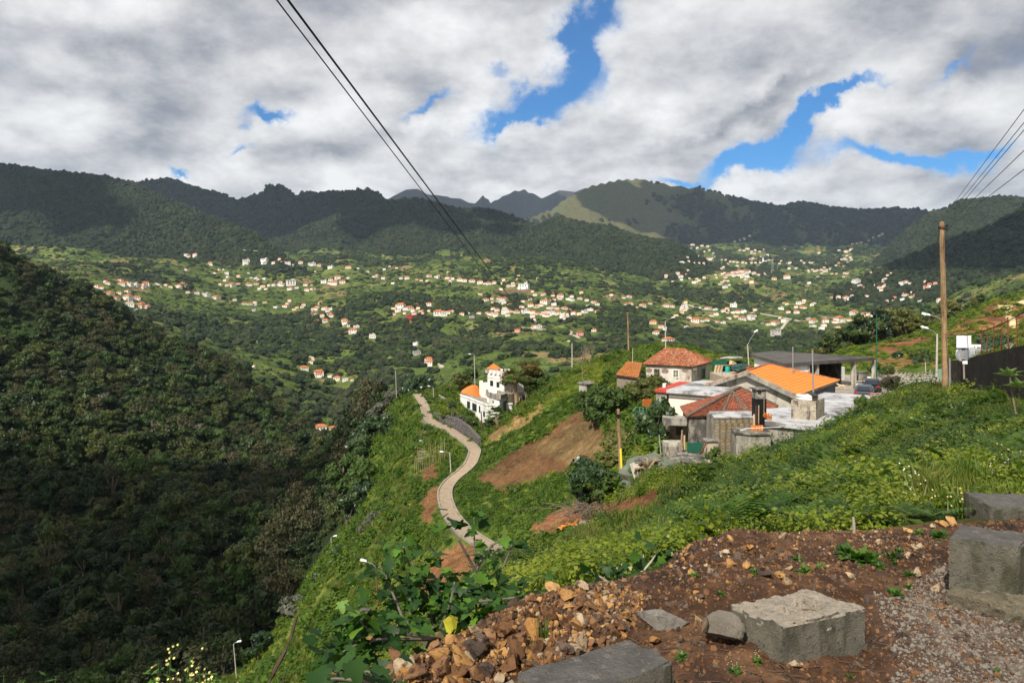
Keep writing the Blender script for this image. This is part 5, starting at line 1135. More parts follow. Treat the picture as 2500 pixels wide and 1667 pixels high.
# orange hipped roof behind
o0, o1, o2, o3 = P(*cD(590, 652), 146), P(*cD(955, 660), 138), P(*cD(1000, 560), 146), P(*cD(640, 560), 154); oz = o0.z+.35
o0, o1, o2, o3 = [Vector((v.x, v.y, oz)) for v in (o0, o1, o2, o3)]; oc = (o0+o1+o2+o3)/4; oc = Vector((P(*cD(820, 465), 146).x, 146, P(*cD(820, 465), 146).z))
m = MB(); tile_rows(m, o0, o1, oc+Vector((.9, -1, 0)), oc, .3, .5, .07, 41); tile_rows(m, o1, o2, oc+Vector((.9, -1, 0)), oc+Vector((.9, -1, 0)), .3, .5, .07, 42); tile_rows(m, o3, o0, oc, oc, .3, .5, .07, 43); tile_rows(m, o2, o3, oc, oc+Vector((.9, -1, 0)), .3, .5, .07, 44); part(m, 'roof_tiles', TILE_NEW, H, kind='stuff')
part(MB().prism(inset([xy(o0), xy(o1), xy(o2), xy(o3)], .4), -21, oz+.05), 'main_wall', WHITE, H)
# tower
PW_ = M('tower_render', (.70, .64, .58), .85, .06, .7)
ta, tb = P(*cD(1100, 300), 136), P(*cD(1425, 300), 131); tw = (tb-ta); tn = Vector((-tw.y, tw.x, 0)).normalized(); tz = P(*cD(1100, 235), 136).z
tc, td = tb+tn*4.6, ta+tn*4.6
part(MB().prism([xy(ta), xy(tb), xy(tc), xy(td)], -21, tz), 'tower', PW_, H)
m = MB()
for a, b, n in ((ta, tb, 4), (tb, tc, 3), (tc, td, 4), (td, ta, 3)):
    for k in range(n+1):
        c = a.lerp(b, k/n); m.box((c.x, c.y, tz+.33), (.72, .72, .66), math.atan2(tw.y, tw.x))
part(m, 'crenellation', PW_, H)
m = MB(); m.prism([xy(ta-tw*.01-tn*.05), xy(tb+tw*.01-tn*.05), xy(tb+tw*.01+tn*.1), xy(ta-tw*.01+tn*.1)], tz-.95, tz-.8); part(m, 'string_course', STONEP, H)
for xa, ya, xb, yb in ((1166, 384, 1198, 484), (1288, 412, 1318, 512)): window(H, xy(ta), xy(tb), *cD(xa, ya), *cD(xb, yb), frame=DKG, pane=GLASS, shutters=DKG, bars=1)
cu = P(*cD(1215, 230), 137.5); zc = P(*cD(1210, 160), 137).z; m = MB(); m.box((cu.x, cu.y, (tz-.1+zc)/2), (1.75, 1.75, zc-tz+.2)); cup = part(m, 'cupola', PW_, H)
e4 = [Vector((cu.x+sx*1.3, cu.y+sy*1.3, zc)) for sx, sy in ((-1, -1), (1, -1), (1, 1), (-1, 1))]; ap = Vector((cu.x, cu.y, zc+1.0)); m = MB()
for k in range(4): tile_rows(m, e4[k], e4[(k+1) % 4], ap, ap, .3, .4, .06, 50+k)
part(m, 'cupola_roof', TILE_NEW, cup)
m = MB(); ua, ub = P(*cD(942, 420), 140), P(*cD(1098, 470), 136.5); m.prism([xy(ua), xy(ub), xy(ub+tn*4), xy(ua+tn*4)], -21, P(*cD(1000, 435), 139).z); part(m, 'stair_wing', PW_, H)
m = MB(); m.box((ua.x+.35, ua.y+.2, P(*cD(960, 410), 140).z-.4), (.6, .6, 1.3), .3); part(m, 'corner_pier', PW_, H)
# right wing with the terrace and the green door
ra, rb, rc = P(*cD(1090, 700), 131), P(*cD(1330, 745), 125), P(*cD(1480, 735), 128.5); zr2 = rb.z; rd_ = ra+(rc-rb)
part(MB().prism([xy(ra), xy(rb), xy(rc), xy(rd_)], -22.5, zr2), 'door_wing', WHITE, H)
m = MB()
for a, b in ((ra, rb), (rb, rc), (rc, rd_)):
    c = (a+b)/2; m.box((c.x, c.y, zr2+.42), ((b-a).length+.2, .22, .7), math.atan2((b-a).y, (b-a).x)); m.box((c.x, c.y, zr2+.05), ((b-a).length+.5, .5, .14), math.atan2((b-a).y, (b-a).x))
for v in (ra, rb, rc): m.box((v.x, v.y, zr2+.55), (.5, .5, 1.1))
part(m, 'terrace_parapet', GREYC, H)
window(H, xy(ra), xy(rb), *cD(1190, 752), *cD(1232, 880), frame=WHITE, bars=1); door(H, xy(rb), xy(rc), *cD(1390, 775), *cD(1478, 985), DKG)
ea, eb = P(*cD(1482, 660), 128), P(*cD(1770, 620), 132); part(MB().prism([xy(ea), xy(eb), (eb.x, eb.y+3), (ea.x, ea.y+3)], -22, P(*cD(1482, 650), 128).z), 'beige_wing', M('beige_wall', (.42, .34, .25), .9, .3, 1, grime=(.24, .18, .12)), H)
door(H, xy(ea), xy(eb), *cD(1708, 710), *cD(1748, 800), WOODD)
# grey annex
H = empty('grey_annex', (-14.5, 148, -20), 0, 'roofless grey block annex left of the white tower house', 'outbuilding')
na, nb, nc = P(*cD(178, 655), 150), P(*cD(540, 860), 140), P(*cD(430, 625), 156); nz = na.z
for (a, b, zt_) in ((na, nb, (nz, nb.z)), (na, nc, (nz, nz)), (nc, nc+Vector((3, -5, 0)), (nz, nz))):
    d = (b-a); n = Vector((-d.y, d.x, 0)).normalized()*.12; m = MB(); m.prism([xy(a-n), xy(b-n), xy(b+n), xy(a+n)], -23, [zt_[0], zt_[1], zt_[1], zt_[0]]); part(m, 'wall', GREYC if zt_[0] != zt_[1] else LIGHTC, H)
window(H, xy(na), xy(nb), *cD(202, 672), *cD(228, 750), frame=DARKC, pane=DARK, bars=0)
# retaining wall of dark stone beside the upper path, with stones proud of it
RS = M('dark_basalt', (.10, .09, .085), .95, .5, 3, bump=.6, spots=(.19, .17, .15))
H = empty('retaining_wall', (-6, 130, -24), 0, 'dark dry stone retaining wall above the upper bend of the path', 'wall')
_i = [int(np.argmin(np.abs((HY-PW[:, 2]/PW[:, 1]*F)-y_))) for y_ in (1012, 1030, 1048, 1066, 1086)]; ww = [Vector(PW[k_])+Vector((1.25, .35, -.3)) for k_ in _i]; hh_ = [.9, 1.9, 2.4, 2.3, 1.4]
m = MB()
for i in range(4):
    a, b = ww[i], ww[i+1]; n = Vector(((b-a).y, -(b-a).x, 0)).normalized()*.3; m.prism([xy(a), xy(b), xy(b+n*-1.5), xy(a+n*-1.5)], min(a.z, b.z)-1.5, [a.z+hh_[i], b.z+hh_[i+1], b.z+hh_[i+1], a.z+hh_[i]])
part(m, 'wall_core', RS, H)
m = MB(); r = random.Random(8)
for k in range(620):
    t = r.uniform(0, 3.999); i = int(t); a, b = ww[i], ww[i+1]; c = a.lerp(b, t-i); h = hh_[i]*(1-(t-i))+hh_[i+1]*(t-i); n = Vector(((b-a).y, -(b-a).x, 0)).normalized(); n = n if n.y < 0 else -n
    m.box(c+n*.03+Vector((0, 0, r.uniform(0, h))), (r.uniform(.2, .5), .16, r.uniform(.14, .3)), math.atan2((b-a).y, (b-a).x)+r.uniform(-.1, .1), taper=.85)
part(m, 'facing_stones', RS, H, kind='stuff')
# ---------------------------------------------------------------- poles, lamps, wires, cars, walls
def gnd(v, dz=0.0): return Vector((v[0], v[1], float(gz_world(v[0], v[1]))+dz))
CONP = M('lamp_concrete', (.40, .37, .31), .9, .2, 3); WPOLE = M('pole_timber', (.27, .175, .09), .9, .35, 2.2, grime=(.11, .065, .035), gscale=1.4, bump=.3)
LAMPW = M('lamp_housing', (.72, .73, .74), .4, .08, 5)
def street_lamp(base, top, head, d, label, mat=CONP, r=.09, group=None, name='street_lamp', hs=1.0):
    """base, top, head: photo pixels at distance d"""
    b, t, h = P(*base, d), P(*top, d), P(*head, d); b = Vector((b.x, b.y, min(b.z, float(gz_world(b.x, b.y))+.05)))
    root = empty(name, b, 0, label, 'street lamp', group)
    part(MB().tube([b-Vector((0, 0, .4)), b.lerp(t, .5), t], [r*1.25, r, r*.8], 8), 'pole', mat, root)
    part(MB().tube([t-Vector((0, 0, .12)), t+(h-t)*.3+Vector((0, 0, .06)), h], [.035*hs, .03*hs, .028*hs], 6), 'arm', STEEL, root)
    v = (h-t).normalized(); m = MB(); a = math.atan2(v.y, v.x); m.box(h+v*.22*hs, (.62*hs, .20*hs, .13*hs), a, ry=-math.asin(max(-.9, min(.9, v.z)))*.6, taper=.8); m.box(h+v*.25*hs-Vector((0, 0, .08*hs)), (.42*hs, .17*hs, .05*hs), a)
    hd = part(m, 'lamp_head', LAMPW, root)
    return root
street_lamp((2304, 925), (2300, 780), cF(342, 897), 52, 'street lamp with a long arm just behind the big wooden pole')
street_lamp((2285, 927), (2288, 815), cF(325, 1026), 58, 'shorter concrete street lamp left of the big wooden pole')
street_lamp(cC(285, 360), cC(252, 5), (1843, 811.5), 88, 'street lamp standing against the white garage wall')
street_lamp((1626, 856), (1624, 784), (1640, 776), 112, 'street lamp rising behind the lichened stone house roof')
street_lamp(c2(590, 962), c2(575, 710), c2(528, 703), 97, 'leaning lamp at the bend of the winding path', r=.08)
street_lamp(c2(443, 862), c2(411, 645), c2(380, 630), 118, 'slender lamp left of the path below the stepped stones', r=.07)
street_lamp(c2(460, 342), c2(458, 251), c2(434, 241), 150, 'lamp above the upper end of the path beside dark trees', r=.07)
street_lamp(c2(756, 192), c2(748, 16), c2(724, 12), 150, 'tall lamp standing behind the orange roof of the tower house', r=.08)
street_lamp((581, 1690), (570, 1571), (580, 1566), 86, 'lamp at the foot of the green slope by the dark woods', r=.07)
street_lamp((811, 1356), (808, 1312), (815, 1308.6), 105, 'small lamp beside the dark bushes on the far edge of the slope', r=.06)
street_lamp(cG(470, 992), cG(441, 495), cG(350, 449), 65, 'lamp on a rusty brown pole rising through the fig leaves', mat=RUST, r=.075, hs=1.1)
def pole(base, top, d, r, mat, label, cat='pole', name='utility_pole', d2=None, group=None):
    b, t = P(*base, d), P(*top, d2 or d); b.z = min(b.z, float(gz_world(b.x, b.y))); root = empty(name, b, 0, label, cat, group)
    part(MB().tube([b-Vector((0, 0, .5)), b.lerp(t, .5), t], [r*1.15, r, r*.85], 10), 'shaft', mat, root); return root, b, t
R, b, POLE_TOP = pole((2309, 926), (2299, 541), 34, .128, WPOLE, 'tall weathered wooden utility pole at the right of the road')
for k in range(3):
    m = MB(); v = POLE_TOP+Vector(((-1)**k*.2, -.12, -.28-.1*k)); m.box((POLE_TOP+v)/2+Vector((0, 0, -.12)), (.28, .08, .06), .3*k); m.lathe([(.03, 0), (.055, .03), (.04, .07), (.06, .10), (.02, .13)], 8, v); part(m, 'insulator', BLACK, R)
part(MB().lathe([(.15, 0), (.15, .10)], 10, POLE_TOP+Vector((0, 0, -.36))), 'steel_band', RUST, R)
pole(cE(155, 1325), cE(148, 430), 36, .06, CONP, 'thin concrete post tight against the big wooden pole', 'post', 'concrete_post')
R, b, t = pole((1517, 1190), (1509.5, 998), 51, .13, WPOLE, 'grey wooden pole with a yellow painted lower half above the red soil')
m = MB(); a = b.lerp(t, .04); c = b.lerp(t, .50); m.tube([a+Vector((.05, -.10, 0)), c+Vector((.05, -.10, 0))], .085, 8); part(m, 'yellow_guard', M('yellow_plastic', (.72, .58, .04), .5, .08, 3), R)
m = MB(); m.box(t+Vector((0, -.1, -.5)), (.34, .2, .25)); part(m, 'junction_box', BLACK, R)
R, b, t = pole((1535, 868), (1532.5, 762), 128, .14, WPOLE, 'wooden power pole with a crossarm on the dry knoll'); part(MB().box(t+Vector((0, 0, -.3)), (1.5, .1, .12), .4), 'crossarm', WOODD, R)
pole((1396.8, 900), (1396.5, 838), 126, .10, CONP, 'pale concrete pole beside the bare tree'); pole((1544.5, 884), (1544.5, 851), 100, .05, CONP, 'short thin post behind the orange lean-to', 'post', 'concrete_post')
pole((2140.5, 935), (2140, 767), 84, .06, M('green_pole', (.01, .10, .07), .5, .1, 3), 'slim dark green pole at the corner of the garage', 'pole', 'green_pole')
pole(cC(1160, 690), cC(1138, 85), 60, .07, STEEL, 'steel roof mast standing on the terrace roof before the garage', 'mast', 'roof_mast'); pole(cC(873, 420), cC(872, 35), 72, .06, STEEL, 'shorter steel mast behind the orange roof ridge', 'mast', 'roof_mast')
pole(cD(1005, 1315), cD(976, 970), 120, .11, WOODD, 'dark leaning pole in front of the white tower house'); pole((2261, 926), (2259.5, 884), 62, .045, CONP, 'small post with a light cap beside the third car', 'post', 'concrete_post')
pole((968, 940), (966, 905), 170, .08, CONP, 'thin pole beside the dark trees beyond the path', 'pole')
# bean stakes
BS = MB(); BS.tube([(0, 0, -.3), (.02, .01, 1.2), (.05, 0, 2.5)], [.022, .02, .014], 4); bsm = BS.mesh('bean_stake', M('cane', (.38, .30, .16), .85, .25, 3))
for k in range(30):
    t = k/29; x, y = c2(322+ (k % 15)*15.5, 1085-(k % 15)*9-(k//15)*28); d = 100+((k//15)*5)+(k % 15)*.35
    v = gnd(P(x, y, d)); o = link('bean_stake', bsm); o.location = v; o.rotation_euler = (random.uniform(-.12, .12), random.uniform(-.12, .12), 0); s = random.uniform(.75, 1.25); o.scale = (1, 1, s)
    tag(o, 'thin cane stake in the bean rows left of the path', 'stake', 'bean stakes beside the path')
# stepped stones running down the slope left of the path
STS = MB().box((0, 0, 0), (1.3, .6, .26), taper=.9).mesh('stone_step', M('step_stone', (.17, .145, .11), .95, .3, 3))
for k in range(26):
    t = k/25; x = 1034-8*t+8*math.sin(t*5)+ (12*t if t > .7 else 0); y = 1012+t*178; d = np.interp(y, [1010, 1190], [146, 104]); v = gnd(P(x, y, d), .06)
    o = link('stone_step', STS); o.location = v; o.rotation_euler = (0, 0, random.uniform(-.2, .2)); tag(o, 'flat stone step in the row climbing the green slope left of the path', 'step', 'stone steps on the green slope')
# power lines
def wire(a, b, r, label, sag=.0, group=None, n=14):
    a, b = Vector(a), Vector(b); pts = []
    for k in range(n+1): t = k/n; p = a.lerp(b, t); p.z -= sag*4*t*(1-t); pts.append(p)
    o = MB().tube(pts, r, 5).build('power_line', M('black_cable', (.012, .012, .013), .5)); return tag(o, label, 'cable', group)
def ext(a, b, t): return a+(b-a)*t
a, b = P(703, 0, 9), P(1376, 902, 130); wire(ext(a, b, -.035), b, .018, 'thicker black power line crossing the sky from the top of the picture')
a, b = P(675, 0, 9.5), P(1350, 884, 128); wire(ext(a, b, -.035), b, .012, 'thinner black power line running just left of the thick one')
for k, (x, y, lb) in enumerate(((2500, 268, 'topmost wire of the fan rising to the right edge'), (2500, 300, 'second wire of the fan rising to the right edge'), (2500, 318, 'middle wire of the fan at the right edge'), (2500, 368, 'fourth wire of the fan rising to the right edge'), (2500, 414, 'lowest wire of the fan rising to the right edge'))):
    a = P(x, y, 13); b = POLE_TOP+Vector((.1*(k-2), 0, -.18-.05*k)); wire(ext(a, b, -.25), b, .008, lb+' from the wooden pole')
wire(POLE_TOP+Vector((-.1, 0, -.5)), P(2232, 735, 155), .018, 'drooping pair cable from the wooden pole down to the dark trees', 2.4); wire(POLE_TOP+Vector((-.1, 0, -.4)), P(2150, 650, 420), .014, 'long thin cable from the pole towards the far village', 6)
wire(P(2520, 750, 20), P(2306, 815, 34.2), .016, 'black cable sagging above the green roof to the pole', .35); wire(P(2520, 800, 22), P(2390, 850, 36), .012, 'lower slack cable over the dark wall', .2)
# road sign seen from behind with a round mirror
d = 29; R = empty('road_sign', gnd(P(2354, 915, d)), 0, 'back of a white rectangular road sign above a round grey disc on one post', 'road sign')
part(MB().tube([P(2354, 925, d), P(2350.5, 818, d)], .035, 8), 'post', M('sign_post', (.26, .21, .17), .7, .2, 3), R)
c = P(2351, 834, d); m = MB(); m.box(c+Vector((0, -.05, 0)), (.62, .02, .52)); part(m, 'plate', M('sign_back', (.68, .69, .70), .5, .04, 2), R)
c = P(2352.3, 865, d); m = MB(); m.lathe([(.0, .0), (.30, .0), (.325, .02), (.30, .04), (.12, .05), (.02, .055)], 28); m.v = [(c.x+v[0], c.y+.05-v[2], c.z+v[1]) for v in m.v]; part(m, 'round_disc', M('disc_back', (.28, .31, .36), .4, .12, 3, metal=.3, col2=(.45, .42, .38)), R)
c = P(2354, 884.5, d); m = MB(); m.box(c+Vector((0, -.05, 0)), (.21, .015, .14)); part(m, 'small_plate', M('sign_back', (.68, .69, .70)), R)
m = MB()
for y in (823, 848, 852, 878): m.box(P(2351.3, y, d)+Vector((0, -.03, 0)), (.13, .05, .03))
part(m, 'brackets', BLACK, R)
# dark wall at the right with posts and wires on top
BW = M('black_stone_wall', (.028, .022, .017), .97, .5, 1.4, bump=.5, grime=(.010, .009, .007), spots=(.06, .045, .03))
R = empty('stone_wall', P(2366, 900, 36), 0, 'long nearly black moss stained wall along the right of the road', 'wall')
W0, K, W1, W2 = P(2322, 881, 37.5), P(2366, 879, 36), P(2500, 850, 25), P(2760, 800, 17)
pts = [W0, K, W1, W2]; m = MB()
for a, b in zip(pts[:-1], pts[1:]):
    n = Vector(((b-a).y, -(b-a).x, 0)).normalized()*.2; m.prism([xy(a), xy(b), xy(b-n*2), xy(a-n*2)] if n.y < 0 else [xy(a), xy(b), xy(b+n*2), xy(a+n*2)], -6.5, [a.z, b.z, b.z, a.z])
part(m, 'masonry', BW, R)
m = MB(); r = random.Random(3)
for k in range(300):
    t = r.uniform(0, .999); p = K.lerp(W1, t); q = Vector(((W1-K).y, -(W1-K).x, 0)).normalized(); q = q if q.x < 0 else -q
    m.box((p.x+q.x*.05, p.y+q.y*.05, p.z-r.uniform(.05, 2.2)), (r.uniform(.25, .55), .12, r.uniform(.15, .32)), math.atan2((W1-K).y, (W1-K).x)+r.uniform(-.05, .05), taper=.85)
part(m, 'facing_stones', BW, R, kind='stuff')
FP = MB().tube([(0, 0, -.4), (0, 0, 1.5)], .028, 5).mesh('fence_post', RUST); posts = []
for k in range(7):
    p = K.lerp(W1, .16+.13*k); o = link('fence_post', FP); o.location = (p.x+.5, p.y+.3, p.z); o.rotation_euler = (random.uniform(-.04, .04), random.uniform(-.04, .04), 0); posts.append(o.location.copy())
    tag(o, 'rusty fence post standing on top of the dark wall', 'fence post', 'rusty posts on the dark wall')
for k in range(3):
    o = MB().tube([p+Vector((0, 0, .4+.45*k)) for p in posts], .008, 4).build('fence_wire', RUST); tag(o, ['lowest', 'middle', 'top'][k]+' wire strung along the rusty posts on the wall', 'wire')
# green posts by the pole
m = MB(); R = empty('mesh_gate', gnd(P(2297, 925, 40)), 0, 'pale green metal railing behind the foot of the wooden pole', 'railing')
for k in range(6): m.tube([P(*cE(62+k*16, 1335), 40), P(*cE(62+k*16, 1182), 40)], .018, 5)
m.tube([P(*cE(55, 1190), 40), P(*cE(150, 1186), 40)], .018, 5); part(m, 'bars', M('pale_green', (.22, .34, .28), .6), R)
for k, x in enumerate((255, 268)): pole(cE(x, 1285), cE(x-10, 1000+20*k), 35.5, .03, STEEL, ['steel tube post right of the wooden pole', 'second steel tube post close to the dark wall'][k], 'post', 'steel_post')
# building with the green roof behind the wall
R = empty('green_roofed_shed', P(2420, 872, 50), 0, 'white walled shed with a dark green sheet roof behind the dark wall', 'shed')
u0, u1 = P(*cE(560, 836), 52), P(*cE(1075, 850), 47); part(MB().prism([xy(u0), xy(u1), (u1.x+3, u1.y+5), (u0.x+3, u0.y+5)], -6, [u0.z, u1.z, u1.z, u0.z]), 'wall', WG, R)
g = [P(*cE(750, 832), 50), P(*cE(1120, 850), 46.6), P(*cE(1150, 722), 52), P(*cE(760, 765), 56)]; m = MB()
for k in range(26):
    a, b = g[0].lerp(g[1], k/26), g[0].lerp(g[1], (k+.93)/26); c, e = g[3].lerp(g[2], (k+.93)/26), g[3].lerp(g[2], k/26); up = Vector((0, 0, .05)); mid0, mid1 = (a+b)/2+up, (c+e)/2+up; m.add([a, mid0, mid1, e], [(0, 1, 2, 3)]); m.add([mid0, b, c, mid1], [(0, 1, 2, 3)])
part(m, 'sheet_roof', GREEN, R)
# cars
CARM = M('car_paint_blue', (.012, .02, .035), .22, .1, 1, spec=.6, metal=.3); CARG = M('car_paint_grey', (.06, .075, .095), .25, .1, 1, spec=.6, metal=.3); TYRE = M('tyre_rubber', (.012, .012, .012), .9)
def car(loc, rz, mat, label, tall=1.0):
    R = empty('parked_car', loc, rz, label, 'car'); prof = [(-2.1, .35), (-2.12, .75), (-1.95, .92), (-1.5, 1.0), (-.95, 1.02), (.85, 1.0), (1.55, .92), (2.0, .78), (2.1, .55), (2.08, .32)]
    top = [(-1.75, .98), (-1.35, 1.40*tall), (-.9, 1.47*tall), (.15, 1.47*tall), (.55, 1.36*tall), (1.15, .99)]
    def ex(pr, w0, w1):
        m = MB(); n = len(pr); z0 = min(p[1] for p in pr); z1 = max(p[1] for p in pr)
        for s in (-1, 1): m.v += [(p[0], s*(w0+(w1-w0)*(p[1]-z0)/(z1-z0+1e-6)), p[1]) for p in pr]; m.mi
        m.f = [tuple(range(n)), tuple(range(2*n-1, n-1, -1))]+[(i, n+i, n+(i+1) % n, (i+1) % n) for i in range(n)]; m.mi = [0]*len(m.f); return m
    def lp(m, nm, mt, par=R): return m.build(nm, mt, par)
    lp(ex(prof, .86, .86), 'body', mat); lp(ex(top, .80, .60), 'cabin', mat)
    m = MB(); m.add([(-1.80, .62, 1.02), (-1.80, -.62, 1.02), (-1.42, -.53, 1.38*tall), (-1.42, .53, 1.38*tall)], [(0, 1, 2, 3)]); lp(m, 'rear_window', GLASS); m = MB(); m.add([(1.17, -.66, 1.02), (1.17, .66, 1.02), (.60, .54, 1.35*tall), (.60, -.54, 1.35*tall)], [(0, 1, 2, 3)]); lp(m, 'windscreen', GLASS)
    for s in (-1, 1):
        for xa, xb in ((-1.3, -.45), (-.38, .75)): m = MB(); m.add([(xa, s*.805, 1.04), (xb, s*.805, 1.04), (xb-.12 if xb < 0 else xb-.35, s*.665, 1.39*tall), (xa+.15, s*.665, 1.39*tall)], [(0, 1, 2, 3) if s > 0 else (3, 2, 1, 0)]); lp(m, 'side_window', GLASS)
        m = MB().box((-2.08, s*.66, .82), (.10, .30, .16)); lp(m, 'tail_light', M('tail_light', (.45, .012, .01), .25)); m = MB().box((2.0, s*.62, .70), (.14, .32, .14)); lp(m, 'headlight', M('headlight_glass', (.6, .62, .65), .15)); m = MB().box((.72, s*.98, 1.02), (.14, .22, .13)); lp(m, 'wing_mirror', mat)
        for xw in (-1.3, 1.32):
            m = MB(); m.lathe([(.12, 0), (.31, .02), (.32, .10), (.31, .19), (.12, .2)], 16); m.v = [(xw+v[0], s*(.70)+ (v[2]*s), .32+v[1]) for v in m.v]; w = lp(m, 'wheel', TYRE)
    m = MB().box((-2.13, 0, .48), (.08, 1.6, .22)); lp(m, 'bumper', BLACK)
    return R
v = P(*cC(1960, 560), 78); car((v.x, v.y, -9.2), 1.05, CARM, 'dark blue car parked farther back near the garage pillar', 1.05)
v = P(*cC(1850, 690), 70.5); car((v.x, v.y, -9.0), 1.05, CARG, 'dark grey car with a red tail light in front of the blue car')
v = P(2250, 955, 55); car((v.x, v.y, gz_world(v.x, v.y)-.25), 1.2, CARG, 'silver grey car roof showing above the hedge bank near the pole')
for k in range(2):
    m = MB(); x = v.x+(.52*k-.26); m.tube([(x-.45, v.y-.9, float(gz_world(v.x, v.y))+1.32), (x+.2, v.y+.9, float(gz_world(v.x, v.y))+1.32)], .03, 5); tag(m.build('roof_rail', STEEL), ['left', 'right'][k]+' steel roof rail on the car near the pole', 'roof rail')
# clipped round bush
def bush(x, y, d, r, mat, label, cat='bush', zs=1.0, seed=0, per=80, lobes=14, leaf=.26, name='bush', stem=True, base=True, group=None, flat=.8):
    v = P(x, y, d); R = empty(name, gnd(v, -.1) if base else v, random.uniform(0, 6.28), label, cat, group)
    dz = v.z-R.location.z
    me = crown_mesh('foliage', 900+seed, mat, lobes, per, leaf, flat, 1.0, True); o = link('foliage', me, None, R); o.scale = (r, r, r*zs); o.location = (0, 0, dz)
    if stem:
        m = MB()
        for k in range(4): a = k*1.6+seed; m.tube([(0, 0, -.2), (r*.15*math.cos(a), r*.15*math.sin(a), dz*.5), (r*.4*math.cos(a), r*.4*math.sin(a), dz+r*.2)], [.07*r**.5, .05*r**.5, .02], 5)
        m.build('stem', BARK, R)
    return R
HEDG = leafmat('leaves_hedge', [(.035, .032, .014), (.055, .05, .02), (.075, .065, .028)], .1)
bush(*cC(2205, 535), 66, 1.25, HEDG, 'large clipped round brownish bush in front of the parked cars', 'bush', .78, 1, 190, 22, .13, 'clipped_bush')
SHR = leafmat('leaves_shrub', [(.022, .05, .009), (.05, .085, .016), (.085, .12, .025)], .25)
LOQ = leafmat('leaves_loquat', [(.010, .026, .008), (.022, .048, .012), (.045, .075, .02)], .15, .35, .45)
BRZ = leafmat('leaves_bronze', [(.06, .055, .012), (.11, .085, .018), (.16, .10, .025)], .3)
GRY = leafmat('leaves_grey', [(.06, .065, .045), (.09, .095, .065), (.13, .13, .095)], .15)
bush(1485, 985, 76, 2.7, SHR, 'broad light green tree left of the cream house', 'tree', 1.2, 2, 110, 18, .22, 'garden_tree'); bush(1450, 1002, 79, 1.9, SHR, 'smaller green bush at the top corner of the brown field', 'bush', 1, 3)
bush(1588, 940, 81, 2.6, OLV, 'round olive green tree behind the red roof strip', 'tree', .95, 4, 110, 18, .2, 'garden_tree'); bush(1560, 955, 79, 2.0, OLV, 'olive bush joining the round tree by the red roof', 'bush', .9, 5)
bush(1602, 1028, 61, 2.0, LOQ, 'dark glossy leaved tree below the cream wall', 'tree', 1.35, 6, 100, 16, .3, 'garden_tree'); bush(1612, 1090, 57, 1.5, LOQ, 'dark shrub beside the wash sink', 'bush', 1.2, 7)
bush(1540, 1075, 62, 2.7, OLV, 'wide olive bush between the pole and the old house', 'bush', .95, 8, 110, 18, .2); bush(1500, 1110, 58, 2.0, OLV, 'olive bush just left of the yellow marked pole', 'bush', .9, 9)
bush(1440, 1172, 51, 2.0, LOQ, 'dark round bush above the red soil patch', 'bush', 1.2, 10, 110, 18, .22); bush(1478, 1190, 50, 1.6, SHR, 'shrub with small leaves right of the dark round bush', 'bush', 1.1, 11); bush(1412, 1190, 52, 1.0, SHR, 'low green bush left of the dark round bush', 'bush', 1, 12)
bush(1530, 1210, 49, .8, SHR, 'little bush at the foot of the yellow marked pole', 'bush', .9, 13); bush(1420, 975, 95, 1.5, SHR, 'green bush in front of the little grey shed', 'bush', 1, 14)
bush(1745, 1122, 44, 1.0, SHR, 'small feathery shrub below the block wall', 'bush', 1.2, 15, 70, 10, .16); bush(2110, 990, 40, .75, SHR, 'spiky green shrub at the corner of the terrace roof', 'bush', 1.3, 16, 130, 12, .10)
bush(1286, 908, 128, 3.6, BRZ, 'bronze leaved tree behind the palm by the tower house', 'tree', .9, 17, 110, 18, .2, 'garden_tree'); bush(1250, 925, 130, 2.2, BRZ, 'smaller bronze tree against the white tower', 'tree', 1.1, 18); bush(1310, 925, 127, 2.6, SHR, 'green tree right of the bronze tree', 'tree', .9, 19)
bush(1128, 925, 152, 3.0, OLV, 'yellow green bush behind the orange roof of the tower house', 'bush', .8, 20); bush(1105, 950, 156, 2.0, OLV, 'low yellow green bush above the grey annex', 'bush', .8, 21); bush(1150, 912, 158, 2.4, SHR, 'green bush left of the white tower', 'bush', .9, 22)
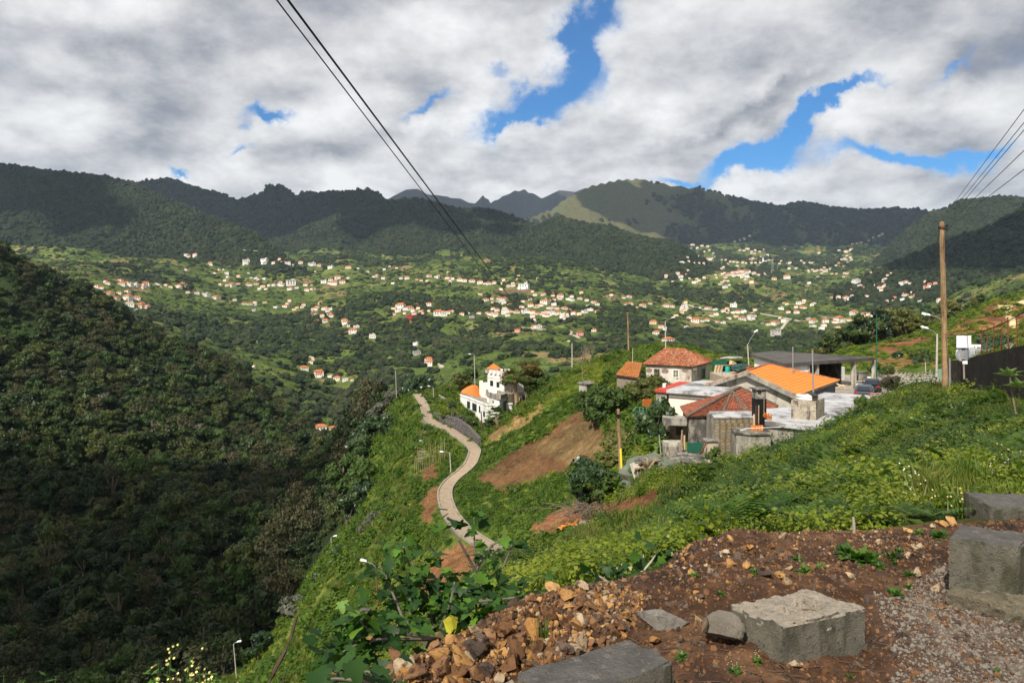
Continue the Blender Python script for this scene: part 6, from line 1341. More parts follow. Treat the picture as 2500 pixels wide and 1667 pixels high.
for k, (x, y, d, r, mt, lb) in enumerate(((1025, 950, 168, 4.2, LOQ, 'large dark tree at the upper end of the path'), (1000, 955, 170, 3.2, LOQ, 'dark tree left of the upper path end'), (1045, 940, 172, 3.0, LOQ, 'dark tree behind the lamp at the upper path'), (965, 985, 172, 4.0, GRY, 'greyish half bare tree on the edge of the ravine'), (930, 1010, 165, 3.6, GRY, 'grey green tree left of the half bare one'), (905, 1050, 158, 4.0, LOQ, 'dark tree on the ravine edge below the grey trees'),
    (880, 1090, 150, 4.0, LOQ, 'dark tree low on the ravine edge'), (950, 1045, 150, 3.2, LOQ, 'bushy dark tree right of the ravine edge'), (985, 1010, 158, 2.8, SHR, 'green tree beside the stepped stones'), (1010, 1128, 112, 1.9, LOQ, 'round dark bush left of the stepped stones'), (1057, 1068, 126, 2.3, LOQ, 'dark bush inside the bend of the path'), (1072, 1118, 113, 1.6, LOQ, 'dark bush above the leaning lamp'),
    (960, 1185, 112, 1.6, SHR, 'bush left of the bean stakes'), (955, 1235, 100, 2.0, GRY, 'grey green shrub below the bean stakes'), (925, 1262, 98, 2.0, GRY, 'grey green shrub beside the white lilies'), (900, 1290, 97, 1.8, GRY, 'grey green shrub on the far slope edge'), (872, 1325, 96, 1.6, GRY, 'rounded grey shrub farther down the slope edge'), (840, 1350, 94, 1.8, LOQ, 'dark shrub above the small lamp'), (815, 1390, 92, 1.6, GRY, 'grey shrub left of the small lamp'), (790, 1410, 92, 1.5, LOQ, 'dark shrub at the border of woods and slope'),
    (1115, 1145, 104, 1.0, SHR, 'little bush on the inner bend of the path'), (718, 1485, 88, 2.2, GRY, 'bare grey twiggy bush at the wood edge'), (630, 1570, 86, 2.0, LOQ, 'round leafy bush right of the lowest lamp'), (890, 1205, 128, 3.0, LOQ, 'dark tree on the lower ravine edge'), (850, 1240, 128, 3.2, LOQ, 'another dark tree lower on the ravine edge'))):
    bush(x, y, d, r, mt, lb, 'tree' if 'tree' in lb else 'bush', 1.1, 30+k, 80, 14, .24, 'slope_tree' if 'tree' in lb else 'bush')
# garden below the white house
for k, (zx, zy, r, mt, lb) in enumerate(((280, 1010, 1.5, VINE, 'bright vine bush at the left of the terrace garden'), (420, 1080, 1.5, SHR, 'green bush in the middle of the terrace garden'), (600, 1110, 1.4, GRY, 'grey leaved bush in the terrace garden'), (760, 1170, 1.5, SHR, 'shrub above the basalt retaining wall'), (850, 1200, 1.2, LOQ, 'dark shrub beside the garden steps'), (430, 860, 1.1, LOQ, 'dark round bush by the grey annex wall'), (1100, 1180, 1.3, SHR, 'shrub left of the lower palm'), (1350, 1050, 1.6, SHR, 'bushy shrub right of the lower palm'))):
    bush(*cD(zx, zy), 131-.006*zx, r, mt, lb, 'bush', .9, 60+k, 60, 10, .25)
# palms
def palm(base, crown, d, r, label, n=26, dead=True):
    b = P(*base, d); c = P(*crown, d); R = empty('palm_tree', b, 0, label, 'palm tree'); m = MB(); h = c.z-b.z; L = c-b; segs = 12
    for k in range(segs): p = L*(k/segs); q = L*((k+1)/segs); m.tube([p-Vector((0, 0, .2 if k == 0 else 0)), q], [.36-.1*k/segs, .29-.1*k/segs], 9)
    m.build('trunk', M('palm_trunk', (.26, .17, .10), .95, .4, 4, bump=.6), R)
    rr = random.Random(int(base[0])); mt = leafmat('leaves_palm', [(.03, .06, .01), (.06, .10, .018), (.13, .15, .04)], .25)
    V = []; Fc = []
    fm_ = MB()
    for k in range(n):
        a = rr.uniform(0, 6.28); el = rr.uniform(-.5, 1.25); dv = Vector((math.cos(a)*math.cos(el), math.sin(a)*math.cos(el), math.sin(el))); s = dv.cross(Vector((0, 0, 1))).normalized(); st = r*rr.uniform(.45, .6); base_ = L+dv*st; fan = r*rr.uniform(.42, .58); u = s.cross(dv)
        fm_.tube([L, base_], .02, 3, False)
        for j in range(9):
            w = (j-4)/4*1.35; q = (dv*math.cos(w)+s*math.sin(w)).normalized(); tip = base_+q*fan-Vector((0, 0, fan*.25)); e = (s*math.cos(w)-dv*math.sin(w))*fan*.10
            fm_.add([base_, base_+q*fan*.5-e+u*.03, tip, base_+q*fan*.5+e+u*.03], [(0, 1, 2, 3)])
    fm_.build('crown', mt, R)
    if dead:
        dm = MB()
        for k in range(16): a = rr.uniform(0, 6.28); dm.add([L+Vector((0, 0, -.1)), L+Vector((.3*math.cos(a), .3*math.sin(a), -.5)), L+Vector((.42*math.cos(a), .42*math.sin(a), -1.2)), L+Vector((.3*math.cos(a+.4), .3*math.sin(a+.4), -.6))], [(0, 1, 2, 3)])
        dm.build('dead_fronds', DRY, R)
palm(cD(1660, 950), cD(1625, 350), 119, 2.6, 'tall fan palm in front of the beige wing of the tower house', 40); palm(cD(1285, 1300), cD(1265, 1050), 118, 2.1, 'short fan palm below the green door', 30, False)
# bare trees
def bare_tree(x, y, d, h, label, seed=0, name='bare_tree', r0=.12, mat=BARK, depth=4):
    v = gnd(P(x, y, d)); R = empty(name, v, 0, label, 'tree'); rr = random.Random(seed); tr = MB(); br = MB()
    def grow(p, dv, L, r, k):
        q = p+dv*L; (tr if k == depth else br).tube([p, (p+q)/2+Vector((rr.uniform(-.05, .05), rr.uniform(-.05, .05), 0))*L, q], [r, r*.85, r*.68], 5, False)
        if k == 0: return
        for j in range(3 if k > 1 else 3):
            w = Vector((rr.uniform(-1, 1), rr.uniform(-1, 1), rr.uniform(.1, 1))).normalized(); grow(q, (dv*.75+w*.75).normalized(), L*rr.uniform(.6, .85), r*.62, k-1)
    grow(Vector((0, 0, -.2)), Vector((.05, 0, 1)), h*.33, r0, depth); tr.build('trunk', mat, R); br.build('branches', mat, R); return R
bare_tree(1421, 915, 112, 5.5, 'leafless tree standing on the green crest left of the lean-to', 5); bare_tree(1440, 905, 118, 4.0, 'second leafless bush on the dry knoll', 8, 'bare_tree', .07); bare_tree(2462, 872, 40, 1.2, 'pale leafless shrub behind the dark wall', 3, 'bare_shrub', .04, PALEBARK, 3)
for k, (x, y, d, h) in enumerate(((250, 1040, 268, 9), (425, 945, 305, 8), (480, 1085, 258, 9), (380, 1090, 255, 8), (150, 960, 280, 8))):
    bare_tree(x, y, d, h, ['pale dead tree with spread branches high on the wooded slope', 'small forked dead tree upper middle of the wooded slope', 'bare pale crown in the middle of the wooded slope', 'tall pale trunk standing out of the lower woods', 'thin pale dead trunk at the left of the woods'][k], 20+k, 'dead_tree', .16, PALEBARK, 3)
# line of dark trees behind the right hill
HT = [crown_mesh('crown', 700+i, (LOQ, DK, OLV)[i % 3], 15, 80, .26, .95) for i in range(6)]
r = random.Random(4); hx = []
for k in range(58):
    t = k/57; x = 1905+t*660+r.uniform(-8, 8); d = np.interp(x, [1900, 2050, 2200, 2350, 2500, 2600], [150, 165, 180, 195, 225, 240])+r.uniform(-2, 26); yb = np.interp(x, [1900, 2000, 2100, 2200, 2300, 2400, 2500, 2600], [900, 885, 850, 822, 800, 755, 728, 720]); yt = np.interp(x, [1900, 1960, 2040, 2100, 2200, 2330, 2420, 2500, 2600], [872, 845, 800, 765, 748, 738, 720, 692, 680])+r.uniform(-8, 22)
    z = float(ground_z(x, d)); zt_ = (HY-yt)/F*d; h = max(3.5, zt_-z); rad_ = h*r.uniform(.34, .46)
    v = Vector(((x-HX)/F*d, d, z)); R = empty('hill_tree', v, r.uniform(0, 6.28), ['dark broad tree in the row behind the right hill', 'dense black green tree in the row behind the right hill', 'olive brown tree in the row behind the right hill'][k % 3], 'tree', ['dark trees behind the right hill', 'black green trees behind the right hill', 'olive trees behind the right hill'][k % 3]); R.scale = (rad_, rad_, rad_*1.15)
    link('trunk', trunks[k % 3], None, R).scale = (1, 1, 1); o = link('crown', HT[(k % 3)+3*(k % 2)], None, R); o.location = (0, 0, 1.05)
for k, (x, y, d, r_) in enumerate(((2192, 880, 110, 2.0), (2240, 868, 105, 1.8), (2255, 885, 98, 1.6), (2140, 905, 96, 1.6), (2300, 860, 108, 1.4), (2170, 905, 92, 1.2), (2395, 838, 70, 1.2), (2420, 828, 75, 1.2), (2470, 838, 60, 1.3))):
    bush(x, y, d, r_, (LOQ, SHR)[k % 2], ['dark bush alone on the green hill', 'leafy bush right of the dark one on the hill', 'dark bush low on the green hill', 'green bush beside the slim green pole', 'dark bush left of the road lamps', 'light bush above the parked cars', 'dark shrub left of the green roof', 'light shrub above the green roof', 'dark shrub right of the green roof'][k], 'bush', 1, 90+k, 60, 10, .24)
# yard clutter beside the stone house
R = empty('scrap_shelter', (29, 95, -9.4), 0, 'makeshift shelter with a pale sheet roof in the yard behind the stone house', 'shelter')
a = [P(*cB(1860, 292), 94), P(*cB(2252, 290), 92), P(*cB(2210, 270), 97), P(*cB(1960, 270), 98)]; part(MB().slab(a, .10), 'sheet_roof', ROOFG, R); m = MB()
for v in a: m.tube([v, (v.x, v.y, -9.6)], .05, 5)
part(m, 'posts', WOODD, R); m = MB(); m.box(((a[2].x+a[3].x)/2, a[2].y+.2, -8.2), ((a[2]-a[3]).length, .1, 2.2)); part(m, 'back_sheet', DARK, R)
R = empty('green_screen', (27.5, 93, -9.4), 0, 'green mesh screen fixed in front of the shelter', 'screen'); a, b = P(*cB(1735, 430), 92), P(*cB(1990, 420), 91); part(MB().box((a+b)/2, ((b-a).length, .06, 1.5), .05), 'mesh_sheet', GREEN, R)
def drum(zx, zy, d, r, h, mat, label, name='plastic_drum', cat='drum'):
    v = P(*cB(zx, zy), d); o = MB().lathe([(r*.92, 0), (r, h*.1), (r, h*.9), (r*.9, h), (r*.6, h*1.02)], 14, (v.x, v.y, v.z-h)).build(name, mat, None, True); return tag(o, label, cat)
drum(1988, 440, 90, .30, .9, M('teal_plastic', (.01, .30, .24), .4), 'bright teal plastic bin in the yard'); drum(2345, 430, 86, .34, .8, M('brown_plastic', (.20, .06, .03), .6), 'rust brown drum beside the lamp at the garage')
o = MB(); v = P(*cB(2215, 475), 88); V, Fc = ICO3; k = 1+.16*np.array([random.gauss(0, 1)*.4 for _ in V]); VV = V*k[:, None]*np.array([1.3, .9, .6])+np.array(v)+np.array([0, 0, .1]); o.add(VV.tolist(), [tuple(f) for f in Fc]); tag(o.build('tarp_heap', M('green_tarp', (.02, .06, .05), .6, .3, 2)), 'dark green tarpaulin heap in the yard by the garage', 'tarpaulin')
for k in range(5):
    v = P(*cB(1790+26*k, 470), 90); tag(MB().box(v+Vector((0, 0, -.1)), (.24, .06, 1.2), .1*k, ry=.2).build('stacked_plank', (WOODL, WOOD)[k % 2]), 'upright plank in the pale stack before the green screen', 'plank', 'planks stacked in the yard')
R = empty('work_table', gnd(P(*cB(2050, 440), 91)), 0, 'rough work table with odds and ends in the yard', 'table'); v = P(*cB(2030, 415), 91); part(MB().box(v, (3.0, .9, .08), .05), 'top', WOOD, R); m = MB()
for sx in (-1.3, 0, 1.3): m.tube([v+Vector((sx, 0, 0)), v+Vector((sx, 0, -1.1))], .05, 4)
part(m, 'legs', WOODD, R); tag(MB().box(P(*cB(2075, 385), 91), (.8, .5, .5), .5, ry=.4).build('cardboard_box', WOODL), 'tan box leaning on the work table', 'box')
a = [P(*cB(1700, 520), 90), P(*cB(1900, 598), 84), P(*cB(2110, 578), 82), P(*cB(2330, 475), 92)]; zq = a[1].z
o = MB().slab([Vector((v.x, v.y, zq)) for v in a], 1.4).build('yard_slab', M('yard_concrete', (.36, .31, .24), .9, .2, 1)); tag(o, kind='structure')
tag(MB().tube([P(*cB(1902, 610), 83), P(*cB(1898, 415), 83)], .05, 6).build('iron_post', STEEL), 'thin grey post at the edge of the yard slab', 'post')
# dog and small things in the garage yard
def quad_animal(loc, rz, s, mat, mat2, label):
    R = empty('dog', loc, rz, label, 'dog'); me = bpy.data.meshes.new('body'); v = [(0, 0, .45), (.30, 0, .47), (.42, 0, .60), (.52, 0, .66), (.66, 0, .61), (-.30, 0, .46), (-.45, 0, .52), (-.58, 0, .64)]; e = [(0, 1), (1, 2), (2, 3), (3, 4), (0, 5), (5, 6), (6, 7)]; rr = [.13, .14, .09, .085, .04, .12, .035, .02]
    for (bx, sy, hind) in ((1, -1, 0), (1, 1, 0), (5, -1, 1), (5, 1, 1)):
        x = v[bx][0]; b = len(v); v += [(x+(.05 if hind else 0), sy*.09, .30), (x-(.06 if hind else .0), sy*.09, .15), (x+.02, sy*.09, .02)]; e += [(bx, b), (b, b+1), (b+1, b+2)]; rr += [.075, .04, .035]
    me.from_pydata(v, e, []); o = link('body', me, mat, R); sk = o.modifiers.new('skin', 'SKIN')
    for i, q in enumerate(rr): me.skin_vertices[0].data[i].radius = (q, q)
    me.skin_vertices[0].data[0].use_root = True; o.modifiers.new('sub', 'SUBSURF').levels = 1
    for sy in (-1, 1): tag(MB().add([(.50, sy*.06, .72), (.55, sy*.09, .70), (.47, sy*.10, .80)], [(0, 1, 2), (2, 1, 0)]).build('ear', mat2, R))
    R.scale = (s, s, s); return R
v = P(*cC(1545, 535), 80.5); quad_animal((v.x, v.y, -9.22), 2.6, 1.0, M('dog_fur', (.45, .30, .16), .9, .4, 6, col2=(.6, .52, .42)), WOOD, 'small tan and white dog standing at the garage edge')
v = P(*cC(1397, 440), 88); R = empty('red_trolley', (v.x, v.y, -9.3), 0, 'red upright object standing inside the dark garage bay', 'machine'); part(MB().box((v.x, v.y, -8.7), (.45, .4, 1.1), .3, taper=.7), 'body', M('red_machine', (.30, .03, .025), .5), R); m = MB(); m.lathe([(.1, 0), (.24, .1), (.24, .3), (.12, .42)], 12, (v.x, v.y, -8.15)); part(m, 'top', M('red_machine', (.30, .03, .025), .5), R); m = MB(); m.box((v.x-.2, v.y-.15, -9.15), (.12, .12, .3)); m.box((v.x+.2, v.y-.15, -9.15), (.12, .12, .3)); part(m, 'feet', BLACK, R)
v = P(*cC(1785, 460), 92); R = empty('dog_kennel', (v.x, v.y, -9.3), 0, 'grey box kennel with a dark opening beyond the front pillar', 'kennel'); part(MB().box((v.x, v.y, -8.75), (1.9, 1.4, 1.1), .5), 'box', GREYC, R); part(MB().box((v.x-.55, v.y-.78, -8.85), (.6, .1, .7), .5), 'opening', DARK, R); part(MB().box((v.x, v.y, -8.15), (2.1, 1.6, .08), .5), 'lid', DARKC, R)
v = P(*cC(1930, 475), 86); R = empty('white_chair', (v.x, v.y, -9.25), 0, 'small white chair standing by the last garage pillar', 'chair'); part(MB().box((v.x, v.y, -8.8), (.6, .55, .06), .4), 'seat', WPAINT, R); part(MB().box((v.x, v.y+.28, -8.5), (.6, .05, .55), .4), 'backrest', WPAINT, R)
for sx in (-.25, .25):
    for sy in (-.22, .22): part(MB().tube([(v.x+sx, v.y+sy, -9.3), (v.x+sx, v.y+sy, -8.8)], .03, 5), 'leg', WPAINT, R)
for k in range(9):
    v = P(*cC(1745+k*9, 548-(k % 3)*14), 84); V, Fc = ICO1; m = MB(); s = random.uniform(.25, .45); m.add((V*np.array([s, s*.8, s*.7])*(1+.15*RNG.normal(size=(len(V), 1)))+np.array([v.x, v.y, -9.1])).tolist(), [tuple(f) for f in Fc]); tag(m.build('yard_stone', LIGHTC), 'rough stone in the small pile at the front garage pillar', 'stone', 'stones piled at the garage pillar')
# railing, roof tile stack, scrap heap
R = empty('green_railing', P(*cB(640, 1150), 66), 0, 'pale green pipe railing on the landing left of the cream house', 'railing'); m = MB()
rl = [P(*cB(435, 1165), 64), P(*cB(490, 1100), 65), P(*cB(640, 1115), 66), P(*cB(830, 1125), 67)]
for dz in (0, -.45): m.tube([v+Vector((0, 0, dz)) for v in rl], .035, 6)
for k in range(7): p = rl[1].lerp(rl[3], k/6); m.tube([p, p-Vector((0, 0, .95))], .03, 5)
part(m, 'rails', M('railing_green', (.10, .30, .24), .5), R); o = MB().slab([v+Vector((0, 0, -.95)) for v in (rl[1], rl[3], rl[3]+Vector((1, 3, 0)), rl[1]+Vector((1, 3, 0)))], .5).build('landing', GREYC); tag(o, 'grey concrete landing under the green railing', 'landing')
tm = MB(); tile_rows(tm, (-.42, 0, 0), (.42, 0, 0), (.42, .38, .03), (-.42, .38, .03), .21, .38, .09, 9); tm.box((0, .2, .02), (.84, .36, .05)); tsm = tm.mesh('tile_layer', TILE_NEW)
for k in range(9):
    v = P(*cB(690-14*(k % 2), 1090-k*13), 67); o = link('tile_layer', tsm); o.location = v; o.rotation_euler = (0, 0, .06*((k*5) % 3)); tag(o, 'layer of orange roof tiles in the stack beside the green railing', 'tiles', 'stacked orange roof tiles')
R = empty('scrap_heap', P(*c1(560, 1110), 47.5), 0, 'heap of scrap under grey green netting and old logs beside the slab terrace', 'scrap heap')
m = MB(); v = P(*c1(575, 1100), 47.6); V, Fc = ICO3; k = 1+.12*RNG.normal(size=len(V)); m.add((V*k[:, None]*np.array([2.3, 1.5, 1.45])+np.array(v)+np.array([0, 0, -.35])).tolist(), [tuple(f) for f in Fc]); part(m, 'netting', M('old_netting', (.13, .125, .085), .95, .5, 3, bump=.6, col2=(.09, .12, .10)), R)
for k in range(14):
    a = P(*c1(random.uniform(430, 640), random.uniform(990, 1090)), 46.5+random.uniform(-.5, .6)); b = P(*c1(random.uniform(430, 640), random.uniform(1040, 1150)), 46+random.uniform(-.6, .4)); mid = (a+b)/2+Vector((0, 0, .25)); part(MB().tube([a, mid, b], [.09, .08, .05], 6), 'log', (WOODD, WOOD)[k % 2], R)
for k in range(6): a = P(*c1(435+12*k, 1080+10*k), 46.4); part(MB().box(a, (.35, .08, 1.0), .3*k, ry=.3*((k % 3)-1)), 'broken_slab', (LIGHTC, STONEP)[k % 2], R)
# heap of orange tiles, stones and brushwood on the red soil
hp = P(*c2(1450, 1140), 47); hm = MB(); tile_rows(hm, (-.2, 0, 0), (.2, 0, 0), (.2, .42, .02), (-.2, .42, .02), .2, .42, .07, 3); tlm = hm.mesh('roof_tile', TILE_NEW)
for k in range(22):
    o = link('roof_tile', tlm); o.location = gnd(hp+Vector((random.gauss(-.1, .42), random.gauss(0, .4), 0)), .06+.03*(k % 5)); o.rotation_euler = (random.uniform(-.4, .4), random.uniform(-.4, .4), random.uniform(0, 6.28)); tag(o, 'orange roof tile in the small heap on the red soil', 'roof tile', 'orange tiles heaped on the red soil')
STM = [list_mesh('field_stone', V_*(1+.22*np.random.default_rng(60+i).normal(size=(len(V_), 1)))*np.array([1, .8, .62]), [tuple(f) for f in Fc_], M('field_stone', (.20, .18, .16), .95, .4, 4, bump=.4)) for i, (V_, Fc_) in enumerate((ICO1, ICO1, ICO2))]
for k in range(46):
    p = P(*c2(random.uniform(1400, 1560), random.uniform(1150, 1225)), 45.5); o = link('field_stone', STM[k % 3]); o.location = gnd(p, .08); s = random.uniform(.12, .34); o.scale = (s, s, s); o.rotation_euler = (random.uniform(0, 3), random.uniform(0, 3), 0); tag(o, 'grey stone in the pile below the heap of orange tiles', 'stone', 'grey stones on the red soil')
R = empty('brushwood', gnd(P(*c2(1580, 1110), 47.5)), 0, 'heap of cut grey brushwood right of the orange tiles', 'brushwood'); m = MB()
for k in range(150):
    a = Vector((random.gauss(0, 1.1), random.gauss(0, .7), random.uniform(.0, .7))); b = a+Vector((random.gauss(0, .9), random.gauss(0, .6), random.uniform(-.3, .35))); m.tube([a, (a+b)/2+Vector((0, 0, .12)), b], [.03, .025, .012], 4, False)
m.build('twigs', M('dry_twigs', (.13, .10, .075), .9, .4, 3), R)
# small shed below the fig tree and white lilies
R = empty('tin_shed', P(*cG(330, 980), 63), 0, 'small shed with a corrugated tin roof half hidden by fig leaves', 'shed'); g = [P(*cG(228, 980), 61.5), P(*cG(318, 988), 60.8), P(*cG(400, 872), 64), P(*cG(300, 884), 64.8)]; m = MB()
for k in range(12):
    a, b = g[0].lerp(g[1], k/12), g[0].lerp(g[1], (k+1)/12); c, e = g[3].lerp(g[2], (k+1)/12), g[3].lerp(g[2], k/12); up = Vector((0, 0, .06)); m0, m1 = (a+b)/2+up, (c+e)/2+up; m.add([a, m0, m1, e], [(0, 1, 2, 3)]); m.add([m0, b, c, m1], [(0, 1, 2, 3)])
part(m, 'tin_roof', M('tin_sheet', (.30, .27, .27), .5, .3, 2, metal=.4, grime=(.16, .09, .06)), R); part(MB().prism(inset([xy(v) for v in g], .2), g[0].z-2.6, [v.z-.15 for v in g]), 'wall', DARK, R)
# ---------------------------------------------------------------- foreground: concrete blocks, rubble, fig tree, weeds
def rough_block(name, foot, z0, z1, mat, n=14, jit=.006, topj=.0, seed=1, holes=None, chip=.02):
    """concrete block as a finely divided, chipped box over a four cornered footprint"""
    r = np.random.default_rng(seed); q = [Vector((p[0], p[1], 0)) for p in foot]; vs = {}; V = []; Fc = []
    def pt(u, v, w):
        a = q[0].lerp(q[1], u); b = q[3].lerp(q[2], u); p = a.lerp(b, v); return np.array([p.x, p.y, z0+(z1-z0)*w])
    nu, nv, nw = n, max(4, int(n*.6)), max(4, int(n*.5))
    def vid(i, j, k):
        if (i, j, k) not in vs:
            p = pt(i/nu, j/nv, k/nw); c = pt(.5, .5, .5); e = sum((i in (0, nu), j in (0, nv), k == nw)); 
            w = fbm(np.array([p[0]*22+seed]), np.array([p[1]*22+p[2]*17]), seed, 4)[0]; p = p+(p-c)/np.linalg.norm(p-c)*w*jit*2
            if e >= 2: p = p-(p-c)/np.linalg.norm(p-c)*chip*max(0, .25+fbm(np.array([p[0]*9]), np.array([p[1]*9+p[2]*9]), seed+5, 3)[0]*1.6)
            if k == nw and topj: p[2] += topj*(fbm(np.array([p[0]*16]), np.array([p[1]*16]), seed+9, 4)[0])+r.normal()*topj*.12
            if k == nw and holes:
                for (hu, hv, hr, hd) in holes:
                    dd = math.hypot((i/nu-hu), (j/nv-hv)*.6)/hr
                    if dd < 1: p[2] -= hd*(1-dd**4)
            vs[(i, j, k)] = len(V); V.append(p)
        return vs[(i, j, k)]
    for i in range(nu):
        for j in range(nv): Fc.append((vid(i, j, nw), vid(i+1, j, nw), vid(i+1, j+1, nw), vid(i, j+1, nw)))
    for k in range(nw):
        for i in range(nu): Fc.append((vid(i, 0, k), vid(i+1, 0, k), vid(i+1, 0, k+1), vid(i, 0, k+1))); Fc.append((vid(i, nv, k+1), vid(i+1, nv, k+1), vid(i+1, nv, k), vid(i, nv, k)))
        for j in range(nv): Fc.append((vid(0, j, k+1), vid(0, j+1, k+1), vid(0, j+1, k), vid(0, j, k))); Fc.append((vid(nu, j, k), vid(nu, j+1, k), vid(nu, j+1, k+1), vid(nu, j, k+1)))
    me = list_mesh(name, np.array(V), Fc, mat); return me
BLOCKM = M('block_concrete', (.135, .125, .095), .95, .3, 9, bump=.7, bscale=90, grime=(.062, .06, .034), gscale=3.5, spots=(.06, .056, .048))
RAWM = M('broken_concrete', (.44, .38, .30), .95, .3, 14, bump=1.0, bscale=70, spots=(.22, .18, .14)); DTOP = M('dusty_concrete', (.10, .095, .085), .95, .35, 8, bump=.7, bscale=80, spots=(.17, .15, .13))
def topmat(me, mat, thr=.6):
    me.materials.append(mat)
    me.polygons.foreach_set('material_index', [1 if abs(p.normal.z) > thr*.3 and p.center.z > max(v.co.z for v in me.vertices)-.11 else 0 for p in me.polygons])
ft = [(1.34, 3.40), (1.87, 3.60), (1.66, 3.86), (1.16, 3.63)]
me = rough_block('concrete_block', ft, -1.86, -1.565, BLOCKM, 40, .004, .016, 3, [(.62, .52, .16, .05), (.30, .46, .07, .05), (.22, .80, .10, .02)], .03); topmat(me, RAWM, .5)
tag(link('concrete_block', me), 'square concrete block with a pale broken top and a hollow, lying in the dirt', 'concrete block')
o = MB(); hc = Vector((1.52, 3.63, -1.600)); pts = [hc+Vector((math.cos(a)*.105*(1+.15*math.sin(3*a)), math.sin(a)*.06*(1+.2*math.cos(2*a)), 0)) for a in [k*.4488 for k in range(14)]]; o.add(pts, [tuple(range(14))]); tag(o.build('puddle', M('muddy_water', (.11, .055, .028), .12, .2, 6, spec=.5)), 'brown rain puddle in the hollow of the broken block', 'puddle')
me = rough_block('concrete_block', [(2.72, 4.25), (3.02, 4.07), (3.32, 4.32), (2.95, 4.50)], -1.72, -1.405, BLOCKM, 34, .004, .004, 7, None, .012); topmat(me, DTOP, .7); tag(link('concrete_block', me), 'tall grey concrete block standing on a rough footing at the right edge', 'concrete block')
me = rough_block('concrete_footing', [(2.66, 4.18), (2.98, 3.70), (3.45, 4.0), (3.1, 4.5)], -1.98, -1.70, M('rough_footing', (.17, .145, .095), .95, .4, 8, bump=1, bscale=40, grime=(.07, .068, .035), gscale=3, spots=(.26, .23, .18)), 26, .02, .03, 9, None, .05); tag(link('concrete_footing', me), 'rough eroded concrete footing under the right hand block', 'footing')
me = rough_block('concrete_block', [(4.17, 5.95), (4.9, 5.8), (5.0, 6.3), (4.27, 6.45)], -2.0, -1.70, BLOCKM, 26, .004, .004, 11, None, .02); topmat(me, DTOP, .7); tag(link('concrete_block', me), 'farther concrete block with a rounded dark top behind the tall one', 'concrete block')
me = rough_block('concrete_beam', [(.02, 2.84), (.17, 2.58), (.70, 2.94), (.54, 3.13)], -1.80, -1.50, BLOCKM, 44, .004, .006, 13, None, .022); topmat(me, DTOP, .7); tag(link('concrete_beam', me), 'dark topped concrete beam cut by the bottom edge among the rubble', 'concrete beam')
me = rough_block('plaster_slab', [(-.12, 2.76), (.02, 2.58), (.13, 2.66), (.0, 2.82)], -1.75, -1.52, RAWM, 14, .004, .004, 15, None, .02); tag(link('plaster_slab', me), 'pale slab piece at the bottom edge left of the concrete beam', 'slab')
# rocks
ROCKS = {}
def rockmat(name, a, b, c): 
    mt = leafmat(name, [a, b, c], 0, .92, .15, 9.0); t = NT(mt.node_tree); bs = t.n['Principled BSDF']; bn = t.node('ShaderNodeBump'); bn.inputs['Strength'].default_value = .9; bn.inputs['Distance'].default_value = .012
    pos = t.node('ShaderNodeNewGeometry').outputs['Position']; t.l.new(t.noise(pos, 60, 8, .7), bn.inputs['Height']); t.l.new(bn.outputs[0], bs.inputs['Normal'])
    old = bs.inputs['Base Color'].links[0].from_socket; nz = t.noise(pos, 26, 7, .7); t.l.new(t.mix(t.ss(nz, .5, .64), old, tuple(x*.38 for x in a)), bs.inputs['Base Color']); return mt
ROM = [rockmat('rock_rust', (.082, .040, .019), (.16, .082, .039), (.245, .135, .065)), rockmat('rock_ochre', (.22, .105, .032), (.34, .18, .06), (.44, .27, .115)), rockmat('rock_pale', (.22, .155, .09), (.32, .235, .145), (.42, .33, .22)), rockmat('rock_dark', (.04, .028, .022), (.085, .06, .045), (.14, .10, .075))]
def rock_mesh(seed, mat, sub=ICO3, cuts=13):
    r = np.random.default_rng(seed); V, Fc = sub; V = V.copy()
    for k in range(cuts):                                   # planes knock flat faces off the ball
        n = rdir(1, r)[0]; h = r.uniform(.30, .72); s = V @ n; V = V-np.maximum(s-h, 0)[:, None]*n
    V = V*np.array([1, r.uniform(.7, 1), r.uniform(.55, .85)]); nr = fbm(V[:, 0]*2.3+seed, V[:, 1]*2.3+V[:, 2]*1.7, seed, 4)+.5*fbm(V[:, 0]*7, V[:, 2]*7+V[:, 1]*5, seed+3, 3); V = V*(1+.09*nr)[:, None]
    return list_mesh('rock', V/np.abs(V).max(), [tuple(f) for f in Fc], mat)
RK_M = [[rock_mesh(500+i*7+k, ROM[i], ICO3) for k in range(4)] for i in range(4)]
RK_S = [proto('stone', rock_mesh(600+i*7+k, ROM[i], ICO1, 5)) for i in range(4) for k in range(3)]
HEAP = [(900,1690),(985,1625),(1090,1570),(1180,1525),(1260,1488),(1340,1452),(1400,1436),(1480,1424),(1545,1436),(1600,1462),(1560,1500),(1545,1545),(1440,1585),(1250,1645),(1200,1690)]
cw = RNG.random; picks = []
rng2 = random.Random(12)
RL = ['rusty brown rock in the rubble heap by the fig tree', 'ochre yellow rock in the rubble heap by the fig tree', 'pale cream rock in the rubble heap by the fig tree', 'dark blackish rock in the rubble heap by the fig tree']
RG = ['rusty rocks of the rubble heap', 'ochre rocks of the rubble heap', 'pale rocks of the rubble heap', 'dark rocks of the rubble heap']
ML = ['rusty stone lying on the dirt mound', 'ochre stone lying on the dirt mound', 'pale stone lying on the dirt mound', 'dark stone lying on the dirt mound']
MG = ['rusty stones on the dirt mound', 'ochre stones on the dirt mound', 'pale stones on the dirt mound', 'dark stones on the dirt mound']
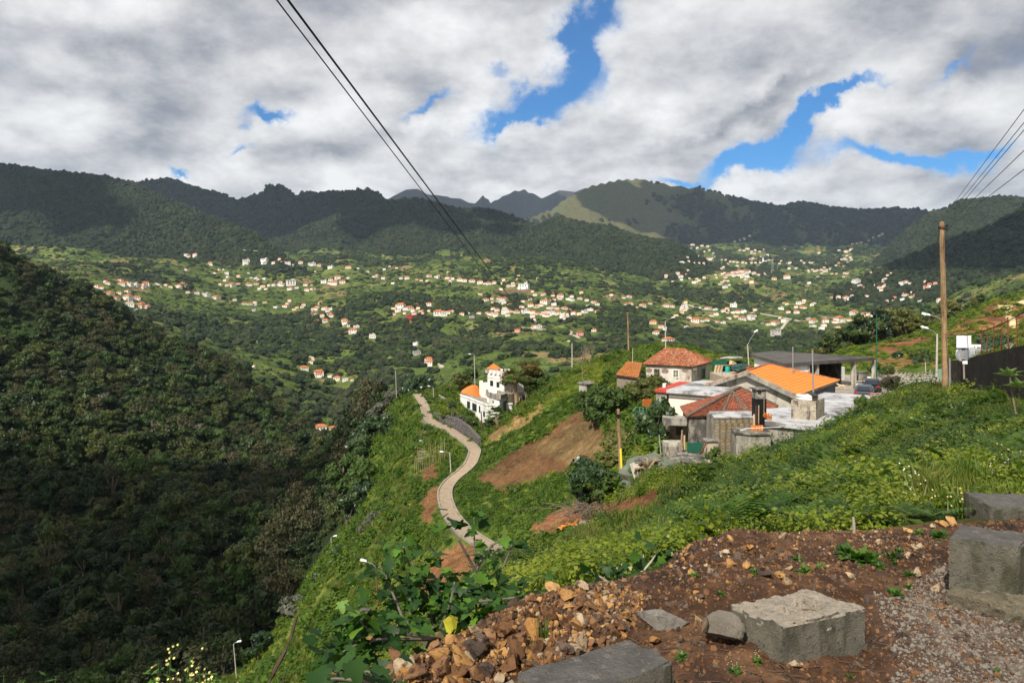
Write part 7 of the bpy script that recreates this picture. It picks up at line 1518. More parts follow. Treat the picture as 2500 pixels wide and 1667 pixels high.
def put_rock(x, y, size_px, i, lab, grp, lift=.25, name='rock'):
    d = hit(x, y, 1.0, 9.0)
    if d is None: return
    s = size_px/2/F*d; v = P(x, y, d); o = link(name, rng2.choice(RK_M[i])); o.location = (v.x, v.y, float(gz_world(v.x, v.y))+s*lift); o.scale = (s*rng2.uniform(.9, 1.3), s, s*rng2.uniform(.8, 1.1)); o.rotation_euler = (rng2.uniform(-.6, .6), rng2.uniform(-.6, .6), rng2.uniform(0, 6.28)); tag(o, lab, 'rock', grp)
n = 0
while n < 205:
    x, y = rng2.uniform(880, 1600), rng2.uniform(1420, 1690)
    if not inpoly(np.array([x]), np.array([y]), HEAP)[0]: continue
    i = rng2.choices(range(4), (.52, .20, .13, .15))[0]; s = min(80, 10+rng2.expovariate(1/13)); s *= 1.1 if x < 1330 else .75
    put_rock(x, y, s, i, RL[i], RG[i], rng2.uniform(.1, .9)); n += 1
for (x, y, s, i) in ((1178,1590,78,3),(1228,1560,66,0),(1265,1608,60,0),(1300,1555,70,1),(1345,1520,58,0),(1130,1640,80,1),(1080,1660,70,0),(1010,1660,64,0),(1380,1600,48,3),(1310,1590,50,0),(1420,1530,44,2),(1250,1640,55,0),(1190,1655,62,3),(1160,1610,60,3),(1345,1450,44,1),(1300,1475,40,0),(1480,1432,30,2),(1420,1440,34,2),(1530,1512,36,1),(950,1658,60,0),(1130,1600,50,0)): put_rock(x, y, s, i, RL[i], RG[i], .75)
MOUND = [(1575,1440),(1660,1345),(1720,1305),(1760,1290),(1830,1310),(1900,1300),(1990,1295),(2080,1292),(2200,1290),(2290,1290),(2290,1350),(2150,1400),(1990,1410),(1850,1440),(1700,1475)]
n = 0
while n < 66:
    x, y = rng2.uniform(1560, 2300), rng2.uniform(1288, 1480)
    if not inpoly(np.array([x]), np.array([y]), MOUND)[0]: continue
    i = rng2.choices(range(4), (.42, .25, .2, .13))[0]; put_rock(x, y, min(36, 8+rng2.expovariate(1/6)), i, ML[i], MG[i], .3); n += 1
for (x, y, s, i, lb) in ((1783,1383,36,1,'bright yellow ochre rock at the foot of the dirt mound'),(1828,1342,30,1,'yellow rock halfway up the dirt mound'),(1772,1352,26,2,'pale split rock left on the dirt mound'),(1909,1314,22,2,'pale rock near the crest of the mound'),(1873,1408,44,3,'flat grey brown stone lying behind the broken block'),(1922,1422,28,2,'pale stone right of the flat grey brown one'),(2078,1410,24,2,'lone pale stone in the dirt behind the block'),(1598,1571,40,1,'pale ochre stone beside the dark concrete beam'),(1706,1518,24,2,'white stone left of the concrete chunk'),(1942,1628,40,2,'rounded grey stone at the bottom corner of the broken block'),(2240,1404,26,2,'flat pale stone among weeds near the tall block'),(2285,1440,30,2,'pale stone in the shadow of the tall block'),(1825,1385,28,1,'ochre stone right of the bright yellow rock'),(1824,1374,20,2,'small cream stone on the mound slope'),(1712,1460,24,3,'dark round stone on the bare dirt'),(2322,1279,30,1,'ochre stone in the low heap beside the far block'),(2300,1283,26,1,'yellow ochre stone left in the low heap by the far block'),(2345,1288,26,0,'rusty stone under the far block'),(2280,1288,20,2,'pale stone at the left end of the low heap'),(1780,1425,18,1,'small ochre stone under the mound')):
    put_rock(x, y, s, i, lb, None, .35)
def boulder(x, y, d, size, mat, label, seed, name='boulder', rz=0, cuts=6):
    me = rock_mesh(seed, mat, ico(5), cuts); o = link(name, me); v = P(x, y, d); o.location = v; o.scale = size; o.rotation_euler = (0, 0, rz); return tag(o, label, name.replace('_', ' '))
boulder(1606, 1506, 3.85, (.175, .11, .085), M('grey_boulder', (.34, .315, .27), .95, .25, 12, bump=.8, bscale=60, grime=(.2, .18, .15), gscale=5), 'large pale grey boulder in the rubble behind the dark beam', 801, 'boulder', -.2, 9)
boulder(1768, 1534, 3.52, (.112, .10, .108), RAWM, 'lumpy broken chunk of concrete leaning on the square block', 805, 'concrete_chunk', .3, 2)
boulder(1722, 1532, 3.46, (.075, .022, .085), M('shard_stone', (.15, .11, .07), .9, .3, 10, bump=.5, bscale=50), 'flat brown shard leaning against the concrete chunk', 833, 'stone_shard', .9, 10).rotation_euler = (.15, .35, .9)
# fine rubble, gravel and clods
near = (GD > 2.2) & (GD < 6.6) & (GX > 700) & (GX < 2700)
heapm = near & inpoly(GX, yS, HEAP); moundm = near & inpoly(GX, yS, MOUND)
u, ii, jj = sample(heapm, .022, thin=.5); scatter('rubble', u+np.array([0, 0, .004]), RNG.gamma(2.2, .0052, len(u))+.004, RNG.uniform(0, 6.28, (len(u), 3)), RK_S[:3]*3+RK_S[3:6]*2+RK_S[6:9]+RK_S[9:]*2)
u, ii, jj = sample(moundm, .045, thin=.5); scatter('mound_rubble', u, RNG.gamma(1.5, .0052, len(u))+.003, RNG.uniform(0, 6.28, (len(u), 3)), RK_S[:3]*4+RK_S[3:6]+RK_S[6:8]+RK_S[9:]*3)
rest_ = near & (GD < edge[:, None]+.3) & ~heapm
u, ii, jj = sample(rest_, .030, thin=.5); scatter('clods', u, RNG.gamma(1.6, .0042, len(u))+.002, RNG.uniform(0, 6.28, (len(u), 3)), RK_S[:3]+RK_S[9:])
gr = near & (gravel > .25)
GPM = M('gravel_stone', (.165, .145, .12), .9, .5, 40); gp_ = [proto('gravel', list_mesh('gravel', V_*(1+.25*np.random.default_rng(70+i).normal(size=(len(V_), 1)))*np.array([1, .8, .55]), [tuple(f) for f in ICO1[1]], GPM)) for i, V_ in enumerate([ICO1[0]]*3)]
u, ii, jj = sample(gr, .016, thin=.5); scatter('gravel', u, RNG.gamma(2.5, .0021, len(u))+.001, RNG.uniform(0, 6.28, (len(u), 3)), gp_)
TW = [proto('twig', MB().tube([(-1, 0, 0), (0, .12, .1), (1, 0, 0)], [.03, .04, .02], 4).mesh('twig', M('dry_twig', (.085, .05, .03), .9, .3, 5)))]
u, ii, jj = sample(rest_ & (GX > 1540) & (yS > 1500), .085, thin=.5); scatter('dead_twigs', u+np.array([0, 0, .004]), RNG.uniform(.02, .07, len(u)), yaw(len(u), .1), TW)
# weeds on the platform: clumps one could pull out
def weed_mesh(seed, n, L, w, mat, fl=0, fm=None):
    r = np.random.default_rng(seed); V = []; Fc = []; mi = []
    for k in range(n):
        a = r.uniform(0, 6.28); el = r.uniform(.25, 1.2); d = np.array([math.cos(a)*math.cos(el), math.sin(a)*math.cos(el), math.sin(el)]); s = np.array([-math.sin(a), math.cos(a), 0]); l = L*r.uniform(.5, 1.1); b = len(V); p0 = r.normal(size=3)*L*.12*np.array([1, 1, 0])
        for t, ww in ((0, .25), (.4, 1), (.75, .8), (1, .05)): c = p0+d*l*t-np.array([0, 0, l*.45*t*t*math.cos(el)]); V += [c-s*w*ww, c+s*w*ww]
        Fc += [(b+2*q, b+2*q+1, b+2*q+3, b+2*q+2) for q in range(3)]; mi += [0]*3
    for k in range(fl):
        c = np.array([r.normal()*L*.4, r.normal()*L*.4, L*r.uniform(.6, 1.1)]); e = L*.05; b = len(V); V += [c+[e, 0, 0], c+[0, e, e*.3], c-[e, 0, 0], c-[0, e, -e*.3]]; Fc.append((b, b+1, b+2, b+3)); mi.append(1)
    return list_mesh('weed_clump', np.array(V), Fc, [mat, fm or FLW], mi)
WD = leafmat('leaves_weed', [(.03, .085, .010), (.055, .13, .014), (.09, .17, .025)], .3, .45, .3, 3)
for k, (zx, zy, s, fl, lb) in enumerate(((1390, 370, .17, 0, 'largest broad leaved weed clump on the dirt mound'), (1460, 395, .14, 0, 'leafy weed joining the largest clump on its right'), (1330, 345, .12, 0, 'weed clump at the left of the largest one'), (1590, 365, .09, 0, 'upright weed right of the largest clump'), (1515, 430, .06, 0, 'small round weed below the largest clump'), (1610, 410, .05, 0, 'little weed in the dirt right of the clump'), (1868, 250, .11, 0, 'dark weed left of the tall block'), (1610, 590, .09, 0, 'low spreading weed before the tall block'), (1690, 545, .05, 0, 'weed beside the shadow of the tall block'), (1700, 475, .06, 0, 'weed at the flat pale stone'), (1095, 455, .08, 0, 'thin grassy tuft behind the broken block'), (1180, 430, .06, 0, 'sparse tuft right of the grassy one'), (690, 1030, .055, 12, 'yellow flowering weed at the corner of the broken block'), (815, 975, .05, 10, 'second yellow flowering weed by the block edge'), (390, 950, .06, 0, 'grassy weed beside the dark beam'), (460, 480, .05, 0, 'small weed on the mound left of the yellow rocks'), (605, 580, .04, 0, 'tiny weed on bare dirt'), (2195, 1040, .04, 0, 'tiny weed on the gravel'), (800, 460, .05, 0, 'weed between the yellow rocks'), (1050, 390, .06, 0, 'weed on the mound crest'), (1745, 235, .07, 0, 'weed on the crest beside the bank'), (1640, 340, .06, 0, 'pale weed behind the upright one'), (1360, 1060, .03, 0, 'seedling in front of the broken block'))):
    x, y = c7(zx, zy+s*120); d = hit(x, y, 1, 9)
    if d: o = link('weed_clump', weed_mesh(40+k, int(26+s*260), s, s*.10, WD, fl)); o.location = gnd(P(x, y, d)); tag(o, lb, 'weed')
for k, (x, y, d, s, lb) in enumerate(((1330, 1560, 3.5, .10, 'thin green grass tuft growing in the rubble heap'), (1300, 1600, 3.3, .07, 'small grass tuft lower in the rubble'))):
    o = link('grass_tuft', blades('grass_tuft', 70+k, GRS, 26, s*1.3, s*.25, .003, .6)); o.location = gnd(P(x, y, hit(x, y, 1, 9) or d)); tag(o, lb, 'grass tuft')
tag(MB().tube([P(2086, 1312, 5.6), P(2085, 1285, 5.6), P(2083, 1262, 5.6)], [.010, .012, .009], 6).build('wooden_stake', PALEBARK), 'weathered grey stake standing at the edge of the ferns', 'stake')
# fig tree
FIG = [leafmat('fig_leaf_%s' % n, c, .3, .5, .2, 6) for n, c in (('dark', [(.012, .04, .008), (.022, .06, .012), (.035, .08, .016)]), ('mid', [(.025, .075, .010), (.045, .11, .015), (.07, .14, .02)]), ('light', [(.06, .14, .015), (.09, .19, .02), (.13, .23, .03)]))]
def fig_leaf(seed, mat):
    r = random.Random(seed); out = [(0, 0), (.16, .10), (.34, .02), (.50, .16), (.40, .34), (.56, .46), (.52, .62), (.30, .60), (.22, .78), (.10, .96), (0, 1.02)]
    pts = [(x*r.uniform(.9, 1.1), y) for x, y in out]; V = []; 
    for x, y in pts: V.append((x, y, .16*x-.22*y*y))
    for x, y in pts[1:-1]: V.append((-x, y, .16*x-.22*y*y))
    n = len(pts); Fc = []
    mid = []
    for k in range(1, n-1): Fc.append((0 if k == 1 else None, k, k+1))
    Fc = []; V += [(0, .3, -.02), (0, .6, -.08)]; a, b = len(V)-2, len(V)-1
    L = lambda k: n+k-1
    Fc += [(0, 1, 2, a), (a, 2, 3, 4), (a, 4, 7, b), (4, 5, 6, 7), (b, 7, 8), (b, 8, 9, 10), (0, a, L(2), L(1)), (a, L(4), L(3), L(2)), (a, b, L(7), L(4)), (L(4), L(7), L(6), L(5)), (b, L(8), L(7)), (b, 10, L(9), L(8))]
    return list_mesh('leaf', np.array(V), Fc, mat, None, True)
LEAVES = [[fig_leaf(i*3+k, FIG[i]) for k in range(3)] for i in range(3)]
FBARK = M('fig_bark', (.13, .11, .085), .85, .25, 12)
def leafy(root, branches, n, size, seed, spread=.10, mixw=(.45, .4, .15)):
    r = random.Random(seed); seg = []
    for b in branches:
        for i in range(len(b)-1): seg.append((b[i], b[i+1], (i+.5)/len(b)))
    for k in range(n):
        a, b, t = r.choices(seg, [.45+.25*s[2] for s in seg])[0]; p = a.lerp(b, r.random())+Vector((r.gauss(0, spread), r.gauss(0, spread), r.gauss(0, spread*.75)))
        while spread > .1 and HY-p.z/p.y*F < 1395 and r.random() < .72: a, b, t = r.choice(seg); p = a.lerp(b, r.random())+Vector((r.gauss(0, spread), r.gauss(0, spread), r.gauss(0, spread*.75)))
        o = link('leaf', r.choice(r.choices(LEAVES, mixw)[0]), None, root); s = size*r.uniform(.65, 1.25); o.scale = (s, s, s); o.location = p-root.location; o.rotation_euler = (r.uniform(-.9, .45), r.gauss(0, .45), r.uniform(0, 6.28))
def PD(lst): return [P(x, y, d) for x, y, d in lst]
FB = [PD(l) for l in ([(1165, 1600, 4.9), (1163, 1500, 5.0), (1162, 1400, 5.0), (1158, 1330, 5.0), (1158, 1262, 5.0)], [(1162, 1395, 5.0), (1120, 1318, 4.9), (1098, 1290, 4.9)], [(1162, 1390, 5), (1200, 1330, 5.1), (1240, 1310, 5.1)], [(1165, 1440, 5), (1230, 1380, 5.2), (1250, 1330, 5.2)], [(1000, 1560, 4.6), (1000, 1470, 4.8), (1008, 1385, 4.9), (1025, 1342, 4.9)], [(1006, 1392, 4.9), (990, 1355, 4.9), (985, 1335, 4.8)], [(1060, 1600, 4.6), (980, 1500, 4.6), (940, 1400, 4.7), (925, 1375, 4.7)], [(1080, 1560, 4.6), (1150, 1470, 4.7), (1240, 1460, 4.8), (1330, 1450, 4.7)], [(1060, 1570, 4.6), (1100, 1470, 4.6), (1110, 1420, 4.7)], [(1080, 1560, 4.4), (970, 1545, 4.2), (890, 1530, 4.1), (872, 1510, 4.0)], [(1050, 1560, 4.3), (920, 1560, 4.0), (850, 1580, 3.9), (838, 1590, 3.9)], [(1180, 1520, 4.7), (1260, 1470, 4.6), (1300, 1455, 4.6)], [(1060, 1580, 4.7), (1050, 1450, 4.9), (1075, 1400, 4.9)], [(1170, 1470, 4.9), (1120, 1450, 4.8), (1060, 1440, 4.8)])]
R = empty('fig_tree', P(1150, 1610, 4.8), 0, 'young fig tree with large lobed leaves growing below the rubble heap', 'fig tree')
FB[0].insert(0, P(1160, 1720, 4.9))
for b in FB: part(MB().tube(b, [.011-.007*i/len(b) for i in range(len(b))], 6), 'branch', FBARK, R)
leafy(R, FB, 232, .092, 5, .115)
fl_ = random.Random(31); lm = MB(); segs_ = [(b[i], b[i+1], (i+1)/len(b)) for b in FB for i in range(1, len(b)-1)]
for k in range(420):
    a, b, t = fl_.choices(segs_, [1.15-s[2] for s in segs_])[0]; p = a.lerp(b, fl_.random())+Vector((fl_.gauss(0, .12), fl_.gauss(0, .12), fl_.gauss(-.04, .07)))
    if HY-p.z/p.y*F < 1400: continue
    me = fl_.choice(fl_.choices(LEAVES, (.6, .33, .07))[0]); s = .088*fl_.uniform(.6, 1.2); rm = Euler((fl_.uniform(-.9, .45), fl_.gauss(0, .45), fl_.uniform(0, 6.28))).to_matrix(); lm.m = [m_.name for m_ in FIG].index(me.materials[0].name); lm.add([p+rm @ (v.co*s) for v in me.vertices], [tuple(q.vertices) for q in me.polygons])
part(lm, 'leaves', FIG, R, True, None, 'stuff')
for x, y, d in ((1158, 1255, 5), (1096, 1285, 4.9), (1246, 1318, 5.1), (1028, 1338, 4.9), (984, 1330, 4.8), (922, 1372, 4.7), (870, 1508, 4), (838, 1585, 3.9)): leafy(R, [[P(x, y, d), P(x+4, y+6, d)]], 6, .09, int(x), .05)
R = empty('fig_sapling', P(1560, 1440, 5.4), 0, 'small fig sapling beside the dirt mound', 'fig tree'); SB = [PD(l) for l in ([(1555, 1450, 5.4), (1565, 1400, 5.4), (1572, 1350, 5.5)], [(1540, 1445, 5.4), (1520, 1410, 5.4), (1505, 1385, 5.5)], [(1565, 1400, 5.4), (1590, 1370, 5.4), (1603, 1350, 5.5)], [(1500, 1430, 5.3), (1470, 1410, 5.3), (1450, 1400, 5.3)])]
for b in SB: part(MB().tube(b, [.010, .008, .005], 6), 'branch', PALEBARK, R)
leafy(R, SB, 60, .10, 9, .09, (.75, .2, .05))
R = empty('fig_shoot', P(870, 1700, 2.7), 0, 'low fig shoot with big dark leaves at the bottom edge', 'fig tree'); SB = [PD(l) for l in ([(960, 1690, 2.8), (880, 1660, 2.7), (820, 1655, 2.7), (770, 1660, 2.7)], [(940, 1660, 2.9), (900, 1640, 2.9), (860, 1630, 2.9)])]
for b in SB: part(MB().tube(b, [.009, .007, .005, .004][:len(b)], 6), 'branch', FBARK, R)
leafy(R, SB, 30, .088, 19, .06, (.9, .1, 0))
# torn yellow banana leaf among the fig
R = empty('banana_plant', P(1105, 1560, 4.5), 0, 'yellowing torn banana leaf standing among the fig branches', 'banana plant'); yl = M('yellow_leaf', (.42, .40, .04), .5, .2, 12)
a, b = P(1103, 1560, 4.5), P(1100, 1508, 4.5); m = MB(); m.add([a+Vector((-.02, 0, 0)), a+Vector((.02, 0, .02)), b+Vector((.05, .01, 0)), b+Vector((.0, -.02, .03)), b+Vector((-.05, .01, -.02))], [(0, 1, 2, 3, 4)]); part(m, 'leaf', yl, R); part(MB().tube([P(1108, 1585, 4.5), a, b], [.008, .006, .003], 5), 'leaf_rib', yl, R)
m = MB(); m.add([P(1040, 1548, 4.4), P(1075, 1540, 4.4), P(1090, 1560, 4.4), P(1060, 1556, 4.35)], [(0, 1, 2, 3)]); part(m, 'leaf', DRY, R)
# weeds along the bottom edge at the left
def stem_plant(x, y, d, top, label, seed, flower=True, name='flowering_weed'):
    base = gnd(P(x, y, d)); t = P(x+random.uniform(-12, 12), top, d); R = empty(name, base, 0, label, 'weed', None); r = random.Random(seed); L = t-base; m = MB(); fl = MB(); lf = MB()
    for k in range(7):
        w = Vector((r.gauss(0, .07), r.gauss(0, .07), 0)); q = L*r.uniform(.8, 1.0)+w; m.tube([(0, 0, 0), L*.5+w*.3, q], [.006, .004, .002], 4)
        for j in range(6):
            p = q+Vector((r.gauss(0, .02), r.gauss(0, .02), r.uniform(-.05, .02))); e = .010
            for s in range(2): x_ = Vector((r.gauss(0, 1), r.gauss(0, 1), r.gauss(0, 1))).normalized()*e*.65; y_ = x_.orthogonal().normalized()*e*.65; fl.add([p+x_, p+y_, p-x_, p-y_], [(0, 1, 2, 3)])
        for j in range(9):
            p = L*r.uniform(.35, .95)+w*r.uniform(.2, 1); dv = Vector((r.gauss(0, 1), r.gauss(0, 1), r.uniform(0, .9))).normalized()*r.uniform(.03, .07); s = dv.cross(Vector((0, 0, 1))).normalized()*.008; lf.add([p, p+dv*.5+s, p+dv, p+dv*.5-s], [(0, 1, 2, 3)])
    m.build('stems', WD, R); lf.build('leaves', WD, R)
    if flower: fl.build('flowers', FLW, R)
for k, (x, top, lb) in enumerate(((375, 1590, 'tallest yellow flowered weed at the bottom left edge'), (400, 1600, 'yellow flowered weed right of the tallest one'), (440, 1632, 'low yellow flowered weed at the bottom edge'), (490, 1625, 'bushy yellow flowered weed at the bottom edge'), (520, 1640, 'yellow flowered weed under the lowest lamp'), (560, 1645, 'short yellow flowered weed near the green slope'), (600, 1650, 'last yellow flowered weed before the green slope'))): stem_plant(x, 1760, 3.1, top, lb, k)
for k, (x, top, lb) in enumerate(((30, 1632, 'leafy shoot at the bottom left corner'), (80, 1628, 'taller leafy shoot at the bottom left corner'), (10, 1645, 'half hidden leafy shoot in the corner'))): stem_plant(x, 1760, 3.1, top, lb, 20+k, False, 'leafy_shoot')
stick('dry_sapling', [P(650, 1690, 5.0), P(668, 1640, 5.0), P(695, 1590, 5.0), P(712, 1550, 5.1), P(724, 1503, 5.1)], [.018, .016, .014, .013, .011], WOODD, 'dark bare curved stem rising from the bottom edge', 'stem')
stick('dry_sapling', [P(693, 1690, 3.6), P(691, 1650, 3.6)], .006, WOODD, 'short dark stick at the bottom edge', 'stem')
# plant with leaf rosettes at the right edge
R = empty('rosette_plant', gnd(P(2475, 1000, 12)), 0, 'pale green plant with two leaf rosettes at the right edge of the bank', 'plant'); RM = leafmat('leaves_rosette', [(.10, .16, .05), (.15, .22, .07), (.21, .27, .10)], .25)
t1, t2, t3 = P(2465, 918, 12), P(2487, 946, 11.8), P(2480, 1010, 12); part(MB().tube([t3, P(2470, 955, 12), t1], [.016, .014, .010], 6), 'stem', BARK, R); part(MB().tube([P(2470, 955, 12), t2], [.012, .009], 6), 'stem', BARK, R); r = random.Random(2)
for t in (t1, t2):
    for k in range(13): a = k*2.4; el = .15+.08*k; dv = Vector((math.cos(a)*math.cos(el), math.sin(a)*math.cos(el), math.sin(el)))*r.uniform(.2, .27); s = Vector((-math.sin(a), math.cos(a), 0))*.04; m = MB(); m.add([t, t+dv*.5+s+Vector((0, 0, .02)), t+dv-Vector((0, 0, .03)), t+dv*.5-s+Vector((0, 0, .02))], [(0, 1, 2, 3)]); part(m, 'leaf', RM, R)
# ---------------------------------------------------------------- the villages across the valley
HW = {k: M('village_wall_'+n, c, .85, .07, .2) for k, n, c in (('o', 'white', (.68, .64, .57)), ('w', 'bright', (.70, .68, .63)), ('y', 'cream', (.66, .54, .36)), ('r', 'pink', (.55, .33, .26)), ('g', 'grey', (.38, .36, .33)))}
HR = {'o': M('village_roof_orange', (.42, .135, .045), .85, .25, .5), 'w': M('village_roof_pale', (.50, .47, .43), .85, .2, .5), 'y': M('village_roof_orange', (.42, .135, .045)), 'r': M('village_roof_red', (.34, .06, .035), .85, .2, .5), 'g': M('village_roof_grey', (.25, .24, .22), .85, .2, .5)}
WIN = M('village_window', (.04, .045, .05), .4, .3, 1)
wmesh = MB().box((0, 0, 0), (1, .12, 1)).mesh('window', WIN); HMESH = {}
def house_meshes(kind, var, hip):
    key = (kind, var, hip)
    if key in HMESH: return HMESH[key]
    a, b, h = (.5, (.38, .30, .44)[var % 3], (.42, .55, .34)[var % 3]); w = MB().prism([(-a, -b), (a, -b), (a, b), (-a, b)], -.5, h)
    if var % 3 == 1: w.box((.12, -b-.10, h*.28), (.55, .2, h*.5))
    e = .055; rf = MB()
    if hip:
        A = [(-a-e, -b-e, h-.01), (a+e, -b-e, h-.01), (a+e, b+e, h-.01), (-a-e, b+e, h-.01)]; r0_, r1_ = (-.22, 0, h+.19), (.22, 0, h+.19)
        rf.add(A+[r0_, r1_], [(0, 1, 5, 4), (1, 2, 5), (2, 3, 4, 5), (3, 0, 4), (3, 2, 1, 0)])
    else:
        rf.box((0, 0, h+.02), (1.06, 2*b+.07, .05)); rf.box((.2, .05, h+.10), (.3, .3, .14))
    if var % 2: rf.box((.28, .08, h+.16), (.07, .07, .22))
    HMESH[key] = (w.mesh('wall', HW[kind]), rf.mesh('roof', HR[kind]), b, h); return HMESH[key]
def zone(x, y):
    if x < 400 and y > 680: return 'on the ridge above the wooded slope'
    if x < 560 and y < 660: return 'at the foot of the left mountain'
    if y > 850 and x < 1000: return 'low in the near valley'
    if x < 760 and y > 720: return 'on the spur above the river'
    if x < 1000 and y > 735: return 'on the slope right of the ravine'
    if x < 1000: return 'scattered under the dark ridges'
    if x < 1120 and y > 740: return 'in the hamlet by the red building'
    if x < 1320 and y < 725: return 'in the upper row under the centre hill'
    if x < 1480 and y < 790: return 'in the long village row at the valley centre'
    if x < 1560 and y > 780: return 'on the green knoll below the village'
    if y < 600: return 'high in the village under the far mountain'
    if x < 1680: return 'on the terraces right of the centre hill'
    if y < 660: return 'in the village at the head of the valley'
    if x < 1960 and y < 690: return 'on top of the green terraced hill'
    if x < 2080 and y > 740: return 'in the row along the lower road'
    if x > 2060: return 'on the slope left of the wooden pole'
    return 'on the terraces below the hilltop village'
KW = {'o': 'white house with an orange roof', 'w': 'flat roofed white house', 'y': 'cream house with an orange roof', 'r': 'pinkish house with a red roof', 'g': 'grey concrete house'}
SPECIAL = {(1440,825,6): 'large white house with a broad orange hipped roof on the lower road', (880,935,6): 'unfinished grey ruin spread over the slope below the lower road', (175,820,6): 'tall white house with an orange roof at the left end of the lower road', (1715,1375,4): 'left one of the two orange roofed houses lowest in the valley', (1810,1390,4): 'right one of the two orange roofed houses lowest in the valley', (2275,1165,4): 'orange roofed house just above the dark trees of the path', (1595,945,4): 'tall white gabled house at the left of the brown terraces', (2150,755,5): 'cream house with an orange roof just behind the stone house roof', (1115,380,5): 'long white building at the end of the brown retaining wall', (980,550,5): 'white apartment block with dark windows in the village row', (2045,620,5): 'tan gabled house on the knoll behind the lamp', (1515,705,5): 'maroon two storey house below the knoll road', (1070,680,5): 'red and white house beside the bare soil on the slope', (1990,800,6): 'white house with a red roof half hidden by the dark trees', (440,910,5): 'stepped house with orange roofs on the curved village lane', (345,835,5): 'grey flat roofed house at the top of the curved lane', (1690,410,6): 'narrow tall white house alone below the valley head', (1990,1130,4): 'left house of the orange pair above the low terraces', (2020,1180,4): 'grey walled house of the orange pair above the low terraces', (1945,690,4): 'low house with a wide orange roof at the end of the white hamlet'}
LAB = {}; cnt = 0; restV = MB(); rs = random.Random(77); used_lab = {}
small = []
for q, (x, y, w, k, cr, wz, d) in enumerate(HOUSES):
    W = w/F*d; v = P(x, y, d); base = Vector((v.x, v.y, float(gz_world(v.x, v.y)))); rz = rs.uniform(-.55, .55); var = rs.randrange(6); hip = k in 'oyr'
    W *= .80
    if q >= 292: small.append((base, W, k, var, hip, rz)); continue
    if k == 'w' and wz < 50 and rs.random() < .45: k = 'o'; hip = True
    wm, rm, b, hh = house_meshes(k, var, hip)
    size = 'large ' if w > 19 else ('' if w > 12 else 'small ')
    orig = next((s for s in SPECIAL if s[2] == cr and abs((cK4, cK5, cK6)[cr-4](s[0], s[1])[0]-x) < .01 and abs((cK4, cK5, cK6)[cr-4](s[0], s[1])[1]-y) < .01), None)
    if orig: lab, grp = SPECIAL[orig], 'houses across the valley'
    else: lab = size+KW[k]+' '+zone(x, y); grp = lab[0:0]+'houses '+zone(x, y)
    R = empty('village_house', base, rz, lab, 'house', grp); R.scale = (W, W, W*(1.15 if wz > 60 and k == 'w' else 1.0))
    o = link('wall', wm, None, R); o = link('roof', rm, None, R)
    if w > 13:
        n = 3 if w > 18 else 2; rows = 2 if hh > .4 else 1
        for r_ in range(rows):
            for c in range(n):
                o = link('window', wmesh, None, R); o.location = ((c+.5)/n*.84-.42, -b-.01, hh*(.28+.46*r_) if rows == 2 else hh*.5); o.scale = (.10, .14, .13)
for (base, W, k, var, hip, rz) in small:
    wm, rm, b, hh = house_meshes(k, var, hip)
for q in range(420):                                # specks of houses in the farthest villages
    h = HOUSES[rs.randrange(len(HOUSES))]
    if h[1] > 790: continue
    x, y = h[0]+rs.gauss(0, 26), h[1]+rs.gauss(0, 7); d = hit(x, y, 420.0)
    if d and 900 < d < 3300: k = rs.choice('owoyo'); v = P(x, y, d); small.append((Vector((v.x, v.y, float(gz_world(v.x, v.y)))), max(7, rs.uniform(4, 9)/F*d), k, rs.randrange(6), k == 'o', rs.uniform(-.6, .6)))
sm = {}
for (base, W, k, var, hip, rz) in small:
    for me in house_meshes(k, var, hip)[:2]:
        mb = sm.setdefault(me.materials[0].name, (MB(), me.materials[0]))[0]; ca, sa = math.cos(rz), math.sin(rz); mb.add([(base.x+W*(v.co.x*ca-v.co.y*sa), base.y+W*(v.co.x*sa+v.co.y*ca), base.z+W*v.co.z) for v in me.vertices], [tuple(p.vertices) for p in me.polygons])
if sm:
    allm = MB(); ms = []
    for i, (mb, mt) in enumerate(sm.values()): allm.m = i; allm.add(mb.v, mb.f); ms.append(mt)
    tag(allm.build('distant_houses', ms), kind='stuff')
# landmarks: red building, brown retaining wall, church, mast, roads
def at(x, y): d = hit(x, y, 420.0) or 1000; v = P(x, y, d); v.z = float(gz_world(v.x, v.y)); return v
a, b = at(1007, 784), at(1042, 772); R = empty('red_building', (a+b)/2, 0, 'long dark red walled building at the edge of the white hamlet', 'building'); dv = (b-a).normalized(); nn = Vector((-dv.y, dv.x, 0)).normalized()*14
hgt = 14/F*a.y*1.0; m = MB(); m.prism([xy(a), xy(b), xy(b+nn), xy(a+nn)], a.z-3, a.z+hgt); part(m, 'wall', M('red_wall', (.30, .035, .025), .8, .12, .3), R); m = MB(); m.prism(inset([xy(a), xy(b), xy(b+nn), xy(a+nn)], -.4), a.z+hgt, a.z+hgt+.5); part(m, 'parapet', M('red_wall', (.30, .035, .025)), R)
pts = [at(1203, 720), at(1225, 716), at(1260, 714), at(1295, 713)]; m = MB()
for a, b in zip(pts[:-1], pts[1:]): m.prism([xy(a), xy(b), (b.x, b.y+3), (a.x, a.y+3)], min(a.z, b.z)-2, [a.z+4.6, b.z+6, b.z+6, a.z+4.6])
tag(m.build('retaining_wall', M('brown_retaining', (.21, .12, .085), .9, .3, .2)), 'long brown retaining wall below the upper village row', 'wall')
v = at(1650+770/3.618, 560+302/3.618); R = empty('church', v, 0, 'tiny white church with a thin tower in the far village', 'church'); part(MB().box(v+Vector((6, 4, 5)), (18, 10, 12)), 'nave', HW['w'], R); part(MB().box(v+Vector((0, 0, 9)), (4.5, 4.5, 22)), 'tower', HW['w'], R); part(MB().lathe([(3.2, 0), (.2, 7)], 4, v+Vector((0, 0, 20))), 'spire', HR['g'], R)
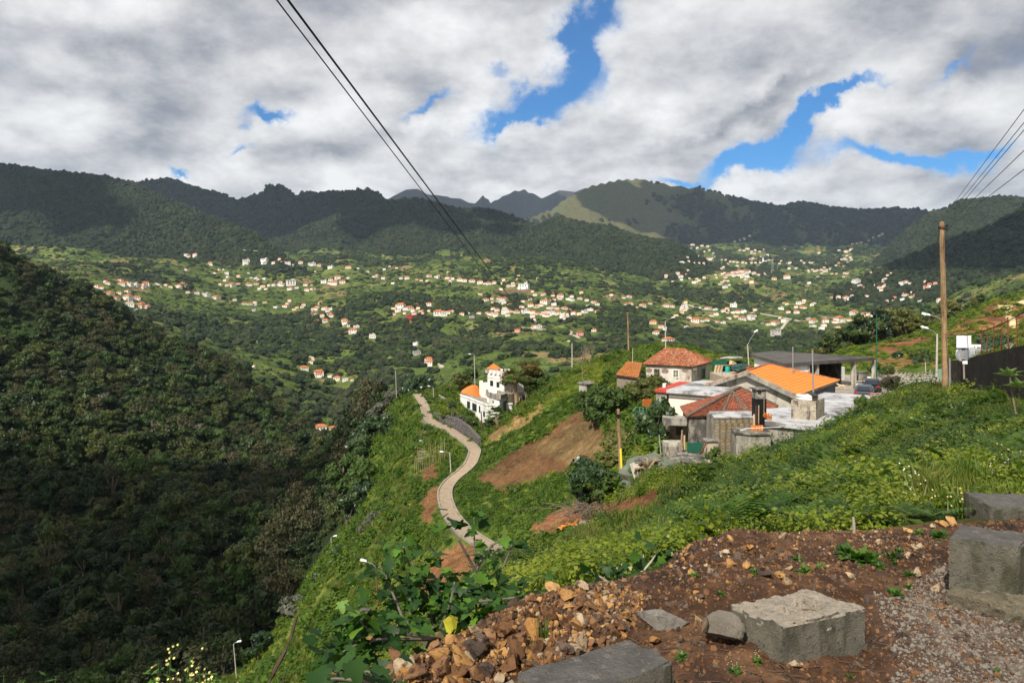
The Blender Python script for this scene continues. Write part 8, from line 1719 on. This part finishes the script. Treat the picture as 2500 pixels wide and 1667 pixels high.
def mast(x, yb, yt, label, lattice=True):
    v = at(x, yb); h = (yb-yt)/F*v.y; R = empty('transmission_mast', v, 0, label, 'mast'); m = MB(); w = h*.09
    if lattice:
        for sx, sy in ((-1, -1), (1, -1), (1, 1), (-1, 1)): m.tube([v+Vector((sx*w, sy*w, -1)), v+Vector((sx*w*.2, sy*w*.2, h))], .35, 4)
        for k in range(7):
            for s in (-1, 1): z0_, z1_ = h*k/7, h*(k+1)/7; w0_, w1_ = w*(1-.8*k/7), w*(1-.8*(k+1)/7); m.tube([v+Vector((-w0_*s, -w0_, z0_)), v+Vector((w1_*s, -w1_, z1_))], .22, 3)
    else: m.tube([v, v+Vector((0, 0, h))], .5, 5)
    part(m, 'lattice', STEEL, R); m = MB()
    for z in (.78, .9): m.tube([v+Vector((-w*1.1, 0, h*z)), v+Vector((w*1.1, 0, h*z))], .3, 4)
    part(m, 'arms', STEEL, R)
mast(1886, 664, 633, 'tall pale lattice mast in the far village'); mast(1898, 664, 648, 'shorter mast right of the lattice one', False); mast(1740, 632, 615, 'thin mast in the upper far village', False)
ROADM = M('pale_road', (.40, .35, .28), .95, .15, .1)
for k, (pl, w) in enumerate((([(1650,735),(1690,748),(1715,756),(1745,757)], 6), ([(1857,766),(1890,772),(1926,779),(1952,785)], 6), ([(1907,805),(1918,790),(1928,780)], 4), ([(1026,853),(1050,868),(1070,884),(1079,898)], 4), ([(742,859),(752,868),(763,874),(765,882)], 3), ([(931,911),(965,914),(1000,919)], 3), ([(596,611),(630,613),(663,615)], 6), ([(1365,808),(1390,815),(1415,826)], 3.5), ([(370,686),(385,695),(392,702)], 5), ([(640,1022),(655,1030)], 3), ([(1270,800),(1310,803),(1335,806)], 3.5), ([(2010,775),(2050,778),(2085,782)], 5))):
    q = []
    for (x0_, y0_), (x1_, y1_) in zip(pl[:-1], pl[1:]):
        for t in np.linspace(0, 1, 5)[:-1]: q.append(at(x0_+(x1_-x0_)*t, y0_+(y1_-y0_)*t))
    q.append(at(*pl[-1])); q = [tuple(v+Vector((0, 0, 1.0))) for v in q]; tag(ribbon(q, w, 1.6, 'road', ROADM, lift=0), kind='structure')
# ---------------------------------------------------------------- unseen clouds added outside the frame to shade mountains and slope, and the haze in the valley
CLM = bpy.data.materials.new('shade_cloud'); t_ = _finish(CLM); b_ = t_.n['Principled BSDF']; b_.inputs['Base Color'].default_value = (.85, .86, .88, 1); b_.inputs['Roughness'].default_value = 1; b_.inputs['Specular IOR Level'].default_value = 0
def shade_cloud(target, size, H, label, seed):
    """unseen cumulus added so that its shadow falls on target (world point)"""
    r = np.random.default_rng(seed); T = Vector(target); k = (H-T.z)/SUN_DIR.z; c = T+SUN_DIR*k; parts = []
    for i in range(int(10+size/90)):
        o = r.normal(size=3)*np.array([size*.42, size*.34, 18]); V, Fc = ICO3; R_ = size*r.uniform(.2, .38); n = fbm(V[:, 0]*2+i, V[:, 1]*2+V[:, 2]*2, seed+i, 4); V = V*(1+.35*n)[:, None]*R_*np.array([1, 1, .38])+o+np.array(c); parts.append((V, Fc))
    V, Fc = tri_merge(parts); o = link('shade_cloud', list_mesh('shade_cloud', V, Fc, CLM, None, True)); tag(o, label, 'shade_cloud'); return c
def shade(x, y, size, H, label, seed, dmin=700):
    d = hit(x, y, dmin); v = P(x, y, d); return shade_cloud((v.x, v.y, v.z), size, H, label, seed)
SHADES = [((600, 495), 620, 2600), ((840, 490), 640, 2600), ((440, 480), 700, 2500), ((1000, 515), 300, 2500), ((1650, 500), 760, 2700), ((1850, 535), 900, 2700), ((2050, 540), 900, 2700), ((1560, 515), 420, 2700), ((1160, 530), 260, 2400), ((2230, 540), 620, 2600), ((1300, 500), 500, 3000), ((120, 470), 420, 2300), ((2430, 570), 520, 2300), ((1250, 485), 900, 3300), ((1050, 485), 700, 3300)]
for k, ((x, y), s, Hc) in enumerate(SHADES): shade(x, y, s, Hc, 'unseen cumulus added above the top of the picture, shading '+('the left dark ridge', 'the twin peaked ridge', 'the far left ridge', 'the centre forest ridge', 'the right flank of the high mountain', 'the far village slope', 'the gorge at the valley head', 'the top of the high mountain', 'the dark hill under the cloudy peaks', 'the ridge left of the wooden pole', 'the saddle left of the high mountain', 'the upper left hill', 'the right hand hill', 'the cloudy central peaks', 'the farthest grey peaks')[k], 900+k)
for k, ((X, Y, Zt), s) in enumerate((((-105, 150, -60), 78), ((-66, 122, -60), 44), ((-135, 195, -58), 56))): shade_cloud((X, Y, Zt), s, 1900, 'unseen cumulus added overhead, behind the picture, shading the '+('middle', 'left part', 'foot')[k]+' of the wooded slope', 950+k)
hz = bpy.data.materials.new('haze'); hz.use_nodes = True; t_ = NT(hz.node_tree); t_.n.clear(); ou = t_.node('ShaderNodeOutputMaterial'); pv = t_.node('ShaderNodeVolumePrincipled'); pv.inputs['Density'].default_value = HAZE_D; pv.inputs['Color'].default_value = (.60, .78, 1.0, 1); pv.inputs['Anisotropy'].default_value = 0.0; t_.l.new(pv.outputs[0], ou.inputs['Volume'])
zmin, zmax = float(Z.min())-1, float(Z.max())+60
hb = MB(); hb.box((0, 3900, (zmin+zmax)/2), (25600, 8200, zmax-zmin)); tag(hb.build('haze', hz), kind='stuff')
